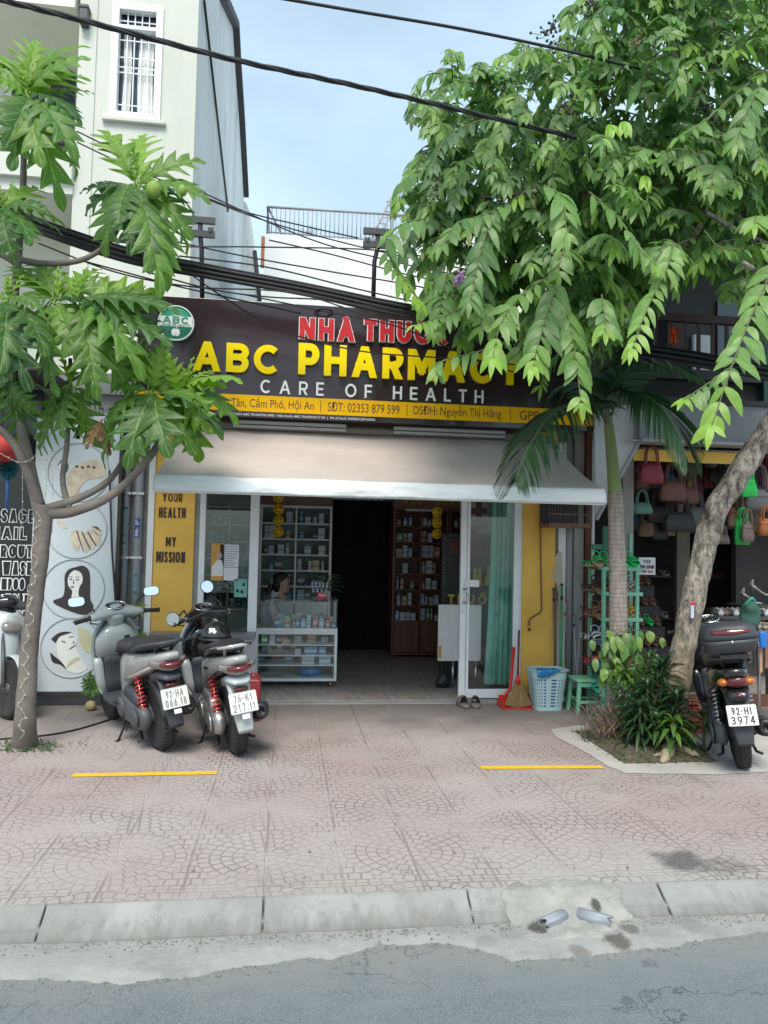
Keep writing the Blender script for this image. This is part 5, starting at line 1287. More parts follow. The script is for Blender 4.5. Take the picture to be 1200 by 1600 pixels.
    po = MB().prism([(0.006, 0), (w-.006, 0), (w, .006), (w, h-.006), (w-.006, h), (.006, h), (0, h-.006), (0, .006)], Mp, .003).build('licence_plate', M['plate_white'], t)
    pt = MB()
    a_, b_ = c['plate']
    stroke_text(pt, a_, Mp @ Matrix.Translation((w*.17, -.0022, h*.53)), w*.66, h*.36, t=.14, gap=.28, d=.0015)
    stroke_text(pt, b_, Mp @ Matrix.Translation((w*.10, -.0022, h*.08)), w*.80, h*.38, t=.14, gap=.28, d=.0015)
    pt.build('plate_number', M[c.get('ink', 'ink_grey')], po)
    fr_ = MB().tube([Mp @ V(q) for q in ((0.004, -.001, .004), (w-.004, -.001, .004), (w-.004, -.001, h-.004), (.004, -.001, h-.004))], .0022, 5, closed=True); fr_.build('plate_rim', M['plate_white'], po)
    if c.get('sticker'):
        k = Mp @ V((w*.55, .003, -.045)); MB().prism([(w*.38, -.042), (w*.66, -.042), (w*.66, -.010), (w*.38, -.010)], Mp @ Matrix.Translation((0, .004, 0)), .004).build('sticker', M['paper'], po)
    return t
def place(t, px, heading, lean, sc, steer=0):
    g = G(*px); t.location = (g.x, g.y, .001); t.rotation_euler = (rad(lean), 0, rad(heading)); t.scale = (sc, sc, sc)
    bpy.context.view_layer.update()
    return t
s1 = scooter('scooter', 'grey scooter with plate 92-HA 066.18 parked beside the portrait panel', dict(body='grey_paint', tail='grey_tail', top='grey_paint', hd=116, plate=('92-HA', '066.18'), sticker=True, dark_lever=True, cover='grey_light', mirrors=(1, -1), mirror_pos={1: (.95, .30, 1.13), -1: (.89, -.33, 1.14)}, mirror_n={1: V((-1, .22, .5)), -1: V((-1, .22, .5))}))
place(s1, (252, 1170), 119, -7, .93)
s2 = scooter('scooter', 'grey scooter with black front and plate 76-K1 217.11, black helmet on its seat', dict(body='grey_light', tail='grey_tail', top='black_gloss', hd=125, plate=('76-K1', '217.11'), sticker=True, case='cast_silver', airbox='cast_silver', undertail='grey_light', cover='grey_light', rail='chrome', mirror_round=True, mirror_pos={1: (.80, .36, 1.02), -1: (.96, -.12, 1.22)}, mirror_fix={1: V((-1, 1.2, .05))}, mirror_n={1: V((-1, -.9, .15)), -1: V((-1, .3, .5))}, flap='grey_light', trim=True))
MB().tube(spline([(.22-.035*k, .152-.004*abs(k-2), .655+.012*(k % 2)+.004*k) for k in range(6)], 4), .005, 6).build('script_emblem', M['letter_black'], s2)
place(s2, (371, 1177), 107, -8, .93)
# the front end of the second scooter is turned to the left and is black
for ch in s2.children:
    if ch.name.split('.')[0] in ('inner_panel', 'glove_recess'): ch.data.materials[0] = M['black_gloss']
    if ch.name.split('.')[0] in ('handlebar_cover', 'instrument_cluster', 'grip', 'brake_lever', 'mirror', 'steering_cover'):
        ax = V((.93, 0, 0)); ch.matrix_local = Matrix.Translation(ax) @ Matrix.Rotation(rad(24), 4, 'Z') @ Matrix.Translation(-ax)
s3 = scooter('scooter', 'black scooter with a rear top box and plate 92-H1 3974 by the tree pit', dict(body='black_paint', tail='black_paint', top='black_paint', plate=('92-H1', '3974'), ink='letter_black', lamps='amber', spring='steel', case='cast_grey', cover='black_paint', mirrors=(), flap='dark_plastic'))
place(s3, (1161, 1199), 66, -8, .92)
tb = MB().loft([sect((-.30, 0, z), (1, 0, 0), (0, 1, 0), rx, ry, 28, 3.2) for z, rx, ry in ((.91, .09, .12), (.925, .12, .165), (.99, .15, .192), (1.015, .152, .197))])
to = tb.build('top_box', M['dark_plastic'], s3)
MB().loft([sect((-.30+.0, 0, z), (1, 0, 0), (0, 1, 0), rx, ry, 28, 3) for z, rx, ry in ((1.020, .154, .199), (1.05, .154, .197), (1.105, .14, .178), (1.135, .105, .135), (1.143, .04, .05))]).build('lid', M['dark_plastic'], to)
MB().loft([sect((-.447+.018*(abs(y)/.13)**2, y, 1.078), (1, 0, 0), (.3, 0, 1), .012, .022*(1-.5*abs(y/.15)), 12, 2.5) for y in [-.13+.26*k/10 for k in range(11)]]).build('reflector', M['lens_red'], to)
MB().ball((-.453, 0, 1.005), .008, .012, .012).build('latch', M['steel'], to)
MB().box(-.42, -.10, -.09, .09, .885, .912).build('carrier_plate', M['black_plastic'], s3)
s4 = scooter('scooter', 'pale grey scooter cut off by the picture edge, parked behind the breadfruit tree', dict(body='grey_light', tail='grey_light', top='black_gloss', plate=('92-F1', '205'), cover='black_gloss', mirror_round=True, mirror_pos={1: (.9, .27, 1.17), -1: (.9, -.27, 1.15)}))
e4 = at(2, 1040, 6.85); s4.location = (e4.x-.666, 7.59, .001); s4.rotation_euler = (rad(-6), 0, rad(-48)); s4.scale = (.93,)*3
bpy.context.view_layer.update()
# helmet on the second scooter
hw = s2.matrix_world @ V((.36, .0, .84)); hel = thing('helmet', 'black half helmet with a white sticker lying on the scooter seat', 'helmet', hw)
h_ = MB(); rings = []
for k in range(9):
    a = k/8*math.pi/2; rings.append(sect(hw+V((0, 0, .012+.125*math.sin(a))), (1, 0, 0), (0, 1, 0), max(.115*math.cos(a), .004), max(.135*math.cos(a), .004), 24, 2.1))
h_.loft(rings); h_.build('shell', M['black_gloss'], hel)
MB().loft([sect(hw+V((-.0, -.02, z)), (1, 0, 0), (0, 1, 0), .122, .150, 24, 2.2) for z in (.004, .018)]).build('rim', M['black_plastic'], hel)
q = (V((0, 0, CAM_H))-hw).normalized(); c_ = hw+V((-.02, -.108, .075)); MB().box(c_.x-.022, c_.x+.022, c_.y-.010, c_.y-.002, c_.z-.022, c_.z+.022).build('sticker', M['paper'], hel)
MB().tube(spline([hw+V((.1, -.05, .01)), hw+V((.13, -.1, -.02)), hw+V((.09, -.13, -.04)), hw+V((.02, -.12, -.01))], 5), .006).build('strap', M['seat_vinyl'], hel)
# dark red fuel can behind the second scooter
M['dark_red'] = mat('dark red plastic', (.26, .03, .035), .4, .12, 9, .05)
a = rect(384, 1061, 407, 1095, 6.55); rcan = thing('red_container', 'dark red plastic container on the ground right of the second grey scooter', 'container', (a[0], 6.55, 0))
MB().box(a[0], a[1], 6.55, 6.75, .005, a[3]).build('can_body', M['dark_red'], rcan, bevel=.02)
MB().box(a[0]+.025, a[1]-.02, 6.544, 6.5485, .05, a[3]-.04).build('raised_panel', M['dark_red'], rcan, bevel=.002)
MB().tube(spline([(a[0]+.03, 6.65, a[3]), (a[0]+.04, 6.65, a[3]+.03), (a[1]-.04, 6.65, a[3]+.03), (a[1]-.03, 6.65, a[3])], 4), .009).build('handle', M['dark_red'], rcan)
# ================================================================ PLANTS
def m_leaf(name, dark, light, young, vein, nv, vs=.5, rough=.38, trans=.28, mid=.03):
    m, t, b = newmat(name); q = NT(t); out = t.nodes['Material Output']
    at_ = q.n('ShaderNodeAttribute', attribute_name='ld'); sp = q.n('ShaderNodeSeparateColor'); q.put(sp.inputs[0], at_.outputs['Color'])
    s, tt, rn, yg = sp.outputs[0], sp.outputs[1], sp.outputs[2], at_.outputs['Alpha']
    c = q.mix(rn, dark, light); c = q.mix(yg, c, young)
    c = q.mix(q.rng(q.noise(q.pos(), 30, 3), .35, .65, 0, .25), c, tuple(.6*v for v in dark))
    sa = q.m('ABSOLUTE', q.m('SUBTRACT', s, .5))
    mv = q.m('SUBTRACT', 1, q.rng(sa, mid*.5, mid*1.2))
    if nv:
        ph = q.m('SUBTRACT', q.m('MULTIPLY', tt, nv), q.m('MULTIPLY', sa, nv*.42))
        d = q.m('ABSOLUTE', q.m('SUBTRACT', q.m('FRACT', ph), .5))
        sv = q.m('MULTIPLY', q.m('SUBTRACT', 1, q.rng(d, .03, .10)), .7)
        mv = q.m('MAXIMUM', mv, sv)
    c = q.mix(q.m('MULTIPLY', mv, vs), c, vein)
    q.put(b.inputs['Base Color'], c); b.inputs['Roughness'].default_value = rough; b.inputs['Specular IOR Level'].default_value = .55
    if nv: q.put(b.inputs['Normal'], q.bump(mv, .35, .004))
    tl = q.n('ShaderNodeBsdfTranslucent'); hs = q.n('ShaderNodeHueSaturation'); hs.inputs['Value'].default_value = 1.5; hs.inputs['Saturation'].default_value = 1.1; q.put(hs.inputs['Color'], c); q.put(tl.inputs[0], hs.outputs[0])
    ms = q.n('ShaderNodeMixShader'); ms.inputs[0].default_value = trans; q.put(ms.inputs[1], b.outputs[0]); q.put(ms.inputs[2], tl.outputs[0]); t.links.new(ms.outputs[0], out.inputs[0])
    return m
M['leaf_bread'] = m_leaf('breadfruit leaf', (.016, .070, .026), (.105, .245, .028), (.27, .48, .03), (.30, .44, .12), 6, .6, .46, .40, .025)
M['leaf_crape'] = m_leaf('crape myrtle leaf', (.056, .150, .046), (.200, .360, .092), (.32, .54, .06), (.24, .42, .13), 9, .4, .40, .40, .05)
M['leaf_palm'] = m_leaf('palm leaflet', (.022, .070, .032), (.055, .130, .048), (.14, .20, .05), (.1, .16, .06), 0, .2, .42, .15, .08)
M['leaf_strap'] = m_leaf('strap leaf', (.012, .040, .016), (.035, .090, .030), (.16, .32, .04), (.1, .18, .05), 0, .2, .38, .18, .08)
M['leaf_pothos'] = m_leaf('heart leaf', (.05, .14, .03), (.12, .27, .05), (.30, .45, .07), (.3, .42, .14), 5, .4, .35, .25, .03)
M['leaf_dry'] = m_leaf('dry brown leaf', (.20, .11, .055), (.34, .20, .10), (.38, .24, .13), (.22, .12, .06), 6, .5, .8, .15, .03)
M['bark_grey'] = mat('smooth grey brown bark', (.155, .135, .115), .9, .22, 5, .5, 45, dirt=.45, dirtcol=(.30, .29, .26), stretch=(1, 1, 2.2))
def m_bark():
    m, t, b = newmat('flaky mottled bark'); q = NT(t); P = q.map(q.pos(), (1, 1, .45))
    n1 = q.noise(P, 13, 9, .8); n2 = q.noise(P, 6, 5, .65)
    c = q.mix(q.rng(n1, .40, .58), (.05, .042, .036), (.52, .46, .38))
    sx = q.n('ShaderNodeSeparateXYZ'); q.put(sx.inputs[0], q.pos())
    tan = q.m('MULTIPLY', q.rng(q.m('ADD', sx.outputs[2], q.m('MULTIPLY', n2, .8)), 1.0, 1.5, 1, 0), .55)
    c = q.mix(tan, c, (.36, .27, .16)); c = q.mix(q.rng(n2, .52, .7, 0, .5), c, (.10, .085, .075))
    c = q.mix(q.rng(q.noise(P, 48, 4, .8), .56, .66, 0, .7), c, (.035, .03, .027))
    q.put(b.inputs['Base Color'], c); b.inputs['Roughness'].default_value = .95
    q.put(b.inputs['Normal'], q.bump(n1, 1.0, .03)); return m
M['bark_flaky'] = m_bark()
def m_palmbark():
    m, t, b = newmat('ringed palm bark'); q = NT(t); P = q.pos(); sx = q.n('ShaderNodeSeparateXYZ'); q.put(sx.inputs[0], P)
    w = q.m('ADD', q.m('MULTIPLY', sx.outputs[2], 26), q.m('MULTIPLY', q.noise(P, 9, 4), 1.6))
    d = q.m('ABSOLUTE', q.m('SUBTRACT', q.m('FRACT', w), .5)); ln = q.m('SUBTRACT', 1, q.rng(d, .02, .12))
    c = q.mix(q.rng(q.noise(q.map(P, (1, 1, .2)), 40, 5), .35, .65), (.28, .235, .205), (.42, .36, .31))
    c = q.mix(q.m('MULTIPLY', ln, .45), c, (.12, .095, .08)); q.put(b.inputs['Base Color'], c); b.inputs['Roughness'].default_value = .92
    q.put(b.inputs['Normal'], q.bump(q.m('SUBTRACT', q.noise(P, 60, 4), ln), .5, .006)); return m
M['bark_palm'] = m_palmbark()
M['crownshaft'] = mat('green palm crownshaft', (.20, .25, .09), .55, .2, 4, .1, 30, stretch=(1, 1, .3))
M['twig'] = mat('green brown twig', (.11, .12, .05), .8, .2, 9, .1)
M['dry_twig'] = mat('dry grey twig', (.17, .14, .11), .9, .25, 9, .2)

def bark_tube(path, radii, n=20, sub=8, amp=.08, fr=7, flare=0):
    pts = spline(path, sub); m = len(pts); rs = []
    for i in range(m):
        u = i/(m-1)*(len(radii)-1); k = min(int(u), len(radii)-2); rs.append(lerp(radii[k], radii[k+1], u-k))
    mb = MB(); mb.tube(pts, rs, n)
    out = []
    for idx, v in enumerate(mb.v):
        i = min(idx//n, m-1); c = pts[i]; d = V(v)-c
        f = 1 + amp*mnoise.noise(V(v)*fr) + amp*.7*mnoise.noise(V(v)*fr*3)
        if flare: f += flare*max(0, 1-i/(m*.12))*(1+.5*math.sin(math.atan2(d.y, d.x)*5))
        out.append(tuple(c+d*f))
    mb.v = out; return mb
def big_leaf(mb, p0, p1, width, lobes=5, arch=.12, face=None, youth=0, rn=None, fold=.25, curl=.12, twist=0):
    """lobed leaf from its stalk base p0 to its tip p1"""
    p0, p1 = V(p0), V(p1); d = p1-p0; L = d.length
    up = face or V((0, -.45, .9)); up = (up - d*(up.dot(d)/d.length_squared)).normalized()
    if twist: up = Matrix.Rotation(twist, 3, d.normalized()) @ up
    sd_ = d.cross(up).normalized(); rn = rnd.random() if rn is None else rn
    per = 10; N = lobes*per; ss = (-1, -.72, -.42, -.14, 0, .14, .42, .72, 1); st = .10
    rows = []; cols = []
    for i in range(N+1):
        t = i/N; lt = t*lobes; fr = lt-math.floor(lt) if i < N else 0
        env = math.sin(math.pi*min(.06+.94*t, 1)**.82)**.75
        lob = .25+.75*((fr/.80)**1.15 if fr < .81 else 0)
        if t > .88: lob = lerp(lob, .6, (t-.88)/.12)
        w = width*.5*env*lob*(1-.25*t)
        if i == N: w = .001
        ax = st + (1-st)*t
        c = p0 + d*ax + up*(arch*L*4*ax*(1-ax)*.9 - curl*L*ax*ax) 
        r_ = []; cc = []
        for s in ss:
            a = abs(s); sweep = .34*L*a**1.3*lob*env*(1-.5*t)
            p = c + sd_*(s*w) + d.normalized()*sweep*.55 + up*(fold*w*(a-1.25*a*a) + .010*math.sin(lt*2*math.pi)*a)
            r_.append(p); cc.append((.5+.5*s, t, rn, youth))
        rows.append(r_); cols += cc
    mb.grid(rows, cols)
    stalk = [p0 + d*(st*k/3) + up*(arch*L*4*(st*k/3)*(1-st*k/3)*.9) for k in range(4)]
    n0 = len(mb.v); mb.tube(stalk, .006, 6, cap=False); 
    for k in range(n0, len(mb.v)): mb.c[k] = (.5, .5, rn, .8)
def small_leaf(mb, p, d, nrm, L, w, rn, youth, droop=.25, n=4, fold=.18):
    d = d.normalized(); nrm = (nrm - d*nrm.dot(d))
    nrm = nrm.normalized() if nrm.length > 1e-4 else V((0, 0, 1))
    s_ = d.cross(nrm); rows = []; cols = []
    for i in range(n+1):
        t = i/n; ww = w*.5*max(math.sin(math.pi*(.05+.93*t)), .04)**.75*(1.06-.14*t)
        c = p + d*(L*t) - V((0, 0, 1))*(droop*L*t*t) + nrm*(.06*L*math.sin(math.pi*t))
        rows.append([c - s_*ww + nrm*fold*ww, c, c + s_*ww + nrm*fold*ww]); cols += [(0, t, rn, youth), (.5, t, rn, youth), (1, t, rn, youth)]
    mb.grid(rows, cols)

# ---------------------------------------------------------------- breadfruit tree
TY = 5.74
tg = G(42, 1170)
bt = thing('breadfruit_tree', 'breadfruit tree with big lobed leaves and fairy lights on its thin trunk', 'tree', (tg.x, tg.y, 0))
tr_ = bark_tube([G(38, 1176, -.06), at(40, 1110, TY), at(47, 1000, TY), at(60, 900, TY), at(67, 820, TY), at(70, 790, TY)], [.092, .070, .058, .054, .062, .056], flare=.18)
trunk = tr_.build('trunk', M['bark_grey'], bt)
def limb(path, rad_, Y=None):
    b = bark_tube([at(x, y, TY+(dy if len(q) else 0)) for x, y, dy, *q in [(a[0], a[1], a[2] if len(a) > 2 else 0, 1) for a in path]], rad_, 12, 6, .06)
    return b.build('branch', M['bark_grey'], bt)
limb([(66, 815), (52, 755), (38, 690), (26, 620), (22, 540, .05), (24, 450, .1), (30, 400, .1)], [.050, .042, .035, .030, .025])
limb([(26, 440, .1), (30, 380, .1), (36, 290, .1), (38, 200, .1), (41, 165, .1)], [.030, .026, .022, .018])
limb([(62, 790), (40, 730, -.1), (15, 685, -.15), (-30, 650, -.2)], [.04, .028, .022])
limb([(72, 802), (110, 800), (160, 782), (200, 752, -.05), (240, 706, -.1), (266, 655, -.15), (282, 622, -.15), (295, 604, -.15)], [.044, .037, .031, .028, .024, .019, .014])
limb([(74, 795), (110, 783), (150, 765, .05), (178, 742, .1), (200, 705, .15)], [.034, .028, .024, .018])
limb([(108, 795), (98, 750), (104, 700, -.05), (107, 650, -.05), (110, 560, -.05)], [.024, .020, .018, .015])
limb([(28, 405, .1), (70, 412, .1), (120, 408, .1), (155, 392, .1), (180, 366, .1), (205, 310, .1)], [.026, .022, .018, .014])
limb([(24, 412, .1), (0, 398, .1), (-30, 400, .1)], [.022, .02])
limb([(90, 605, 0), (120, 590), (145, 578)], [.018, .012, .008])
lf = MB(); dryb = MB()
CL = [   # cluster centre px, depth offset, leaf tips px (dx, dy, depth change), width factor
 ((42, 150, .1), [(128, 92, -.1), (135, 140, .1), (120, 185, -.1), (112, 235, -.2), (92, 300, -.1), (62, 245, -.25), (0, 128, -.1), (-25, 190, 0), (20, 250, -.2), (14, 92, .2), (58, 62, .1), (92, 92, .25), (-30, 110, .2), (118, 265, .1), (130, 118, .25), (15, 215, -.25)]),
 ((212, 290, .1), [(160, 208, .1), (222, 210, .2), (308, 250, 0), (318, 310, -.1), (292, 360, -.1), (132, 296, 0), (138, 330, .1), (165, 385, -.1), (232, 410, -.3), (262, 425, -.2), (205, 385, -.2), (290, 385, .15), (185, 345, -.25), (300, 330, .2)]),
 ((90, 470, -.1), [(35, 430, 0), (135, 440, .1), (190, 455, 0), (185, 505, -.2), (30, 540, -.2), (80, 600, -.2), (125, 560, -.2), (150, 420, .2), (20, 480, -.1), (60, 410, .2), (190, 540, .1), (140, 605, -.1), (5, 590, 0), (50, 640, .1)]),
 ((122, 470, -.25), [(265, 480, -.1), (255, 530, -.1), (215, 580, -.15), (150, 600, -.2), (200, 610, .1), (240, 455, .1)]),
 ((110, 600, -.15), [(95, 672, -.1), (130, 670, 0), (75, 655, 0), (150, 690, .1), (60, 700, .2), (160, 640, .1)]),
 ((238, 612, -.15), [(255, 540, -.05), (170, 660, -.1), (200, 715, -.2), (260, 700, -.25), (300, 700, -.1), (345, 640, -.1), (338, 678, -.2), (180, 610, 0), (300, 660, .1), (190, 560, .2), (215, 720, .1), (160, 715, .05)]),
 ((290, 610, -.15), [(345, 600, -.1), (365, 655, -.1), (320, 665, -.2), (275, 580, -.05), (260, 640, -.1), (330, 582, .1), (290, 690, 0), (310, 712, .05), (350, 625, .1)]),
 ((15, 470, -.3), [(-30, 520, -.1), (40, 590, -.2), (70, 540, -.2), (-10, 600, -.1), (5, 560, -.3), (60, 480, -.1), (-40, 450, 0)]),
 ((5, 330, -.1), [(70, 330, -.1), (45, 370, -.2), (20, 400, -.1), (-30, 380, 0), (90, 360, .1), (60, 290, .2), (-20, 300, 0), (95, 345, .15)]),
 ((20, 590, 0), [(-20, 640, 0), (55, 640, -.1), (30, 680, 0), (80, 620, .1), (-30, 600, .1)]),
]
for (cx, cy, dY), tips in CL:
    base = at(cx, cy, TY+dY)
    tips = tips + [(tx+rnd.uniform(-32, 32), ty+rnd.uniform(-26, 26), dz+rnd.uniform(-.1, .25)) for (tx, ty, dz) in tips[::9]]
    for (tx, ty, dz) in tips:
        tip = at(tx, ty, TY+dY+dz*1.3)
        d = tip-base; L = d.length
        if L < .26: tip = base + d*(.26/L); L = .26
        tip = base+(tip-base)*1.12; w = min(max(L*.80, .24), .46)
        up_bias = ty < cy-10
        yg = rnd.choice((0, 0, .05, .15, .3)) + (.35 if up_bias else 0)
        if (cx, cy) == (290, 610): yg += .35
        fc = V((rnd.uniform(-.4, .4), rnd.uniform(-.9, -.3), rnd.uniform(.35, 1)))
        big_leaf(lf, base + V((rnd.uniform(-.03, .03), rnd.uniform(-.03, .03), rnd.uniform(-.03, .03))), tip, w, rnd.choice((4, 5, 5, 6)), rnd.uniform(.05, .18), fc, min(yg, .85), None, rnd.uniform(.2, .5), rnd.uniform(.02, .12), rnd.uniform(-.35, .35))
    for k in range(3):      # rolled young leaves
        d = V((rnd.uniform(-.5, .5), rnd.uniform(-.4, .1), 1)).normalized(); big_leaf(lf, base, base+d*rnd.uniform(.14, .26), .09, 4, .02, None, .7, None, .6, .0)
lf.build('crown', M['leaf_bread'], bt)
for (a, b_, w) in (((160, 655), (133, 702), .14), ((163, 655), (172, 712), .14), ((165, 660), (152, 690), .10)): big_leaf(dryb, at(a[0], a[1], TY-.1), at(b_[0], b_[1], TY-.12), w, 4, .02, V((.2, -1, .2)), .3, None, .9, .05)
dryb.build('dead_leaf', M['leaf_dry'], bt)
M['fruit'] = mat('green breadfruit skin', (.20, .32, .05), .7, .15, 40, .5, 130)
for (x, y, r) in ((240, 297, .055), (285, 298, .035), (256, 605, .055), (268, 600, .035)):
    MB().ball(at(x, y, TY-.1), r, r, r*1.25).build('fruit', M['fruit'], bt)
# fairy lights wound on the trunk and hanging
M['wire_white'] = mat('white light string', (.55, .52, .45), .6, .1, 9)
def lightstring(pts, lab, bulbs=.06):
    t = thing('fairy_lights', lab, 'string lights', pts[0], 0, 'strings of fairy lights on the breadfruit tree'); sp = spline(pts, 10)
    MB().tube(sp, .0015, 5).build('wire', M['wire_white'], t); b = MB(); acc = 0
    for a, c in zip(sp, sp[1:]):
        acc += (c-a).length
        if acc > bulbs: acc = 0; b.bar(c, c+V((rnd.uniform(-.015, .015), -.008, rnd.uniform(-.015, .015))), .006, .006)
    b.build('bulb_row', M['wire_white'], t); return t
pts = []
for k in range(40):
    u = k/39; y = lerp(1150, 800, u); c = at(lerp(42, 68, u), y, TY); a = k*.8; r = lerp(.085, .062, u); pts.append(c+V((.022*math.sin(k*1.9)+.012*math.sin(k*.7)-.02, -r-.004, .01*math.sin(k*2.7))))
lightstring(pts, 'white fairy light string wound round the breadfruit trunk')
for (x0, y0, x1, y1, lab) in ((78, 700, 82, 830, 'white fairy light string hanging against the portrait panel top'), (72, 640, 66, 880, 'long white fairy light string hanging beside the breadfruit trunk'), (30, 660, 34, 830, 'white fairy light string hanging in front of the salon lettering')):
    lightstring([at(x0, y0, 6.4), at((x0+x1)/2+3, (y0+y1)/2, 6.38), at(x1, y1, 6.4)], lab)
lightstring([at(0, 708, 5.6), at(30, 722, 5.6), at(55, 712, 5.6), at(85, 670, 5.9)], 'white fairy light string sagging between the tree forks')

# ---------------------------------------------------------------- large leafy tree on the right
BY = 5.75
bg_ = G(1054, 1112)
ct = thing('leafy_tree', 'large leafy tree with a leaning mottled trunk and drooping leafy shoots', 'tree', (bg_.x, bg_.y, 0))
tk = bark_tube([at(1048, 1130, BY), at(1058, 1060, BY), at(1073, 985, BY), at(1088, 915, BY), at(1103, 850, BY), at(1120, 795, BY-.03), at(1150, 748, BY-.06), at(1185, 695, BY-.1), at(1222, 640, BY-.15), at(1262, 570, BY-.2), at(1290, 470, BY-.2)], [.112, .100, .093, .092, .088, .092, .092, .088, .084, .08, .075], 32, 10, .17, 7, .22)
tk.build('trunk', M['bark_flaky'], ct)
def climb(path, rr): bark_tube([at(x, y, Y) for x, y, Y in path], rr, 10, 6, .06).build('branch', M['bark_flaky'], ct)
climb([(1285, 490, 5.55), (1240, 400, 5.6), (1180, 340, 5.7), (1110, 300, 5.8), (1040, 270, 5.9), (960, 250, 5.9)], [.07, .055, .045, .035, .025, .015])
climb([(1180, 340, 5.7), (1150, 240, 5.6), (1090, 150, 5.5), (1040, 60, 5.5)], [.045, .035, .025, .015])
climb([(1110, 300, 5.8), (1090, 360, 5.5), (1040, 400, 5.2), (960, 400, 5.0)], [.034, .026, .02, .012])
climb([(1285, 470, 5.55), (1260, 300, 5.5), (1220, 150, 5.4), (1180, 30, 5.3)], [.075, .06, .04, .02])
climb([(1040, 270, 5.9), (930, 300, 5.6), (830, 300, 5.4), (740, 310, 5.4)], [.026, .022, .016, .01])
climb([(1240, 400, 5.6), (1170, 370, 5.1), (1100, 330, 4.7)], [.035, .022, .012])
climb([(1270, 520, 5.5), (1200, 440, 4.8), (1160, 410, 4.4)], [.03, .022, .014])
climb([(1120, 335, 5.7), (1060, 330, 5.9), (1020, 350, 6.0)], [.02, .014, .01])
cl_ = MB(); tw = MB()
def shoot(path, nl, L, w, youth_tip=.8, youth0=0., rn=None, droop=.25, hero=False):
    sp = spline(path, max(3, int(nl/(len(path)-1))+1)); N = len(sp)
    tw.tube(sp, [.005*(1-.7*i/N)+.0012 for i in range(N)], 5, cap=False)
    rn0 = rnd.random() if rn is None else rn
    for i in range(1, N):
        T = (sp[i]-sp[i-1]).normalized(); up = V((0, -.35, 1)); S = T.cross(up)
        S = S.normalized() if S.length > .1 else V((1, 0, 0))
        u = i/(N-1); N_ = S.cross(T)
        yg = max(0, (u-.62)/.38)**1.3*youth_tip + youth0
        for s in (-1, 1):
            if rnd.random() < .12: continue
            pp_ = sp[i] if s > 0 or hero else (sp[i]+sp[i-1])/2
            d = S*s*.8 + T*.42 + V((rnd.uniform(-.3, .3), rnd.uniform(-.3, .2), -rnd.uniform(.15, .75))) if hero else S*s*rnd.uniform(.45, 1) + T*rnd.uniform(.1, .6) + V((rnd.uniform(-.3, .3), rnd.uniform(-.3, .2), -rnd.uniform(.1, .75)))
            ll = L*rnd.uniform(.62, 1.15)*(1-.30*max(0, u-.6)/.4)
            small_leaf(cl_, pp_, d, N_ + V((rnd.uniform(-.5, .5), -.2, rnd.uniform(-.4, .4))), ll, w*ll/L*rnd.uniform(.85, 1.1), min(max(rn0+rnd.uniform(-.3, .3), 0), 1), min(yg, 1) if rnd.random() > .03 else rnd.uniform(.5, 1), droop*rnd.uniform(.3, 2.2), 5, rnd.uniform(-.05, .2))
    small_leaf(cl_, sp[-1], (sp[-1]-sp[-2]).normalized()+V((0, 0, -.2)), V((0, -.5, 1)), L*.7, w*.6, rn0, min(youth_tip+youth0, 1), .3)
POLY = [(662, 320), (680, 240), (690, 175), (676, 150), (715, 125), (775, 135), (820, 105), (880, 88), (905, 45), (935, -40), (1260, -40), (1260, 470), (1190, 465), (1140, 435), (1090, 420), (1060, 420), (990, 430), (960, 500), (930, 530), (885, 530), (850, 495), (775, 480), (722, 465), (705, 430), (675, 385)]
def inside(x, y, P):
    c = False; j = len(P)-1
    for i in range(len(P)):
        if (P[i][1] > y) != (P[j][1] > y) and x < (P[j][0]-P[i][0])*(y-P[i][1])/(P[j][1]-P[i][1])+P[i][0]: c = not c
        j = i
    return c
cnt = 0
while cnt < 1250:
    x, y = rnd.uniform(600, 1260), rnd.uniform(-40, 620)
    if not inside(x, y, POLY): continue
    edge = min(abs(x-640)/260, 1)
    Y = rnd.uniform(5.75-1.0*edge, 5.95+1.15*edge)
    if y > 430: Y = rnd.uniform(5.2, 6.2)
    base = at(x, y, Y); L = rnd.uniform(.22, .48)
    out = V((-.35 + .25*rnd.random() if x < 800 else rnd.uniform(-.6, .6), rnd.uniform(-.9, .3), 0))
    g = rnd.uniform(.05, .45) if y < 160 else rnd.uniform(-.35, .25)
    d1 = (out + V((0, 0, g))).normalized(); d2 = (out*.8 + V((0, 0, g-.9))).normalized()
    p1 = base + d1*L*.5; p2 = p1 + (d1+d2).normalized()*L*.35; p3 = p2 + d2*L*.35
    shoot([base, p1, p2, p3], rnd.choice((4, 5, 6, 7, 8)), rnd.uniform(.085, .16), rnd.uniform(.042, .072), rnd.choice((0, .1, .2, .35, .6)), rnd.choice((0, 0, 0, .08)))
    cnt += 1
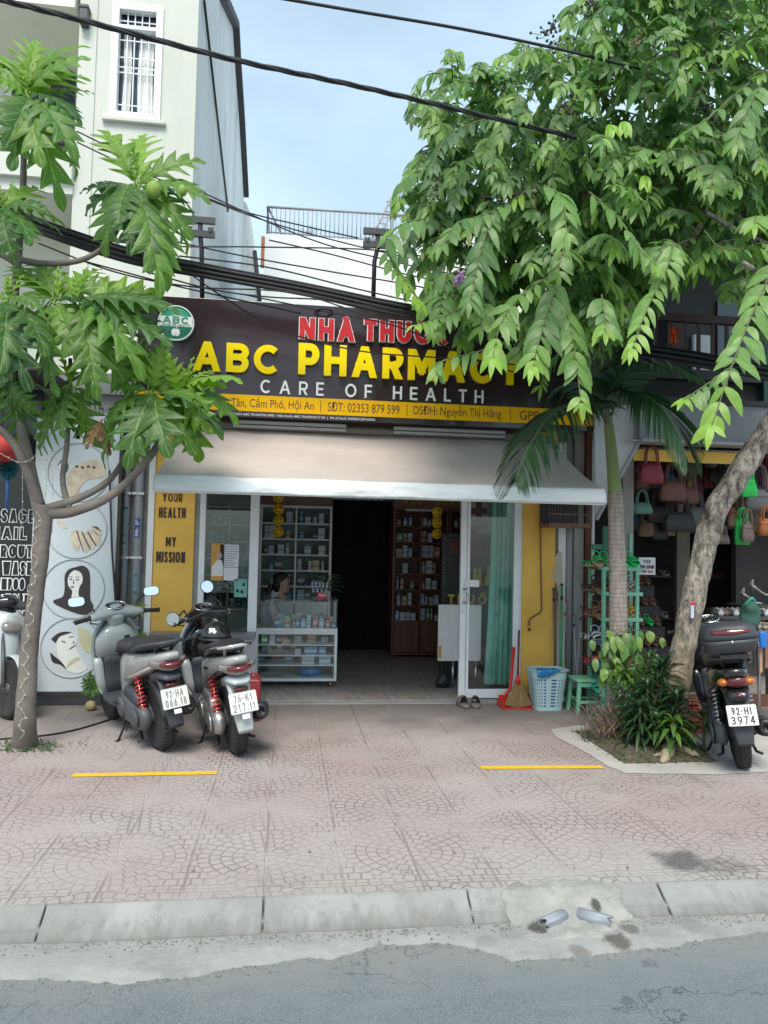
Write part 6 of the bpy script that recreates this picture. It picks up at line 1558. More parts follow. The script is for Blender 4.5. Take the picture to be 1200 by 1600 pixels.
HERO = [([(665, 342), (625, 352), (603, 385), (625, 430), (654, 468)], 5.2, 5.0, 13, .15, .062, .75), ([(868, 425), (815, 462), (783, 505), (770, 560)], 4.9, 4.6, 12, .16, .07, .85), ([(872, 440), (852, 500), (832, 572)], 4.8, 4.5, 11, .16, .07, .85),
        ([(885, 480), (898, 550), (908, 630)], 4.7, 4.5, 11, .15, .07, .55), ([(1052, 380), (1042, 420), (1012, 480), (988, 545)], 4.5, 4.1, 13, .13, .055, 1.0), ([(1215, 405), (1180, 480), (1148, 560), (1112, 665)], 3.9, 3.5, 14, .155, .07, 1.0),
        ([(1185, 520), (1140, 575), (1090, 610), (1068, 625)], 4.2, 4.0, 9, .115, .05, .75), ([(920, 300), (962, 335), (995, 385), (1025, 415)], 4.5, 4.3, 11, .14, .068, .5), ([(745, 470), (700, 492), (648, 508)], 5.1, 4.9, 10, .12, .05, .8),
        ([(800, 530), (745, 550), (690, 565), (682, 580)], 5.0, 4.9, 10, .12, .05, .5), ([(765, 135), (715, 128), (690, 145), (668, 168)], 5.2, 5.0, 10, .11, .05, .1), ([(780, 180), (720, 200), (690, 228), (676, 262)], 5.1, 4.9, 11, .11, .05, .1),
        ([(850, 290), (878, 310), (885, 365)], 4.5, 4.3, 8, .16, .075, .2), ([(940, 460), (945, 500), (946, 520)], 4.6, 4.4, 7, .13, .06, .6), ([(820, 300), (770, 330), (715, 350), (690, 385)], 5.0, 4.8, 12, .14, .06, .2), ([(1100, 360), (1130, 390), (1180, 385), (1200, 400)], 4.6, 4.5, 10, .12, .05, .6),
        ([(1190, 130), (1165, 180), (1150, 225)], 4.4, 4.3, 9, .14, .06, .3), ([(1000, 60), (985, 20), (1005, -10)], 5.0, 5.0, 8, .14, .055, .2), ([(1010, 330), (990, 300), (960, 290)], 4.5, 4.4, 8, .13, .055, .2), ([(770, 330), (750, 400), (735, 470)], 4.9, 4.7, 12, .15, .06, .15), ([(700, 420), (690, 470), (680, 520)], 5.2, 5.1, 9, .12, .05, .4), ([(1170, 130), (1100, 190), (1060, 215)], 4.5, 4.4, 10, .13, .055, .3)]
for pth, Ya, Yb, n, L, w, yt in HERO:
    k = len(pth)-1; shoot([at(x, y, lerp(Ya, Yb, i/k)) for i, (x, y) in enumerate(pth)], n, L, w, yt, .12 if yt > .5 else 0, None, .25, True)
for (x, y, Y) in ((955, 195, 4.6), (975, 190, 4.6), (918, 138, 5), (908, 140, 5), (1010, 275, 4.6)):     # bright new leaves
    for k in range(4): small_leaf(cl_, at(x, y, Y), V((rnd.uniform(-.6, .6), -.3, -.7)), V((rnd.uniform(-.5, .5), -1, .4)), .11, .05, 1, 1, .3)
cl_.build('crown', M['leaf_crape'], ct); tw.build('twigs', M['twig'], ct)
M['seed'] = mat('dark seed heads', (.10, .085, .08), .8, .3, 12, .1)
M['lilac'] = mat('lilac petals', (.38, .22, .42), .7, .15, 30)
def panicle(x, y, Y, n, sx, sy, m, nm, r=.011):
    b = MB(); c = at(x, y, Y)
    for k in range(n):
        u = rnd.random(); p = c + V((rnd.gauss(0, sx)*(1-u*.6), rnd.gauss(0, .05), sy*(u-.5)*2)); b.ball(p, r*rnd.uniform(.7, 1.2), None, None, 6, 4)
        if k % 2: b.tube([p, lerp(c, p, .5)], .0025, 4, cap=False)
    b.build(nm, m, ct)
for a in ((862, 58, 5.3, 55, .10, .10), (835, 112, 5.3, 40, .07, .10), (888, 165, 5.2, 50, .05, .11), (925, 10, 5.3, 45, .08, .09), (960, 5, 5.3, 30, .08, .07), (678, 300, 5.3, 16, .03, .06)): panicle(*a, M['seed'], 'seed_head')
panicle(995, 70, 4.9, 45, .03, .075, mat('withered straw flowers', (.34, .27, .14), .8, .2, 20), 'withered_flower'); panicle(718, 436, 4.9, 40, .022, .03, M['lilac'], 'flower', .012); panicle(742, 414, 5, 18, .02, .02, M['lilac'], 'flower', .010)
# small thermometer-like tag on the trunk
tp = at(1081, 953, BY-.118); tt = thing('trunk_tag', 'small white tag with a red top fixed to the leaning trunk', 'tag', tp)
MB().box(tp.x-.014, tp.x+.014, tp.y-.012, tp.y-.002, tp.z-.065, tp.z+.045).build('tag_body', mat('pale blue tag', (.45, .50, .62), .5), tt, bevel=.004)
MB().ball(tp+V((0, -.008, .052)), .018, .009, .018).build('tag_top', M['letter_red'], tt)

# ---------------------------------------------------------------- small palm
PY = 6.2; pg = G(965, 1140)
pt_ = thing('palm_tree', 'small palm with ringed grey trunk, green crownshaft and arching feathery fronds', 'palm tree', (pg.x, pg.y, 0))
bark_tube([at(962, 1150, PY), at(964, 1080, PY), at(966, 1000, PY), at(966, 920, PY), at(964, 850, PY), at(961, 768, PY)], [.105, .088, .078, .075, .070, .062], 24, 8, .03, 9, .15).build('trunk', M['bark_palm'], pt_)
bark_tube([at(961, 772, PY), at(958, 735, PY), at(954, 690, PY), at(951, 664, PY), at(949, 650, PY)], [.062, .052, .045, .040, .034], 20, 6, .02).build('crownshaft', M['crownshaft'], pt_)
def frond(path, n, L, hang=.55, w=.026, lab=None):
    fb = MB(); sp = spline(path, 10); N = len(sp); fb.tube(sp, [.012*(1-.85*i/N)+.002 for i in range(N)], 6)
    for k in range(len(fb.v)): fb.c[k] = (.5, .5, .8, .55)
    for k in range(n):
        u = .16+.84*k/(n-1); f = u*(N-1); i = min(int(f), N-2); p = sp[i].lerp(sp[i+1], f-i); T = (sp[i+1]-sp[i]).normalized()
        up = V((0, 0, 1)); S = T.cross(up); S = S.normalized() if S.length > .15 else V((1, 0, 0))
        ll = L*math.sin(math.pi*min(.18+.80*u, .97))**.7
        for s in (-1, 1):
            d = (S*s*.75 + T*(.45+.5*u) + V((0, 0, .12)) + V((rnd.uniform(-.1, .1),)*3)).normalized(); rn = rnd.random(); rows = []; cols = []
            nn = (S*s).cross(d); nn = nn.normalized() if nn.length > .05 else V((0, 0, 1))
            for j in range(6):
                t = j/5; c = p + d*(ll*t) - V((0, 0, 1))*(hang*ll*t*t); wv = T*(w*.5*(math.sin(math.pi*(.12+.86*t))+.05)) + V((0, 0, .004))
                rows.append([c-wv, c+V((0, -.003, -.003)), c+wv]); cols += [(0, t, rn, 0), (.5, t, rn, .0), (1, t, rn, .25*(t > .9))]
            fb.grid(rows, cols)
    return fb.build('frond', M['leaf_palm'], pt_)
frond([at(950, 668, PY), at(932, 637, PY-.1), at(905, 630, PY-.25), at(865, 645, PY-.45), at(825, 700, PY-.65), at(806, 752, PY-.75)], 84, .46, .62, .03)
frond([at(951, 664, PY), at(962, 632, PY-.05), at(985, 614, PY-.2), at(1025, 630, PY-.45), at(1058, 675, PY-.6), at(1072, 716, PY-.65)], 80, .46, .55, .03)
frond([at(950, 660, PY), at(955, 610, PY-.1), at(985, 575, PY-.3), at(1040, 568, PY-.6), at(1090, 590, PY-.8)], 54, .40, .4, .03)
frond([at(949, 660, PY), at(938, 600, PY), at(925, 545, PY-.05), at(905, 500, PY-.1), at(880, 470, PY-.1)], 50, .40, .3, .03)
frond([at(950, 660, PY), at(955, 600, PY+.1), at(970, 530, PY+.1), at(990, 480, PY+.1), at(1020, 450, PY+.2)], 50, .42, .35, .03)
frond([at(950, 662, PY), at(940, 625, PY+.2), at(915, 600, PY+.5), at(885, 610, PY+.7), at(868, 640, PY+.75)], 34, .30, .5)
bark_tube([at(950, 668, PY), at(946, 640, PY-.1), at(930, 655, PY-.15)], [.014, .01, .005], 8).build('dry_stalk', M['dry_twig'], pt_)
# pothos climbing the palm trunk
ph = thing('climbing_plant', 'bright heart leaved climber wound round the palm trunk base', 'plant', at(965, 1060, PY-.1))
lb_ = MB(); vn = MB()
for k in range(58):
    x = rnd.gauss(975, 22); y = rnd.uniform(985, 1062); p0 = at(966+rnd.uniform(-12, 12), y+8, PY-.1); p1 = at(x, y, PY-.12-rnd.random()*.12)
    vn.tube(spline([p0, (p0+p1)/2+V((0, -.02, .03)), p1], 3), .003, 5)
    small_leaf(lb_, p1, V((rnd.uniform(-.6, .6), -.35, -.75)), V((rnd.uniform(-.4, .4), -1, .5)), rnd.uniform(.07, .12), rnd.uniform(.05, .085), rnd.random(), rnd.choice((0, 0, .2, .6)), .3, 5)
vn.tube([at(960+10*math.sin(k), 1090-k*5, PY-.1) for k in range(20)], .006, 6); lb_.build('leaves', M['leaf_pothos'], ph); vn.build('stem', M['twig'], ph)
def rosette(px, py, Y, n, L, w, lab, m='leaf_strap', youth=0, spread=.5, name='strap_plant', stem=.1):
    c = at(px, py, Y); t = thing(name, lab, 'plant', c); b = MB(); s = MB()
    g = V((c.x, c.y, .02)); s.tube([g, c], .012, 8)
    for k in range(n):
        a = k*2.4; el = lerp(1.1, -.25, (k/n)**.8)+rnd.uniform(-.15, .15); d = V((math.cos(a)*math.cos(el), math.sin(a)*math.cos(el), math.sin(el))); up = V((0, 0, 1)) if abs(d.z) < .9 else V((0, -1, 0))
        ll = L*rnd.uniform(.75, 1.15); p = c+V((0, 0, -stem*(k/n))); small_leaf(b, p, d, up, ll, w, rnd.random(), min(youth*rnd.uniform(.5, 1.3), 1), spread, 6, .35)
    b.build('leaves', M[m], t); s.build('stem', M['twig'], t); return t
rosette(1035, 1040, 5.70, 60, .26, .030, 'dark strappy plant at the foot of the leaning trunk', stem=.25)
rosette(1012, 1075, 5.60, 60, .24, .028, 'dark strappy plant between the palm and the leaning trunk', stem=.25)
rosette(1058, 1090, 5.48, 60, .25, .030, 'dark strappy plant in front of the leaning trunk', stem=.25)
rosette(975, 1048, 5.95, 34, .20, .026, 'bright green spiky plant in front of the palm trunk', youth=.65, stem=.08)
rosette(1000, 1105, 5.50, 50, .20, .026, 'low dark strappy plant near the middle of the tree pit', stem=.2)
rosette(1052, 1128, 5.32, 22, .19, .042, 'yellow green broad leaved plant at the pit front', youth=.55, stem=.12, spread=.7)
rosette(1100, 1118, 5.38, 20, .19, .036, 'light green plant at the pit edge beside the black scooter', youth=.35, stem=.1)
rosette(1030, 1125, 5.40, 26, .17, .034, 'mid green leafy plant beside the pale root', youth=.2, stem=.1)
rosette(1014, 1030, 5.85, 30, .20, .024, 'tall thin leaved plant between the two trunks', stem=.15, youth=.15)
bx = thing('box_bush', 'small leaved bush at the palm foot in the tree pit', 'bush', G(985, 1140)); b_ = MB(); s_ = MB()
for k in range(620):
    x = rnd.gauss(985, 17); y = rnd.uniform(1065, 1142); Y = rnd.uniform(5.6, 6.0); small_leaf(b_, at(x, y, Y), V((rnd.uniform(-1, 1), rnd.uniform(-1, .3), rnd.uniform(-.3, .9))), V((rnd.uniform(-.5, .5), -.6, .8)), .034, .018, rnd.random(), rnd.choice((0, 0, .1)), .1, 2)
for k in range(26): s_.tube([G(985+rnd.uniform(-12, 12), 1142), at(985+rnd.gauss(0, 16), rnd.uniform(1075, 1120), rnd.uniform(5.65, 5.95))], .003, 4)
b_.build('leaves', M['leaf_strap'], bx); s_.build('twigs', M['dry_twig'], bx)
dt = thing('dry_shrub', 'dry grey twiggy shrub at the left corner of the tree pit', 'shrub', G(945, 1150)); s_ = MB(); b_ = MB()
for k in range(240):
    x = rnd.gauss(952, 14); g = G(x, rnd.uniform(1143, 1162)); L = rnd.uniform(.12, .36); d = V((rnd.uniform(-.55, .45), rnd.uniform(-.5, .3), 1)).normalized(); q_ = V((rnd.uniform(-.06, .06), 0, 0))
    s_.tube(spline([g, g+d*L*.5+q_, g+d*L+q_*2-V((0, 0, .04))], 3), [.003]*6+[.0015], 4)
    if k % 2: small_leaf(b_, g+d*L*rnd.uniform(.4, .9), V((rnd.uniform(-1, 1), -.5, -.4)), V((0, -1, .6)), .045, .012, rnd.random(), 0, .4, 2)
s_.build('twigs', M['dry_twig'], dt); b_.build('leaves', M['leaf_dry'], dt)
MB().tube([at(1028+rnd.uniform(-3, 3), 1100+k*9, 5.35) for k in range(5)], .016, 7)
rt = thing('tree_root', 'pale gnarled root lying on the soil at the pit front', 'root', G(1050, 1180))
M['root'] = mat('pale root bark', (.34, .28, .20), .9, .25, 14, .7, 60)
for a in ([(1042, 1150), (1047, 1165), (1040, 1178), (1018, 1186)], [(1046, 1160), (1060, 1170), (1082, 1180), (1092, 1184)], [(1045, 1165), (1042, 1180), (1034, 1190)]):
    bark_tube([G(x, y, .045-.012*i) for i, (x, y) in enumerate(a)], [.055, .05, .035, .015], 12, 5, .2, 14).build('root_arm', M['root'], rt)
# weeds and litter on the soil
wd = MB(); 
for k in range(900):
    p = rnd.choice(SOIL); p = p + V((rnd.uniform(-.04, .04), rnd.uniform(-.03, .03), -.005)); small_leaf(wd, p, V((rnd.uniform(-1, 1), rnd.uniform(-1, 1), rnd.uniform(.1, 1))), V((0, -.4, 1)), rnd.uniform(.02, .06), .008, rnd.random(), rnd.choice((0, .1, .3)), .2, 2)
tag(wd.build('pit_weeds', M['leaf_strap']), 'low weeds and grass growing on the tree pit soil', 'weeds', None, 'stuff')
wd = MB()
for k in range(260):
    x, y = rnd.gauss(40, 26), rnd.uniform(1158, 1176); small_leaf(wd, G(x, y, .002), V((rnd.uniform(-1, 1), rnd.uniform(-1, .5), rnd.uniform(.2, 1))), V((0, -.5, 1)), rnd.uniform(.02, .05), .012, rnd.random(), .1, .2, 2)
tag(wd.build('trunk_weeds', M['leaf_strap']), 'short weeds growing round the breadfruit trunk foot', 'weeds', None, 'stuff')
lt = MB()
for k in range(70):
    x, y = rnd.uniform(40, 1150), rnd.uniform(1120, 1380); p = G(x, y, .006); small_leaf(lt, p, V((rnd.uniform(-1, 1), rnd.uniform(-1, 1), .05)), V((rnd.uniform(-.3, .3), 0, 1)), rnd.uniform(.012, .03), .010, rnd.random(), .1, -.1, 2)
tag(lt.build('fallen_leaves', M['leaf_dry']), 'tiny dry leaves scattered on the pavement', 'leaf litter', None, 'stuff')
# leafy plant behind the first scooter
fp = thing('potted_plant', 'green lobed leaf plant growing beside the portrait panel behind the grey scooter', 'plant', G(143, 1090)); b_ = MB()
for (x, y) in ((130, 1060), (150, 1055), (160, 1075), (128, 1082), (145, 1090), (140, 1050)): big_leaf(b_, at(145, 1078, 6.7), at(x, y, 6.65), .15, 4, .05, V((0, -1, .3)), .1)
b_.tube([G(145, 1092), at(145, 1070, 6.7)], .008, 6); b_.build('leaves', M['leaf_bread'], fp)
for (x, y) in ((217, 948), (222, 995)):
    t = thing('wall_weed', ('upper' if y < 960 else 'lower') + ' bright green weed sprouting from the pipe wall behind the grey scooter', 'plant', at(x, y, 7.2)); b_ = MB()
    for k in range(12): a = k*.52; small_leaf(b_, at(x, y, 7.2), V((math.cos(a), -.4, math.sin(a)*.8)), V((0, -1, .3)), rnd.uniform(.07, .13), .022, rnd.random(), .7, .2, 3)
    b_.build('leaves', M['leaf_pothos'], t)

# ================================================================ CABLES
def cable(pts, r, lab, group='overhead cables', sag=0, n=10, twist=0, cat='cable'):
    sp = spline([at(*p) for p in pts], n)
    b = MB()
    if twist:
        for ph_ in (0, 2.09, 4.19):
            b.tube([p+V((0, math.cos(i*.16+ph_)*r*.5, math.sin(i*.16+ph_)*r*.5)) for i, p in enumerate(sp)], r*.6, 6)
    else: b.tube(sp, r, 6)
    o = b.build('overhead_cable', M['cable']); return tag(o, lab, cat, group)
cable([(420, -6, 4.4), (560, 18, 4.5), (720, 45, 4.6), (870, 76, 4.7), (1000, 108, 4.8)], .0095, 'single black cable crossing the sky at the top', n=30)
cable([(-20, -6, 4.0), (130, 32, 4.1), (360, 92, 4.3), (560, 135, 4.5), (735, 176, 4.7), (900, 215, 4.9)], .015, 'thick twisted black cable crossing the left house and the sky', n=50, twist=1)
# main bundle: many strands, one cable each
for k in range(9):
    o = k*2.6-10; Yk = 6.35+.05*math.sin(k*2.1)
    cable([(-20, 318+o*.8, Yk), (60, 352+o, Yk), (200, 398+o*1.0, Yk), (330, 424+o*.9, Yk), (480, 452+o*.8, Yk), (600, 478+o*.9, Yk), (700, 497+o, Yk), (800, 512+o, Yk), (900, 530+o, Yk), (1010, 548+o, Yk), (1120, 566+o, Yk), (1240, 590+o, Yk)], .011+.003*(k % 3), 'thick black cable in the sagging bundle over the sign top', 'cables of the sagging bundle')
TH = [([(120, 205), (300, 293), (480, 372), (600, 405), (690, 425), (800, 445)], 6.9), ([(120, 222), (220, 268), (400, 340), (560, 385), (700, 415), (820, 440)], 7.0), ([(100, 368), (250, 384), (410, 386), (600, 392), (760, 420)], 6.6),
      ([(250, 372), (380, 400), (520, 425), (640, 445), (760, 470)], 6.7), ([(280, 400), (420, 418), (560, 452), (700, 482), (820, 500)], 6.2), ([(230, 425), (330, 452), (420, 464), (520, 470), (640, 492), (760, 530)], 6.3),
      ([(280, 415), (350, 465), (440, 516), (560, 548), (700, 560), (860, 575)], 6.5), ([(120, 405), (220, 432), (280, 448), (380, 470), (470, 490)], 6.5), ([(60, 380), (180, 425), (300, 448), (460, 458), (600, 500), (740, 520)], 6.25),
      ([(380, 460), (500, 485), (620, 510), (740, 560), (830, 590)], 6.6), ([(300, 300), (380, 330), (470, 352), (560, 372)], 6.9), ([(420, 375), (520, 398), (640, 430), (700, 440)], 6.8)]
for i, (p, Y) in enumerate(TH): cable([(x, y, Y) for x, y in p], .0065, 'thin black cable sagging above the pharmacy sign', 'thin cables above the sign')
cl2 = thing('cable_coil', 'small coil of cable hanging from the bundle above the red letters', 'cable coil', at(503, 490, 6.4))
MB().tube([at(503+13*math.cos(k*.5)+k*.2, 489+6*math.sin(k*.5), 6.4+.01*math.sin(k)) for k in range(34)], .005, 5).build('coil_wire', M['cable'], cl2)
for (xt, yt, xb_, yb, Y, lab) in ((313, 345, 316, 468, 7.2, 'black T shaped cable bracket above the round logo'), (590, 363, 583, 470, 7.2, 'black T shaped cable bracket above the red letters')):
    t = thing('cable_bracket', lab, 'bracket', at(xb_, yb, Y), 0, 'cable brackets on the sign'); a, b_ = at(xt, yt, Y), at(xb_, yb+6, Y)
    MB().tube([b_, at((xt*.3+xb_*.7), yt+45, Y), at(xt, yt+25, Y), a], .022, 8).build('post', M['cable'], t)
    for dy in (0, .13): MB().box(a.x-.14, a.x+.14, Y-.03, Y+.01, a.z-dy-.03, a.z-dy+.03).build('cross_arm', M['dark_plastic'], t)
    for s in (-.1, .1): MB().lathe([(.02, 0), (.03, .02), (.02, .04), (.028, .06), (0, .07)], Matrix.Translation((a.x+s, Y-.01, a.z-.13)), 10).build('insulator', M['dark_plastic'], t)

b_ = MB(); X, Y_, Z_ = CPL.location
for k in range(46):
    a = rnd.uniform(0, 6.28); h = rnd.uniform(.08, .26); r_ = rnd.uniform(.02, .13); p = V((X+r_*math.cos(a), Y_+r_*.6*math.sin(a), Z_+h)); b_.tube([(X, Y_, Z_+.05), (X+r_*.4*math.cos(a), Y_, Z_+h*.7), p], .002, 4, cap=False)
    small_leaf(b_, p, V((math.cos(a), math.sin(a)*.6-.3, rnd.uniform(-.3, .5))), V((0, -.5, 1)), .075, .022, rnd.random(), .15, .3, 3)
b_.build('leaves', M['leaf_strap'], CPL)
# ================================================================ LEFT SALON FRONT
SY = 7.32
M['salon_dark'] = mat('dark salon glass', (.022, .026, .03), .12, .2, 5, 0)
M['panel_white'] = mat('white light box sheet', (.54, .60, .63), .4, .03, 2, .02)
M['ink_line'] = mat('grey printed ring', (.42, .44, .44), .5)
M['sepia'] = mat('sepia print', (.58, .50, .38), .5, .25, 9)
M['face_print'] = mat('pale face print', (.74, .75, .70), .5, .04, 6)
sal = thing('beauty_salon', 'dark salon front left of the pharmacy', 'shop', (-4, SY, 0))
pl0, pl1 = at(56, 860, SY).x, at(186, 860, SY).x
wallx = at(240, 860, YF).x
MB().box(-2.78, pl0-.02, SY+.06, SY+.12, .12, 2.9).build('glass_front', M['salon_dark'], sal)
MB().box(-2.78, wallx, SY-.02, SY+.6, 0, .115).build('plinth', M['granite'], sal)
MB().box(-5, pl1+.02, SY+.13, LBY-.05, 2.9, 3.1).box(-5, -2.7, SY+1.2, SY+1.3, 0, 2.9).box(-2.78, pl1-.02, SY+.18, SY+.3, .12, 2.9).build('salon_wall', M['concrete'], sal)
cnp = MB().box(-5, pl0+.2, SY-.7, SY+.1, 2.92, 2.98); cnp.build('canopy', M['dark_trim'], sal)
# wall with pipes between salon and pharmacy
w0 = pl1+.03; pw = thing('pipe_wall', 'narrow concrete wall strip carrying grey pipes between the salon and the pharmacy', 'wall', (w0, YF, 0))
MB().box(w0, wallx-.004, YF+.05, YF+.35, 0, 3.4).build('wall', M['concrete'], pw)
MB().box(at(228, 900, YF).x, wallx-.006, YF-.015, YF+.048, .1, 2.6).build('plaster_edge', M['white_wall'], pw)
def pipe(px, r, m, lab, y0=640, y1=1075, par=None, Y=YF+.0):
    a, b_ = at(px, y0, Y), at(px-5, y1, Y); t = thing('wall_pipe', lab, 'pipe', (a.x, Y, max(b_.z, .1)), 0, 'pipes on the wall strip')
    MB().cyl((a.x, Y, max(b_.z, .1)), (a.x, Y, a.z), r, None, 14).build('pipe_body', m, t); c = MB()
    for z in (.7, 1.35, 1.95): c.box(a.x-r-.012, a.x+r+.012, Y-r-.004, Y+r+.03, z-.012, z+.012)
    c.build('clamp', M['steel'], t); return t, a.x
t1_, xp = pipe(203, .034, M['pipe_grey'], 'pale grey pipe with teal stickers next to the light box frame')
M['sticker_teal'] = mat('teal sticker', (.10, .38, .36), .5, .3, 30); M['sticker_blue'] = mat('blue sticker', (.04, .08, .38), .5, .3, 30)
a_, b_ = at(203, 792, YF).z, at(203, 855, YF).z; s_ = MB()
def vtext(mb, s, x, z0, z1, Y, w, **k):
    Mx = Matrix(((0, 0, -1, x+w/2), (0, 1, 0, Y), (1, 0, 0, z0), (0, 0, 0, 1))); stroke_text(mb, s, Mx, z1-z0, w, **k)
vtext(s_, 'KHOAN CAT BE TONG', xp, b_, a_, YF-.0365, .038, t=.2, gap=.25, d=.002); s_.build('sticker', M['sticker_teal'], t1_)
t2_, xp2 = pipe(222, .042, M['pipe_grey'], 'thicker grey pipe with a blue sticker next to the yellow pillar')
s_ = MB().box(xp2-.022, xp2+.022, YF-.0455, YF-.0425, at(222, 840, YF).z, at(222, 810, YF).z); s_.build('sticker', M['sticker_blue'], t2_)
s_ = MB(); vtext(s_, '0905 123', xp2, at(222, 838, YF).z, at(222, 812, YF).z, YF-.0475, .03, t=.2, gap=.25, d=.002); s_.build('sticker_text', M['paper'], t2_)
s_ = MB(); vtext(s_, 'HUT HAM CAU', xp2, at(222, 935, YF).z, at(222, 895, YF).z, YF-.0445, .036, t=.2, gap=.25, d=.002); s_.build('sticker_text', M['sticker_teal'], t2_)
# light box with four round pictures
lbx = thing('light_box', 'white light box panel with four round beauty pictures', 'sign', (pl0, SY, .16))
zt = at(120, 648, SY).z; zb = at(120, 1077, SY).z
MB().box(pl0, pl1, SY-.12, SY+.04, zb, zt).build('box', M['panel_white'], lbx, bevel=.004)
fm = MB(); fm.box(pl1+.001, pl1+.03, SY-.14, SY+.05, zb-.03, zt).box(pl0-.01, pl1, SY-.135, SY-.1, zb-.03, zb-.002); fm.build('frame', M['dark_trim'], lbx)
MB().tube([at(171, 735, SY-.16), at(175, 860, SY-.16), at(181, 945, SY-.16), at(184, 1070, SY-.16)], .010).build('front_rod', M['dark_trim'], lbx)
FY = SY-.123
def fpoly(mb, pts, lay): mb.prism([(at(x, y, FY).x, at(x, y, FY).z) for x, y in pts], Matrix.Translation((0, FY-.0012*lay, 0)), .0011)
def ell(cx, cy, rx, ry, a0=0, a1=360, n=20): return [(cx+rx*math.cos(rad(lerp(a0, a1, k/n))), cy+ry*math.sin(rad(lerp(a0, a1, k/n)))) for k in range(n if a1-a0 >= 360 else n+1)]
def ring(cx, cy, r):
    c = at(cx, cy, FY); rr = r*7.2/1183; b = MB(); b.tube([c+V((rr*math.cos(k*.1257), -.003, rr*math.sin(k*.1257))) for k in range(50)], .0045, 6, closed=True); return b.build('ring', M['ink_line'], lbx)
r1, r2, r3, r4 = ring(123, 738, 44), ring(120, 827, 43), ring(115, 920, 44), ring(112, 1012, 44)
def smooth(pts, n=5): 
    s = spline([(x, y, 0) for x, y in list(pts)+[pts[0]]], n); return [(p.x, p.y) for p in s[:-1]]
b = MB(); fpoly(b, smooth([(104, 748), (112, 733), (130, 722), (150, 719), (162, 728), (164, 744), (150, 747), (136, 750), (126, 760), (120, 774), (108, 776), (106, 762)]), 1); b.build('printed_shape', M['sepia'], r1)
b = MB(); fpoly(b, ell(99, 729, 8, 11), 2)
for k in range(4): fpoly(b, ell(120+9*k, 729+1.5*(k % 2), 2.6, 2.2), 2)
b.build('printed_stones', mat('dark stone print', (.10, .08, .07), .5), r1)
b = MB(); fpoly(b, smooth([(91, 729), (97, 722), (103, 726), (102, 738), (95, 741)]), 3); b.build('printed_face', M['face_print'], r1)
b = MB()   # hand with five fingers
for pts in ([(109, 838), (114, 829), (121, 833), (124, 850), (122, 860), (115, 856)], [(121, 829), (127, 831), (135, 850), (138, 860), (131, 862), (124, 848)], [(128, 831), (136, 832), (147, 848), (148, 856), (141, 858), (134, 848)], [(136, 830), (144, 828), (157, 840), (156, 850), (150, 852), (142, 842)], [(142, 824), (150, 823), (159, 833), (157, 838), (150, 834)], [(88, 812), (98, 816), (106, 825), (100, 825), (92, 820)]): fpoly(b, smooth(pts, 4), 1)
b.build('printed_hand', M['sepia'], r2)
b = MB()
for pts in ([(119, 830), (121, 829), (131, 862), (130, 862)], [(127, 831), (129, 831), (142, 858), (140, 858)], [(136, 831), (138, 831), (151, 852), (149, 852)], [(143, 822), (152, 823), (159, 831), (150, 826)]): fpoly(b, pts, 3)
b.build('printed_shadow_lines', mat('dark brown print', (.07, .045, .03), .5), r2)
MI = mat('dark ink print', (.035, .028, .026), .5, .1, 5)
b = MB(); fpoly(b, smooth([(118, 886), (130, 884), (139, 892), (141, 910), (141, 935), (146, 948), (138, 960), (118, 958), (88, 945), (84, 938), (98, 932), (101, 918), (101, 900), (107, 890)]), 1); b.build('printed_hair', MI, r3)
b = MB(); fpoly(b, smooth([(109, 897), (117, 891), (127, 896), (129, 908), (124, 918), (123, 930), (128, 938), (112, 938), (113, 924), (107, 915), (106, 905)]), 2); b.build('printed_face', M['face_print'], r3)
b = MB(); fpoly(b, ell(111, 905, 2.6, 1), 3); fpoly(b, ell(121, 906, 2.6, 1), 3); fpoly(b, ell(113, 917, 3, 1.2), 3); fpoly(b, [(108, 901), (113, 900.3), (113, 901.3), (108, 902)], 3); fpoly(b, [(118, 901), (124, 901.6), (124, 902.5), (118, 902)], 3); fpoly(b, [(115, 906), (115.8, 906), (116, 912), (114, 912.4)], 3); b.build('printed_features', MI, r3)
b = MB(); fpoly(b, smooth([(88, 998), (92, 992), (104, 988), (112, 990), (120, 1000), (119, 1010), (124, 1022), (130, 1034), (136, 1044), (122, 1052), (106, 1048), (96, 1036), (90, 1022)]), 1); b.build('printed_face', M['face_print'], r4)
b = MB(); fpoly(b, smooth([(80, 998), (90, 990), (100, 987), (112, 988), (104, 991), (93, 995), (87, 1004)], 3), 2); fpoly(b, smooth([(78, 1019), (86, 1026), (96, 1034), (104, 1046), (94, 1038), (82, 1034)], 3), 2)
fpoly(b, [(97, 1001), (103, 1003), (102, 1004.2), (96, 1002.5)], 3); fpoly(b, [(108, 995), (115, 994), (115, 995.3), (108, 996.2)], 3); fpoly(b, [(108, 1014), (118, 1007), (118.6, 1008.4), (109, 1015)], 3); fpoly(b, [(114, 1001), (115, 1001), (117, 1005), (115, 1006)], 3); b.build('printed_features', MI, r4)
b = MB(); fpoly(b, smooth([(108, 1034), (120, 1026), (126, 1030), (116, 1036), (104, 1044)], 3), 2); fpoly(b, smooth([(121, 978), (140, 988), (150, 1012), (136, 1020), (124, 1004)], 3), .2); b.build('printed_shade', mat('pale green gold print', (.55, .52, .34), .5), r4)
t_ = MB(); px_text(t_, '& N', 117, 672, 142, 686, FY-.001, t=.26, gap=.25, d=.002); t_.build('lettering', M['letter_black'], lbx)
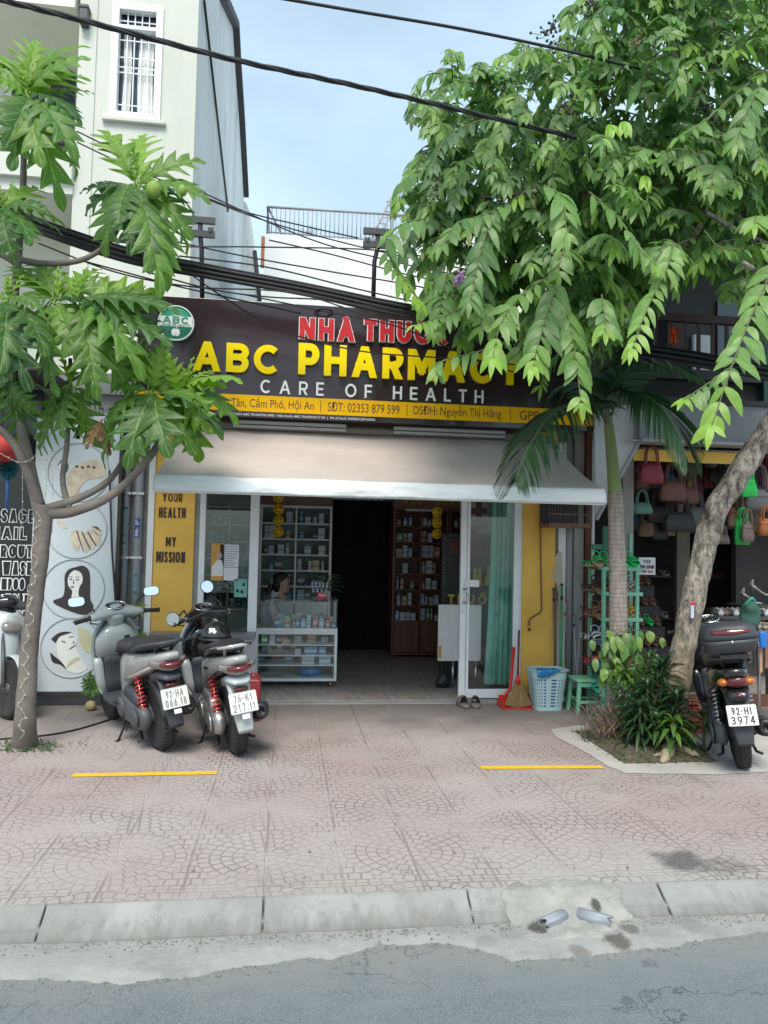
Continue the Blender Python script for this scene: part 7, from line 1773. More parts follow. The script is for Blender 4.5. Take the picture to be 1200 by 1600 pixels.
# service list on the dark glass: black letters edged in white
svc = thing('service_lettering', 'list of salon services in black letters edged with white on dark glass', 'lettering', (-3, SY, .8))
for (s, x0, y0, x1, y1) in (('MASSAGE', -42, 796, 53, 815), ('NAIL', -14, 824, 41, 842), ('HAIRCUT', -34, 852, 50, 870), ('WASH', 4, 878, 50, 898), ('SHAMPOO', -24, 904, 38, 921), ('YOUR', 9, 929, 44, 946), ('STRAIGHT', -14, 955, 50, 972), ('WASH', -12, 979, 28, 997), ('SALON', -14, 1003, 33, 1019)):
    w_ = px_text(MB(), s, x0, y0, x1, y1, SY+.045, t=.20, gap=.34, d=.006, grow=.0085).build('word', M['letter_white'], svc); px_text(MB(), s, x0, y0, x1, y1, SY+.040, t=.20, gap=.34, d=.004).build('word_face', M['letter_black'], w_)
du = thing('feather_duster', 'teal feather duster with a blue handle hanging in front of the salon glass', 'duster', at(11, 790, 7.0)); c = at(12, 733, 7.0); b = MB()
for k in range(520):
    d = V((rnd.gauss(0, 1), rnd.gauss(0, 1), rnd.gauss(0, 1)+.2)).normalized(); b.bar(c, c+d*rnd.uniform(.075, .105), .007, .002)
b.build('feathers', mat('teal feathers', (.02, .16, .19), .8, .3, 20), du); MB().cyl(at(11, 795, 7.0), c, .013).build('handle', mat('blue plastic', (.03, .12, .42), .4), du)
for (x, y, r, lab) in ((2, 700, .15, 'red paper lantern hanging in the upper left by the breadfruit forks'), (-22, 668, .12, 'smaller orange red lantern above the big red one')):
    c = at(x, y, 6.9); t = thing('paper_lantern', lab, 'lantern', c, 0, 'red lanterns by the salon'); b = MB(); prof = []
    for k in range(25): a = lerp(-1.35, 1.35, k/24); prof.append((r*math.cos(a)*(1+.03*(k % 2)), r*.85*math.sin(a)))
    b.lathe(prof, Matrix.Translation(c), 30); b.build('shade', mat('red lantern paper', (.42, .035, .03), .7, .1, 8), t); MB().cyl(c+V((0, 0, r*.8)), c+V((0, 0, r*1.0)), .04).cyl(c-V((0, 0, r*.8)), c-V((0, 0, r*1.0)), .04).build('cap', M['dark_trim'], t); MB().tube([c+V((0, 0, r)), c+V((0, 0, r+.5))], .003, 5).build('cord', M['cable'], t)
gc = spline([G(205, 1112, .008), G(160, 1128, .008), G(110, 1142, .008), G(60, 1150, .008), G(-20, 1156, .008)], 10); o = MB().tube(gc, .007, 6).build('ground_cable', M['cable']); tag(o, 'thin black cable lying on the pavement beside the breadfruit trunk', 'cable')
st_ = thing('stone', 'small yellowish stone lying below the portrait light box', 'stone', G(142, 1106)); b = MB(); b.ball(G(142, 1103, .04), .05, .05, .045, 12, 8); b.v = [tuple(V(v)+V((1, 1, 1))*.014*mnoise.noise(V(v)*16)) for v in b.v]; b.build('stone_body', mat('yellow stone', (.34, .28, .14), .9, .2, 14, .4), st_)

# ================================================================ RIGHT SIDE: pipe strip, bag shop
rs = thing('service_wall', 'narrow grey wall strip with pipes right of the yellow pillar', 'wall', (rp1, YF, 0))
X1_ = at(922, 950, YF).x
MB().box(rp1-.028, X1_, YF+.06, YF+.3, 0, 3.6).build('wall', M['concrete'], rs)
MB().box(at(896, 950, YF).x, at(911, 950, YF).x, YF+.0, YF+.058, 0, 2.9).build('pier', M['concrete'], rs)
MB().box(at(873, 950, YF).x, at(884, 950, YF).x, YF+.02, YF+.058, 0, 2.6).build('pier', M['white_wall'], rs)
MB().box(at(913, 950, YF).x, at(921, 950, YF).x, YF-.02, YF+.058, 0, 2.9).build('post', M['wood_brown'], rs)
a = at(890, 950, YF).x; MB().cyl((a, YF+.03, .05), (a, YF+.03, 2.9), .036, None, 14).build('pipe', M['grey_metal'], rs)
a = at(927, 800, YF-.1); a2 = at(924, 930, YF-.1); MB().tube([(a.x, YF-.1, 2.85), (a.x, YF-.1, a2.z)], .017).build('white_pipe', M['white_al'], rs)
# tap pipe on the yellow pillar
tp_ = thing('hose_pipe', 'thin brown pipe bending down the right yellow pillar', 'pipe', at(845, 950, YF-.02)); Yp = YF-.025
MB().tube(spline([at(844, 785, Yp), at(845, 880, Yp), at(846, 940, Yp), at(845, 955, Yp), at(836, 962, Yp-.04), at(828, 968, Yp-.06), at(826, 975, Yp-.06)], 5), .008, 8).build('pipe_body', mat('rusty brown pipe', (.20, .09, .05), .6, .25, 20, .2), tp_); MB().cyl(at(826, 974, Yp-.06), at(827, 986, Yp-.06), .013).build('nozzle', M['brass'], tp_)
# bird cage
bc0, bc1, bcz0, bcz1 = rect(858, 782, 922, 824, 7.0); cg = thing('bird_cage', 'flat dark wooden bird cage hanging under the awning corner', 'bird cage', (bc0, 7.0, bcz0))
b = MB(); dz = bcz1-bcz0
b.box(bc0, bc1, 7.0, 7.28, bcz0, bcz0+.04)
for zz in (bcz0+.12, bcz1-.01): 
    for y in (7.005, 7.275): b.box(bc0, bc1, y-.005, y+.005, zz, zz+.012)
b.build('frame', M['wood_brown'], cg); b = MB()
for k in range(15): x = lerp(bc0+.005, bc1-.005, k/14); b.cyl((x, 7.005, bcz0+.04), (x, 7.005, bcz1), .0025, None, 5).cyl((x, 7.275, bcz0+.04), (x, 7.275, bcz1), .0025, None, 5)
b.build('bars', M['dry_twig'], cg); MB().box(bc0+.012, bc1-.012, 7.255, 7.265, bcz0+.045, bcz1-.012).build('back_panel', M['shop_dark'], cg); MB().box(bc0+.01, bc1-.01, 7.02, 7.26, bcz1+.003, bcz1+.02).build('roof', M['wood_brown'], cg); MB().tube([((bc0+bc1)/2, 7.14, bcz1), ((bc0+bc1)/2, 7.2, bcz1+.55)], .004).build('hanger', M['steel'], cg)  # back panel is a dark sheet added for the shade inside the cage

# bag shop
BYF = 7.2
bx0 = X1_+.01
bs = thing('bag_shop', 'dark open fronted bag and shoe shop under a railed balcony on the right', 'shop', (bx0, BYF, 0))
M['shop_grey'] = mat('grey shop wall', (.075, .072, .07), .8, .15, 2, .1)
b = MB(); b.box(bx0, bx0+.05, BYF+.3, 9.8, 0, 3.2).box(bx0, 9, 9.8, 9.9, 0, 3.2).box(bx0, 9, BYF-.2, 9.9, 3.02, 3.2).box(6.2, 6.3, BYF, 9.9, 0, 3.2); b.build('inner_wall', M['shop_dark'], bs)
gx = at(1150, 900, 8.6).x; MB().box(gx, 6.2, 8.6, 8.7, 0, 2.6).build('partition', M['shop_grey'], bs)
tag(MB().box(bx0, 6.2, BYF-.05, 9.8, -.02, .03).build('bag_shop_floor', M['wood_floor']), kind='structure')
MB().box(at(1095, 1080, BYF).x-.9, 6.2, BYF-.16, BYF-.052, 0, .10).build('step', M['wood_brown'], bs)
up = MB(); zs = at(1100, 610, 8.0).z
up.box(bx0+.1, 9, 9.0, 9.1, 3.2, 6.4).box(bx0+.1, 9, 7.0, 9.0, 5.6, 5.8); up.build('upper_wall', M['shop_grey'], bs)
wn = MB().box(at(1120, 520, 8.97).x, at(1190, 520, 8.97).x, 8.95, 8.99, 3.3, at(1120, 470, 8.97).z); wn.build('window', M['glass_dark'], bs)
MB().box(at(1012, 520, 8.9).x, at(1052, 520, 8.9).x, 8.93, 8.985, 3.25, at(1030, 500, 8.9).z).build('dark_door', M['dark_void'], bs)
MB().box(at(1085, 520, 8.9).x, at(1112, 520, 8.9).x, 8.9, 8.96, 3.25, at(1100, 560, 8.9).z+.3).build('white_cabinet', M['white_wall'], bs)
b = MB().box(bx0+.15, 9, 6.9, 9.0, 3.202, 3.3); b.build('balcony_slab', M['dark_trim'], bs)
rb = MB(); zr1 = at(1060, 500, 7.0).z; zr0 = 3.31; xa = at(1000, 500, 7.0).x
rb.box(xa, 7, 6.97, 7.03, zr1-.02, zr1+.06).box(xa, 7, 6.985, 7.015, zr0+.12, zr0+.16)
k = xa
while k < 7: rb.box(k, k+.03, 6.985, 7.015, zr0, zr1-.02); k += .15
rb.build('balcony_railing', mat('brown painted railing', (.055, .028, .022), .6, .2, 8), bs)
gp = at(1196, 560, 6.9); MB().box(gp.x-.03, gp.x+.05, 6.88, 6.96, 3.0, 4.6).build('green_post', mat('dark green post', (.015, .06, .05), .6), bs)
hc = thing('orange_cloth', 'orange red cloth hung on the balcony railing', 'cloth', at(1055, 512, 6.95)); rows = []
for j in range(8): rows.append([V((at(1046+10*i/6+ (2 if i % 2 else 0), 512, 6.95).x, 6.95+.012*math.sin(i*2+j*.4), at(1050, 512+27*j/7-abs(i-3), 6.95).z)) for i in range(9)])
MB().grid(rows).build('cloth_body', mat('orange red cloth', (.62, .10, .03), .8), hc, solid=.004)
# grey fascia, sloped sheet and side sheet
f0, f1, fz0, fz1 = rect(1000, 632, 1205, 690, 6.75)
MB().box(f0, 7, 6.75, 6.79, fz0, fz1).build('fascia', mat('grey fascia sheet', (.20, .21, .215), .5, .08, 2, .05, dirt=.3), bs)
MB().box(f0, 7, 6.70, 6.9, fz0-.03, fz0-.002).build('fascia_rail', M['grey_metal'], bs); MB().box(f0-.2, 7, 6.72, 6.95, fz1+.002, fz1+.05).build('fascia_top', M['dark_trim'], bs)
yv = rect(990, 704, 1128, 722, 6.95); MB().box(yv[0], yv[1]+.4, 6.95, 6.97, yv[2], yv[3]).build('yellow_valance', M['yellow'], bs)
sp_ = [at(x, y, 6.85) for x, y in ((929, 628), (1012, 620), (1014, 662), (968, 748), (931, 812))]
b = MB().prism([(p.x, p.z) for p in sp_], Matrix.Translation((0, 6.85, 0)), .015); b.build('side_sheet', mat('riveted grey sheet', (.50, .505, .51), .6, .06, 2, .05, dirt=.3), bs)
b = MB()
for (p, q_) in ((sp_[2], sp_[4]),): b.bar(p+V((0, -.01, 0)), q_+V((0, -.01, 0)), .03)
rv = MB()
for u in (.15, .5, .85):
    for v in (.08, .3, .55): p = (sp_[0].lerp(sp_[1], u)).lerp(sp_[4].lerp(sp_[3], u), v); rv.ball(p+V((0, -.004, 0)), .008, .004, .008, 8, 4)
b.build('sheet_edge', M['grey_metal'], bs); rv.build('rivets', M['steel'], bs)
p0 = at(973, 800, 7.0); MB().box(p0.x, at(990, 800, 7.0).x, 7.0, 7.08, 0, 2.6).build('plank_post', mat('grey weathered plank', (.27, .26, .235), .85, .15, 3, .2, dirt=.3), bs)
MB().box(at(944, 800, 7.15).x, at(956, 800, 7.15).x, 7.15, 7.2, 0, 1.75).box(at(927, 800, 7.16).x, at(972, 800, 7.16).x, 7.16, 7.19, 1.52, 1.57).box(at(927, 800, 7.16).x, at(972, 800, 7.16).x, 7.16, 7.19, 1.35, 1.39).build('green_frame', mat('dark mint board', (.08, .22, .15), .6), bs)
# shoe rack in mint green, with sandals
rk = thing('shoe_rack', 'mint green slatted shoe rack full of sandals behind the palm', 'shoe rack', (at(922, 1060, 6.9).x, 6.75, 0))
xl, xm, xr = at(922, 950, 7.0).x, at(943, 950, 6.62).x, at(1000, 950, 6.62).x
zt = at(922, 876, 7.0).z; pst = [(xl, 7.0, zt), (xm, 6.62, at(943, 888, 6.62).z), (xr-.03, 6.62, at(993, 888, 6.62).z), (at(985, 830, 7.0).x, 7.0, at(985, 835, 7.0).z)]
for (x, y, z) in pst: MB().box(x-.015, x+.015, y-.015, y+.015, 0, z).build('post', M['mint'], rk)
shelfz = []
M['mat_orange'] = mat('brown shelf board', (.32, .15, .05), .7, .2, 6)
for i, yy in enumerate((889, 928, 968, 1008, 1047, 1086)):
    z = at(970, yy, 6.62).z; shelfz.append(z); b = MB(); b.box(xm-.02, xr+.02, 6.60, 6.63, z-.016, z+.016).box(xl+.02, xr-.04, 6.98, 7.01, z-.016, z+.016); b.bar((xl, 7.0, z), (xm, 6.62, z), .02).box(xm, xr-.03, 6.635, 6.975, z-.008, z-.001); b.build('shelf', M['mint'], rk)
    s_ = MB(); s_.add([V((xl+.02, 6.97, z+.01)), V((xm, 6.64, z+.01)), V((xm, 6.97, z+.01)), V((xl+.02, 6.97, z-.01)), V((xm, 6.64, z-.01)), V((xm, 6.97, z-.01))], [(0, 1, 2), (5, 4, 3), (0, 3, 4, 1), (1, 4, 5, 2), (2, 5, 3, 0)], flat=True); s_.build('side_board', M['mat_orange'], rk)
_sh = {}
def sandal(p, rz, sole, strap, lab, grp, L=.24, name='sandal', tilt=0):
    key = (sole, strap)
    if key not in _sh:
        t = thing(name, lab, 'sandal', (0, 0, 0), 0, grp); out = []
        for k in range(24):
            a = 2*math.pi*k/24; w = .040+.010*math.cos(a)-.006*math.cos(2*a); out.append((.12*math.cos(a), w*math.sin(a)))
        MB().loft([[V((x*s, y*s, z)) for x, y in out] for z, s in ((0, .97), (.004, 1), (.018, 1), (.022, .96))]).build('sole', M[sole], t); b = MB()
        for (x0, dx, h) in ((.055, .0, .042), (.02, .02, .05)):
            rows = [[V((x0+dx*math.cos(a)+w_, .047*math.cos(a), .016+h*math.sin(a))) for a in [math.pi*i/10 for i in range(11)]] for w_ in (-.016, .016)]; b.grid(rows)
        b.tube(spline([(-.07, .034, .02), (-.09, .03, .055), (-.10, 0, .065), (-.09, -.03, .055), (-.07, -.034, .02)], 4), .004, 6); b.build('strap', M[strap], t, solid=.004); _sh[key] = t
    else: t = copy_tree(_sh[key])
    t.location = p; t.rotation_euler = (0, tilt, rz); k = L/.24; t.scale = (k, k, k); t['label'] = lab; t['group'] = grp; return t
for nm, c in (('s_green', (.03, .58, .15)), ('s_yellow', (.62, .38, .02)), ('s_brown', (.22, .11, .07)), ('s_tan', (.40, .26, .16)), ('s_white', (.55, .55, .55)), ('s_navy', (.05, .07, .14)), ('s_cork', (.42, .29, .18)), ('s_black', (.03, .03, .03)), ('s_red', (.42, .06, .06)), ('s_teal', (.05, .34, .28))): M[nm] = mat('shoe leather '+nm[2:], c, .5, .12, 12, .1)
ORD = ['top', 'second', 'third', 'fourth', 'fifth', 'lowest']
setl = [[('s_cork', 's_green'), ('s_cork', 's_navy'), ('s_green', 's_green')], [('s_brown', 's_black'), ('s_cork', 's_green'), ('s_cork', 's_white')], [('s_brown', 's_brown'), ('s_white', 's_brown'), ('s_cork', 's_yellow')], [('s_navy', 's_white'), ('s_brown', 's_navy'), ('s_brown', 's_black')], [('s_navy', 's_red'), ('s_white', 's_navy'), ('s_tan', 's_brown')], [('s_teal', 's_teal'), ('s_white', 's_teal'), ('s_red', 's_tan')]]
for i, z in enumerate(shelfz):
    for j, u in enumerate((.10, .42, .86)):
        so_, st2 = setl[i][j]
        for s in (-1, 1): sandal((lerp(xm, xr-.03, u)+s*.045, 6.74, z+.056), rad(-92+s*4), so_, st2, '%s sandal of the %s pair on the %s shelf of the mint rack' % ('left' if s < 0 else 'right', ('outer left', 'middle', 'right hand')[j], ORD[i]), 'sandals on the mint rack', .25, tilt=.42)
        if j == 0:
            for s in (-1, 1): sandal((lerp(xl, xm, .62)+s*.04, 6.90, z+.012), rad(-70+s*4), so_, st2, '%s sandal standing on the brown side board at the %s level of the rack' % ('rear' if s < 0 else 'front', ORD[i]), 'sandals on the rack side boards', .2)
# dark stepped display with rows of brown shoes
dd = thing('shoe_steps', 'dark stepped display stand with rows of brown shoes inside the bag shop', 'display stand', (at(985, 1080, 7.5).x, 7.5, .03))
for i in range(6):
    a = at(1010, 1075-32*i, 7.35+.12*i); MB().box(at(990, 1000, 7.4).x, at(1062, 1000, 7.4).x, 7.35+.12*i, 7.47+.12*i, .03, max(a.z, .06)).build('step', M['shop_dark'], dd)
for i in range(6):
    for j in range(5):
        a = at(1010, 1075-32*i, 7.35+.12*i); so_, st2 = (('s_brown', 's_tan'), ('s_tan', 's_brown'), ('s_black', 's_brown'), ('s_green', 's_green'), ('s_brown', 's_brown'))[4 if (i+j) % 3 else (i*5+j) % 5]
        sandal((lerp(at(993, 1000, 7.4).x, at(1058, 1000, 7.4).x, (j+.5)/5), 7.40+.12*i, max(a.z, .06)+.045), rad(-90+rnd.uniform(-8, 8)), so_, st2, 'brown shoe on the dark stepped display stand' if st2 != 's_green' else 'green shoe on the dark stepped display stand', 'shoes on the stepped stand', .19, 'shoe', .4)
# wall shelves with bags and shoes deep inside
ws = thing('wall_shelf', 'dim wall shelves with goods at the back of the bag shop', 'shelf', (at(995, 900, 9.2).x, 9.2, .8))
for yy in (760, 830, 900, 965): z = at(1040, yy, 9.2).z; MB().box(at(992, 900, 9.2).x, at(1145, 900, 9.2).x, 9.2, 9.78, z-.02, z).build('board', M['shop_grey'], ws)
MB().box(at(1058, 830, 9.1).x, at(1078, 830, 9.1).x, 9.1, 9.18, 0, 2.2).build('upright', mat('pale wooden upright', (.26, .24, .18), .8), ws)
for k in range(22):
    yy = (760, 830, 900, 965)[k % 4]; x = rnd.uniform(1000, 1140); z = at(1040, yy, 9.2).z; colr = rnd.choice(('s_brown', 's_tan', 's_black', 's_white', 's_red', 's_teal')); p = at(x, yy, 9.3)
    sandal((p.x, 9.35, z+.001), rad(rnd.choice((-90, -60, 0))), colr, colr, 'dim leather shoe on the back wall shelves of the bag shop', 'shoes on the back shelves', .24, 'shoe')
# hanging bags
def bag(px, Y, w, h, col, lab, hand=.16, d=.09, slant=0, rot=0, fl=1.15, tex=.5):
    c = at(px[0], px[1], Y); t = thing('hanging_bag', lab, 'bag', c, 0, 'bags hanging in the bag shop'); m_ = M.get(col) or mat(lab[:24], col, .6, .15, 8, .25, 60); b = MB(); rr = []
    for z, kx, ky in ((-h, .80, .45), (-h*.97, .92, .85), (-h*.7, 1.0, 1.0), (-h*.3, .95/fl*1.05, .8), (0, .9/fl, .28)): rr.append([V(c)+V((q.x*math.cos(rot)-slant*z, q.y+q.x*math.sin(rot), q.z)) for q in sect((0, 0, z), (1, 0, 0), (0, 1, 0), w*.5*kx, d*.5*ky, 20, 3)])
    b.loft(rr); b.v = [tuple(V(v)+V((0, 1, .3))*.014*mnoise.noise(V(v)*11)) for v in b.v]; b.build('bag_body', m_, t)
    for y in (-.02, .02): b = MB(); b.tube(spline([c+V((-w*.26, y, -.02)), c+V((-w*.2, y, hand*.7)), c+V((0, y, hand)), c+V((w*.2, y, hand*.7)), c+V((w*.26, y, -.02))], 6), .008, 6); b.build('handle', m_, t)
    z = -h*.32; b = MB(); rr = sect(c+V((-slant*z, 0, z)), (1, 0, 0), (0, 1, 0), w*.5*.93, d*.5*.85, 20, 3); b.tube(rr, .003, 5, closed=True); b.build('seam', m_, t); return t
R1 = (.22, .028, .038)
bag((1018, 724), 6.9, .25, .20, R1, 'red tote bag hanging under the yellow valance', .17)
bag((1002, 742), 7.25, .16, .16, (.10, .05, .04), 'small dark brown bag hanging behind the red tote', .14)
bag((1052, 752), 7.1, .30, .20, (.15, .06, .045), 'wide brown leather bag hanging between palm frond and leaning trunk', .2)
bag((1076, 760), 7.3, .22, .18, (.17, .07, .05), 'reddish brown bag beside the wide brown bag', .16)
bag((1003, 785), 7.2, .22, .12, (.10, .22, .17), 'flat green and maroon bag low on the hanging row', .12)
bag((1030, 790), 7.4, .28, .18, (.035, .03, .03), 'black bag hanging in the dark middle of the shop', .16)
bag((1062, 800), 7.2, .34, .20, (.03, .028, .028), 'large black bag with thin handles above the shoe shelves', .22)
bag((1088, 792), 7.4, .20, .20, (.12, .13, .12), 'grey green bag behind the leaning trunk', .15)
bag((1168, 745), 6.6, .17, .19, (.03, .55, .09), 'bright green bag hanging right of the leaning trunk', .12, .07, .1)
bag((1186, 765), 6.9, .30, .22, (.12, .11, .11), 'grey brown tote hanging behind the bright green bag', .25)
bag((1160, 810), 6.9, .16, .26, (.03, .50, .09), 'long bright green pouch hanging low on the right', .10, .06)
bag((1168, 815), 6.8, .13, .20, (.19, .13, .115), 'taupe drawstring pouch hanging in front of the green pouch', .12, .07)
bag((1197, 810), 6.75, .16, .17, (.36, .11, .03), 'orange brown leather pouch at the right picture edge', .12, .08)
bag((1128, 835), 7.3, .16, .10, (.20, .17, .14), 'small patterned pouch just right of the trunk', .08)
bag((1085, 720), 7.3, .14, .14, (.09, .055, .04), 'narrow brown bag just left of the trunk under the valance', .14)
bag((1110, 715), 7.3, .13, .10, (.05, .045, .04), 'little dark bag with long straps near the trunk top', .13)
BK = ((.30, .05, .05), (.05, .045, .04), (.16, .10, .06), (.06, .12, .20), (.22, .15, .09), (.04, .04, .045), (.28, .20, .10), (.10, .03, .05))
for k in range(22):
    x = 998+ (k % 11)*13.5 + rnd.uniform(-4, 4); y = (742, 806)[k//11]+rnd.uniform(-8, 8)
    bag((x, y), 7.75+.1*(k % 3), rnd.uniform(.14, .24), rnd.uniform(.13, .22), BK[k % 8], 'dim bag hanging in the second row behind the front bags', rnd.uniform(.1, .2), .08, rnd.uniform(-.15, .15), rnd.uniform(-.5, .5))['group'] = 'second row of hanging bags'
for k in range(9):
    x = 1130+k*8+rnd.uniform(-3, 3); bag((x, rnd.uniform(722, 800)), 7.5+.08*(k % 3), rnd.uniform(.12, .2), rnd.uniform(.14, .24), BK[(k*3) % 8], 'dim bag hanging in the shade right of the leaning trunk', rnd.uniform(.1, .2), .08, 0, rnd.uniform(-.5, .5))['group'] = 'shaded bags right of the trunk'
hr_ = thing('hanging_rail', 'steel rail carrying the bags in the bag shop', 'rail', at(990, 700, 7.15)); z = at(1018, 700, 7.15).z; MB().tube([(bx0+.1, 7.15, z), (6.2, 7.15, z)], .012).tube([(bx0+.1, 6.8, z+.02), (6.2, 6.8, z+.02)], .012).build('rail_tube', M['steel'], hr_)
a = rect(998, 871, 1024, 898, 7.3); t = thing('repair_sign', 'small white shoe repair sign inside the bag shop', 'sign', (a[0], 7.3, a[2])); MB().box(a[0], a[1], 7.3, 7.31, a[2], a[3]).build('card', M['paper'], t); b = MB(); px_text(b, 'FIXE', 1006, 875, 1017, 880, 7.297, t=.2, gap=.2, d=.002); px_text(b, 'SHOE REPAIR', 1000, 883, 1022, 888.5, 7.297, t=.2, gap=.2, d=.002); b.build('lettering', M['letter_black'], t); b = MB(); px_text(b, 'SHOES BAGS', 1002, 891, 1020, 895, 7.297, t=.2, gap=.2, d=.002); b.build('red_lettering', M['letter_red'], t)
# belt ring with straps
br = thing('belt_rack', 'rope wound ring rack with hanging straps behind the black scooter', 'rack', at(1180, 1080, 6.6)); c = at(1186, 977, 6.5)
b = MB(); b.tube([c+V((.22*math.cos(k*.2094), .22*math.sin(k*.2094), 0)) for k in range(30)], .013, 8, closed=True); b.build('ring', mat('tan rope', (.34, .25, .14), .85, .2, 40, .5), br); MB().tube([c, (c.x, c.y, .03)], .016).tube([c+V((-.22, 0, 0)), c+V((.22, 0, 0))], .008).build('stand', M['steel'], br)
for k in range(16):
    a = math.pi+math.pi*k/15; p = c+V((.22*math.cos(a), .22*math.sin(a), -.012)); L = rnd.uniform(.25, .5); MB().box(p.x-.014, p.x+.014, p.y-.004, p.y+.004, p.z-L, p.z).build('strap', M[rnd.choice(('s_brown', 's_black', 's_tan', 's_navy'))], br)
tb_ = thing('hat_table', 'dark table piled with dark purses behind the black scooter', 'table', at(1120, 1080, 7.2)); z = at(1150, 962, 7.3).z; xq0, xq1 = at(1115, 960, 7.2).x, at(1210, 960, 7.2).x
MB().box(xq0, xq1, 7.2, 7.7, z-.03, z).build('tabletop', M['shop_grey'], tb_)
for x in (xq0+.04, xq1-.04): 
    for y in (7.24, 7.66): MB().box(x-.02, x+.02, y-.02, y+.02, .03, z-.031).build('leg', M['shop_dark'], tb_)
for k in range(11):
    x = lerp(xq0+.05, xq1-.05, k/10); t = thing('purse', 'small dark striped purse lying on the table behind the black scooter', 'purse', (x, 7.35, z), 0, 'purses on the dark table'); m_ = M[('s_black', 's_white', 's_brown')[k % 3]]; MB().loft([sect((x, 7.33, z+zz), (1, 0, 0), (0, 1, 0), rx, ry, 14, 3) for zz, rx, ry in ((.001, .05, .09), (.03, .055, .10), (.07, .045, .07), (.075, .02, .03))]).build('purse_body', m_, t); MB().tube(spline([(x-.03, 7.24, z+.05), (x, 7.22, z+.09), (x+.03, 7.24, z+.05)], 4), .004, 5).build('clasp', M['steel'], t)
for (x, y) in ((1172, 938), (1186, 925)):
    p = at(x, y, 7.5); t = thing('high_heel', 'pale grey high heeled shoe standing right of the leaning trunk' if y > 930 else 'upper pale high heeled shoe standing right of the leaning trunk', 'shoe', p); b = MB(); b.loft([sect(p+V((dx, 0, dz)), (0, 1, 0), (-.4, 0, 1), .028, h, 12, 2.4) for dx, dz, h in ((-.09, .06, .02), (-.05, .05, .022), (0, .01, .014), (.06, -.025, .014), (.11, -.03, .012), (.13, -.032, .004))]); b.build('upper', mat('pale shoe', (.40, .38, .35), .4), t); MB().cyl(p+V((-.085, 0, .045)), p+V((-.075, 0, -.04)), .012, .006).build('heel', M['s_black'], t); MB().tube(spline([p+V((-.09, -.026, .07)), p+V((-.07, 0, .13)), p+V((-.09, .026, .07))], 5), .004).build('strap', M['s_white'], t)
psh = thing('heel_shelf', 'dim shelf carrying the pale high heeled shoes', 'shelf', at(1180, 950, 7.5)); z = at(1172, 938, 7.5).z-.045; MB().box(at(1150, 940, 7.5).x, at(1215, 940, 7.5).x, 7.4, 7.7, z-.02, z).build('board', M['shop_dark'], psh); MB().box(at(1195, 940, 7.5).x, at(1200, 940, 7.5).x, 7.6, 7.64, .7, z-.021).build('bracket', M['shop_dark'], psh)
cup = thing('green_jacket', 'dark green jacket bundle behind the black scooter handlebar', 'jacket', at(1172, 962, 6.3)); c = at(1172, 962, 6.35); b = MB(); b.ball(c, .09, .08, .14, 22, 14); b.v = [tuple(V(v)+V((1, 1, .5))*.03*mnoise.noise(V(v)*13)) for v in b.v]; b.build('jacket_body', mat('dark green cloth', (.03, .10, .07), .7, .3, 9, .3), cup)
bb2 = at(1178, 950, 6.4); MB().tube(spline([c+V((-.06, 0, .08)), c+V((0, -.03, .16)), c+V((.06, 0, .08))], 5), .012).build('collar', M['s_teal'], cup)
bk = thing('blue_strap_tag', 'bright blue plastic pouch hanging from the belt ring', 'pouch', at(1192, 998, 6.26)); c = at(1192, 996, 6.27); MB().loft([sect(c+V((0, 0, z)), (1, 0, 0), (0, 1, 0), rx, .016, 14, 3) for z, rx in ((-.09, .02), (-.08, .032), (.03, .036), (.06, .02))]).build('pouch_body', mat('bright blue plastic', (.02, .16, .55), .3), bk); MB().tube([c+V((0, 0, .05)), c+V((0, .0, .13))], .004).build('loop', M['s_black'], bk)
rbg = thing('red_bag', 'thin red plastic bag standing on the ground between trunk and black scooter', 'bag', G(1078, 1148)); c = G(1080, 1146); b = MB(); b.loft([sect(c+V((.02*math.sin(z*20), 0, z)), (1, 0, 0), (0, 1, 0), rx, ry, 24, 2.4) for z, rx, ry in ((.002, .06, .05), (.03, .085, .07), (.12, .095, .08), (.19, .085, .07), (.235, .075, .06))], cap=False); b.v = [tuple(V(v)+V((1, 1, .3))*.030*mnoise.noise(V(v)*14)) for v in b.v]; b.build('bag_body', mat('red plastic film', (.42, .08, .085), .35, .2, 9, .3, 30), rbg); MB().tube(spline([c+V((-.06, -.02, .22)), c+V((-.03, -.03, .29)), c+V((.02, -.02, .22))], 5), .006).build('handle', M['s_red'], rbg)

# ================================================================ PAVEMENT GOODS BY THE RIGHT PILLAR
# mint stool
sx0, sx1, _, sz = rect(902, 1062, 950, 1066, 6.72); stl = thing('wooden_stool', 'small mint green wooden stool below the shoe rack', 'stool', ((sx0+sx1)/2, 6.85, 0)); cx_ = (sx0+sx1)/2; hw_ = (sx1-sx0)/2
MB().box(sx0, sx1, 6.72, 6.98, sz-.025, sz).build('seat', M['mint'], stl, bevel=.005)
for i in (-1, 1):
    for y in (6.745, 6.955): MB().bar((cx_+i*(hw_-.03), y, sz-.026), (cx_+i*(hw_-.008), y+(.012 if y > 6.8 else -.012), 0), .03).build('leg', M['mint'], stl)
MB().box(cx_-hw_+.04, cx_+hw_-.04, 6.735, 6.75, sz-.07, sz-.03).box(cx_-hw_+.035, cx_+hw_-.035, 6.732, 6.75, .10, .125).box(cx_-hw_+.035, cx_+hw_-.035, 6.948, 6.966, .10, .125).build('stretcher', M['mint'], stl)
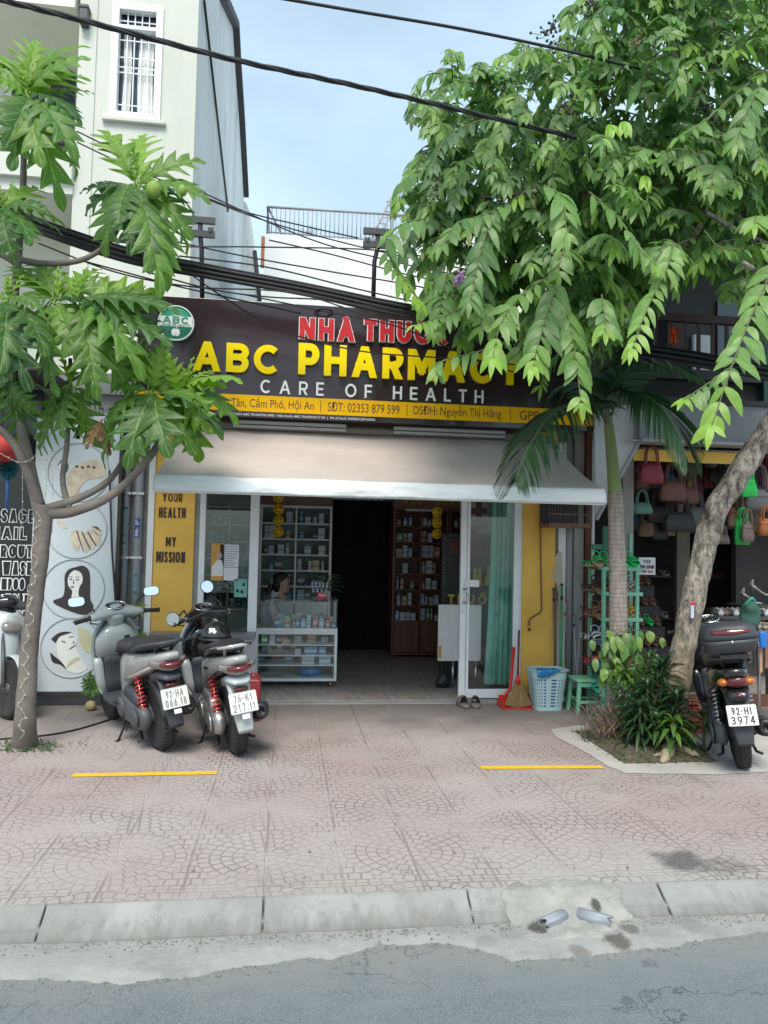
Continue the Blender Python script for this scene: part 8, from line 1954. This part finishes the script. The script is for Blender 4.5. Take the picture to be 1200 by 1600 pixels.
# laundry basket with square holes and a blue bag inside
bx_, by_ = at(855, 1100, 6.98).x, 7.0; zt = at(855, 1045, 6.98).z; bsk = thing('basket', 'pale blue plastic basket with square holes and a blue bag in it', 'basket', (bx_, by_, 0))
M['basket'] = mat('pale blue plastic', (.42, .60, .63), .45, .05, 8, .05)
def bring(u, k): return sect((bx_, by_, zt*u), (1, 0, 0), (0, 1, 0), lerp(.132, .178, u)*k, lerp(.10, .145, u)*k, 64, 4)
b = MB(); NR = 22; us = [0, .06]+[.06+.72*(j/(NR-4)) for j in range(1, NR-3)]+[.86, .97]
inn = [bring(u, .965) for u in us]; outr = [bring(u, 1) for u in us]; n = 64
for rr, flip in ((outr, 0), (inn, 1)):
    base = len(b.v); b.v += [tuple(p) for r in rr for p in r]; b.c += [(.5, .5, .5, .5)]*(n*len(rr))
    for j in range(len(us)-1):
        for k in range(n):
            hole = 1 <= j < len(us)-3 and (j % 2 == 0) and (k % 3 != 0)
            hole = 1 <= j < len(us)-3 and (j % 2 == 0) and (k % 2 == 0)
            if hole: continue
            q = (base+j*n+k, base+j*n+(k+1) % n, base+(j+1)*n+(k+1) % n, base+(j+1)*n+k); b.f.append(q if not flip else q[::-1]); b.flat.append(False)
b.build('basket_body', M['basket'], bsk); MB().loft([bring(.97, 1.0), bring(.985, 1.09), bring(1.0, 1.10), bring(1.0, .97), bring(.965, .965)], cap=False).build('rim', M['basket'], bsk); MB().loft([bring(.005, .96), bring(.02, .96)]).build('bottom', M['basket'], bsk)
bl = thing('blue_bag', 'blue plastic bag hanging over the rim of the pale blue basket', 'bag', (bx_-.05, by_-.1, zt)); b = MB(); rows = []
for j in range(9):
    v = j/8; rows.append([V((bx_-.15+.22*u+.01*mnoise.noise(V((u*9, v*5, 1))), by_-.165+.10*max(0, .5-v)*2+.02*mnoise.noise(V((u*8, v*8, 4)))-.004, zt+.015-.10*max(0, v-.4)*1.2*(.5+.5*math.sin(1+u*3))+.012*mnoise.noise(V((u*9, v*9, 8))))) for u in [i/14 for i in range(15)]])
b.grid(rows); b.build('bag_film', M['blue_bag'], bl, solid=.003); MB().loft([bring(u, .93) for u in (.03, .3, .6, .8)]+[bring(.9, .6)]).build('dark_filler', M['blue_bag'], bl)  # inner filling is added so the basket holes show dark
# broom, dustpan, red pole
M['straw'] = mat('straw bristles', (.30, .20, .095), .9, .3, 60, .5, 160, stretch=(1, 1, .1))
p0, p1 = at(811, 985, 7.22), G(808, 1106); p1 = V((p1.x, 7.05, 0)); br_ = thing('straw_broom', 'straw fan broom with a red handle leaning by the glass door', 'broom', p1)
nk = V((at(809, 1062, 7.12).x, 7.12, at(809, 1062, 7.12).z)); MB().tube([p0, nk], .011, 8).build('handle', mat('dark red broom stick', (.18, .035, .03), .5, .2, 20), br_)
MB().loft([sect(nk+V((0, 0, .05)), (1, 0, 0), (0, 1, 0), .013, .013, 14, 2), sect(nk+V((0, 0, 0)), (1, 0, 0), (0, 1, 0), .022, .018, 14, 2), sect(nk-V((0, .005, .05)), (1, 0, 0), (0, 1, 0), .045, .02, 14, 2)]).build('collar', M['letter_red'], br_)
b = MB(); hb2 = nk-V((0, .005, .03))
for k in range(420): u = rnd.uniform(-1, 1); e = V((p1.x+u*.125+.01*rnd.random(), p1.y-.01+rnd.uniform(-.03, .03), rnd.uniform(.004, .02)+.02*u*u)); m1 = hb2.lerp(e, .55)+V((u*.018, 0, 0)); b.tube([hb2+V((u*.03, rnd.uniform(-.012, .012), 0)), m1, e], .0026, 4, cap=False)
b.build('bristles', M['straw'], br_)
M['red_plastic'] = mat('bright red plastic', (.62, .035, .03), .35, .06, 8, .03)
dpn = thing('dustpan', 'red plastic dustpan on the pavement under the straw broom', 'dustpan', (p1.x, 7.06, 0)); X = p1.x
b = MB(); b.box(X-.16, X+.17, 6.97, 7.17, .003, .010).box(X-.16, X-.152, 6.98, 7.17, .011, .07).box(X+.162, X+.17, 6.98, 7.17, .011, .05).box(X-.15, X+.16, 7.162, 7.17, .011, .10); b.build('pan', M['red_plastic'], dpn); ra, rb_ = at(803, 1011, 7.24), at(797, 1076, 7.22); MB().tube([ra, rb_, (X-.09, 7.166, .08)], .016, 10).build('handle', M['red_plastic'], dpn)
# poles behind the basket
for (a_, b__, c_, r, lab) in (((865, 922), (867, 1050), (.20, .12, .09), .010, 'brown pole leaning on the right yellow pillar'), ((878, 915), (876, 1080), (.04, .36, .16), .011, 'green pole leaning on the grey wall strip'), ((884, 942), (877, 1085), (.50, .50, .50), .008, 'white pole with a red collar leaning on the grey wall'), ((896, 962), (903, 1090), (.42, .43, .44), .007, 'thin steel rod leaning left among the grey pipes'), ((908, 950), (900, 1090), (.42, .43, .44), .007, 'thin steel rod leaning right among the grey pipes')):
    p, q_ = at(*a_, YF-.03), at(b__[0], b__[1], YF-.14); q_ = V((q_.x, q_.y, max(q_.z, .01))); t = thing('mop_pole', lab, 'pole', q_, 0, 'poles leaning by the right pillar'); MB().cyl(q_, p, r).build('shaft', mat(lab[:18], c_, .45, .1, 9), t); d = (p-q_).normalized(); MB().cyl(p, p+d*.02, r*1.25).cyl(p.lerp(q_, .10), p.lerp(q_, .14), r*1.25).build('cap', M['dark_trim'] if 'red' not in lab else M['red_plastic'], t)
gp2 = thing('green_dustpan', 'green plastic dustpan with a brush leaning behind the basket and stool', 'dustpan', G(888, 1108)); a = rect(880, 1076, 902, 1108, 7.15); M['green_plastic'] = mat('bright green plastic', (.06, .42, .06), .4); M['dark_green'] = mat('dark green plastic', (.03, .14, .05), .5)
b = MB(); b.prism([(a[0]+.01, .005), (a[1]-.02, .005), (a[1], a[3]-.08), (a[0], a[3]-.06)], Matrix.Translation((0, 7.10, 0)), .012); b.build('pan', M['green_plastic'], gp2); MB().prism([(a[0]-.01, a[3]-.07), (a[1]+.01, a[3]-.09), (a[1]+.02, a[3]), (a[0]-.005, a[3]+.01)], Matrix.Translation((0, 7.13, 0)), .03).build('brush', M['dark_green'], gp2)
# slippers
M['slip'] = mat('grey felt slipper', (.20, .17, .15), .9, .15, 30, .3, 120)
for i, (x, y, rz) in enumerate(((724, 1104, 96), (743, 1104, 80))):
    g = G(x, y, .0); t = thing('slipper', ('left' if i == 0 else 'right') + ' grey clog slipper of the pair before the glass door', 'slipper', (g.x, g.y, .001), 0, 'slippers at the door'); T = Matrix.Translation((g.x, g.y+.01, .002)) @ Matrix.Rotation(rad(rz), 4, 'Z')
    MB().loft([[T @ p for p in sect((0, 0, z), (1, 0, 0), (0, 1, 0), .125*k, .048*k, 24, 2.3)] for z, k in ((0, .92), (.006, 1), (.022, 1), (.028, .94))]).build('sole', M['slip'], t); rows = []
    for j in range(7):
        x_ = lerp(-.02, .115, j/6); w = .047*math.sqrt(max(1-(x_/.13)**2, .02))*1.03; h = .075*(1-(max(x_, 0)/.14)**2)+.006; rows.append([T @ V((x_, w*math.cos(a), .02+h*math.sin(a))) for a in [math.pi*k/12 for k in range(13)]])
    MB().grid(rows).build('upper', M['slip'], t, solid=.005)
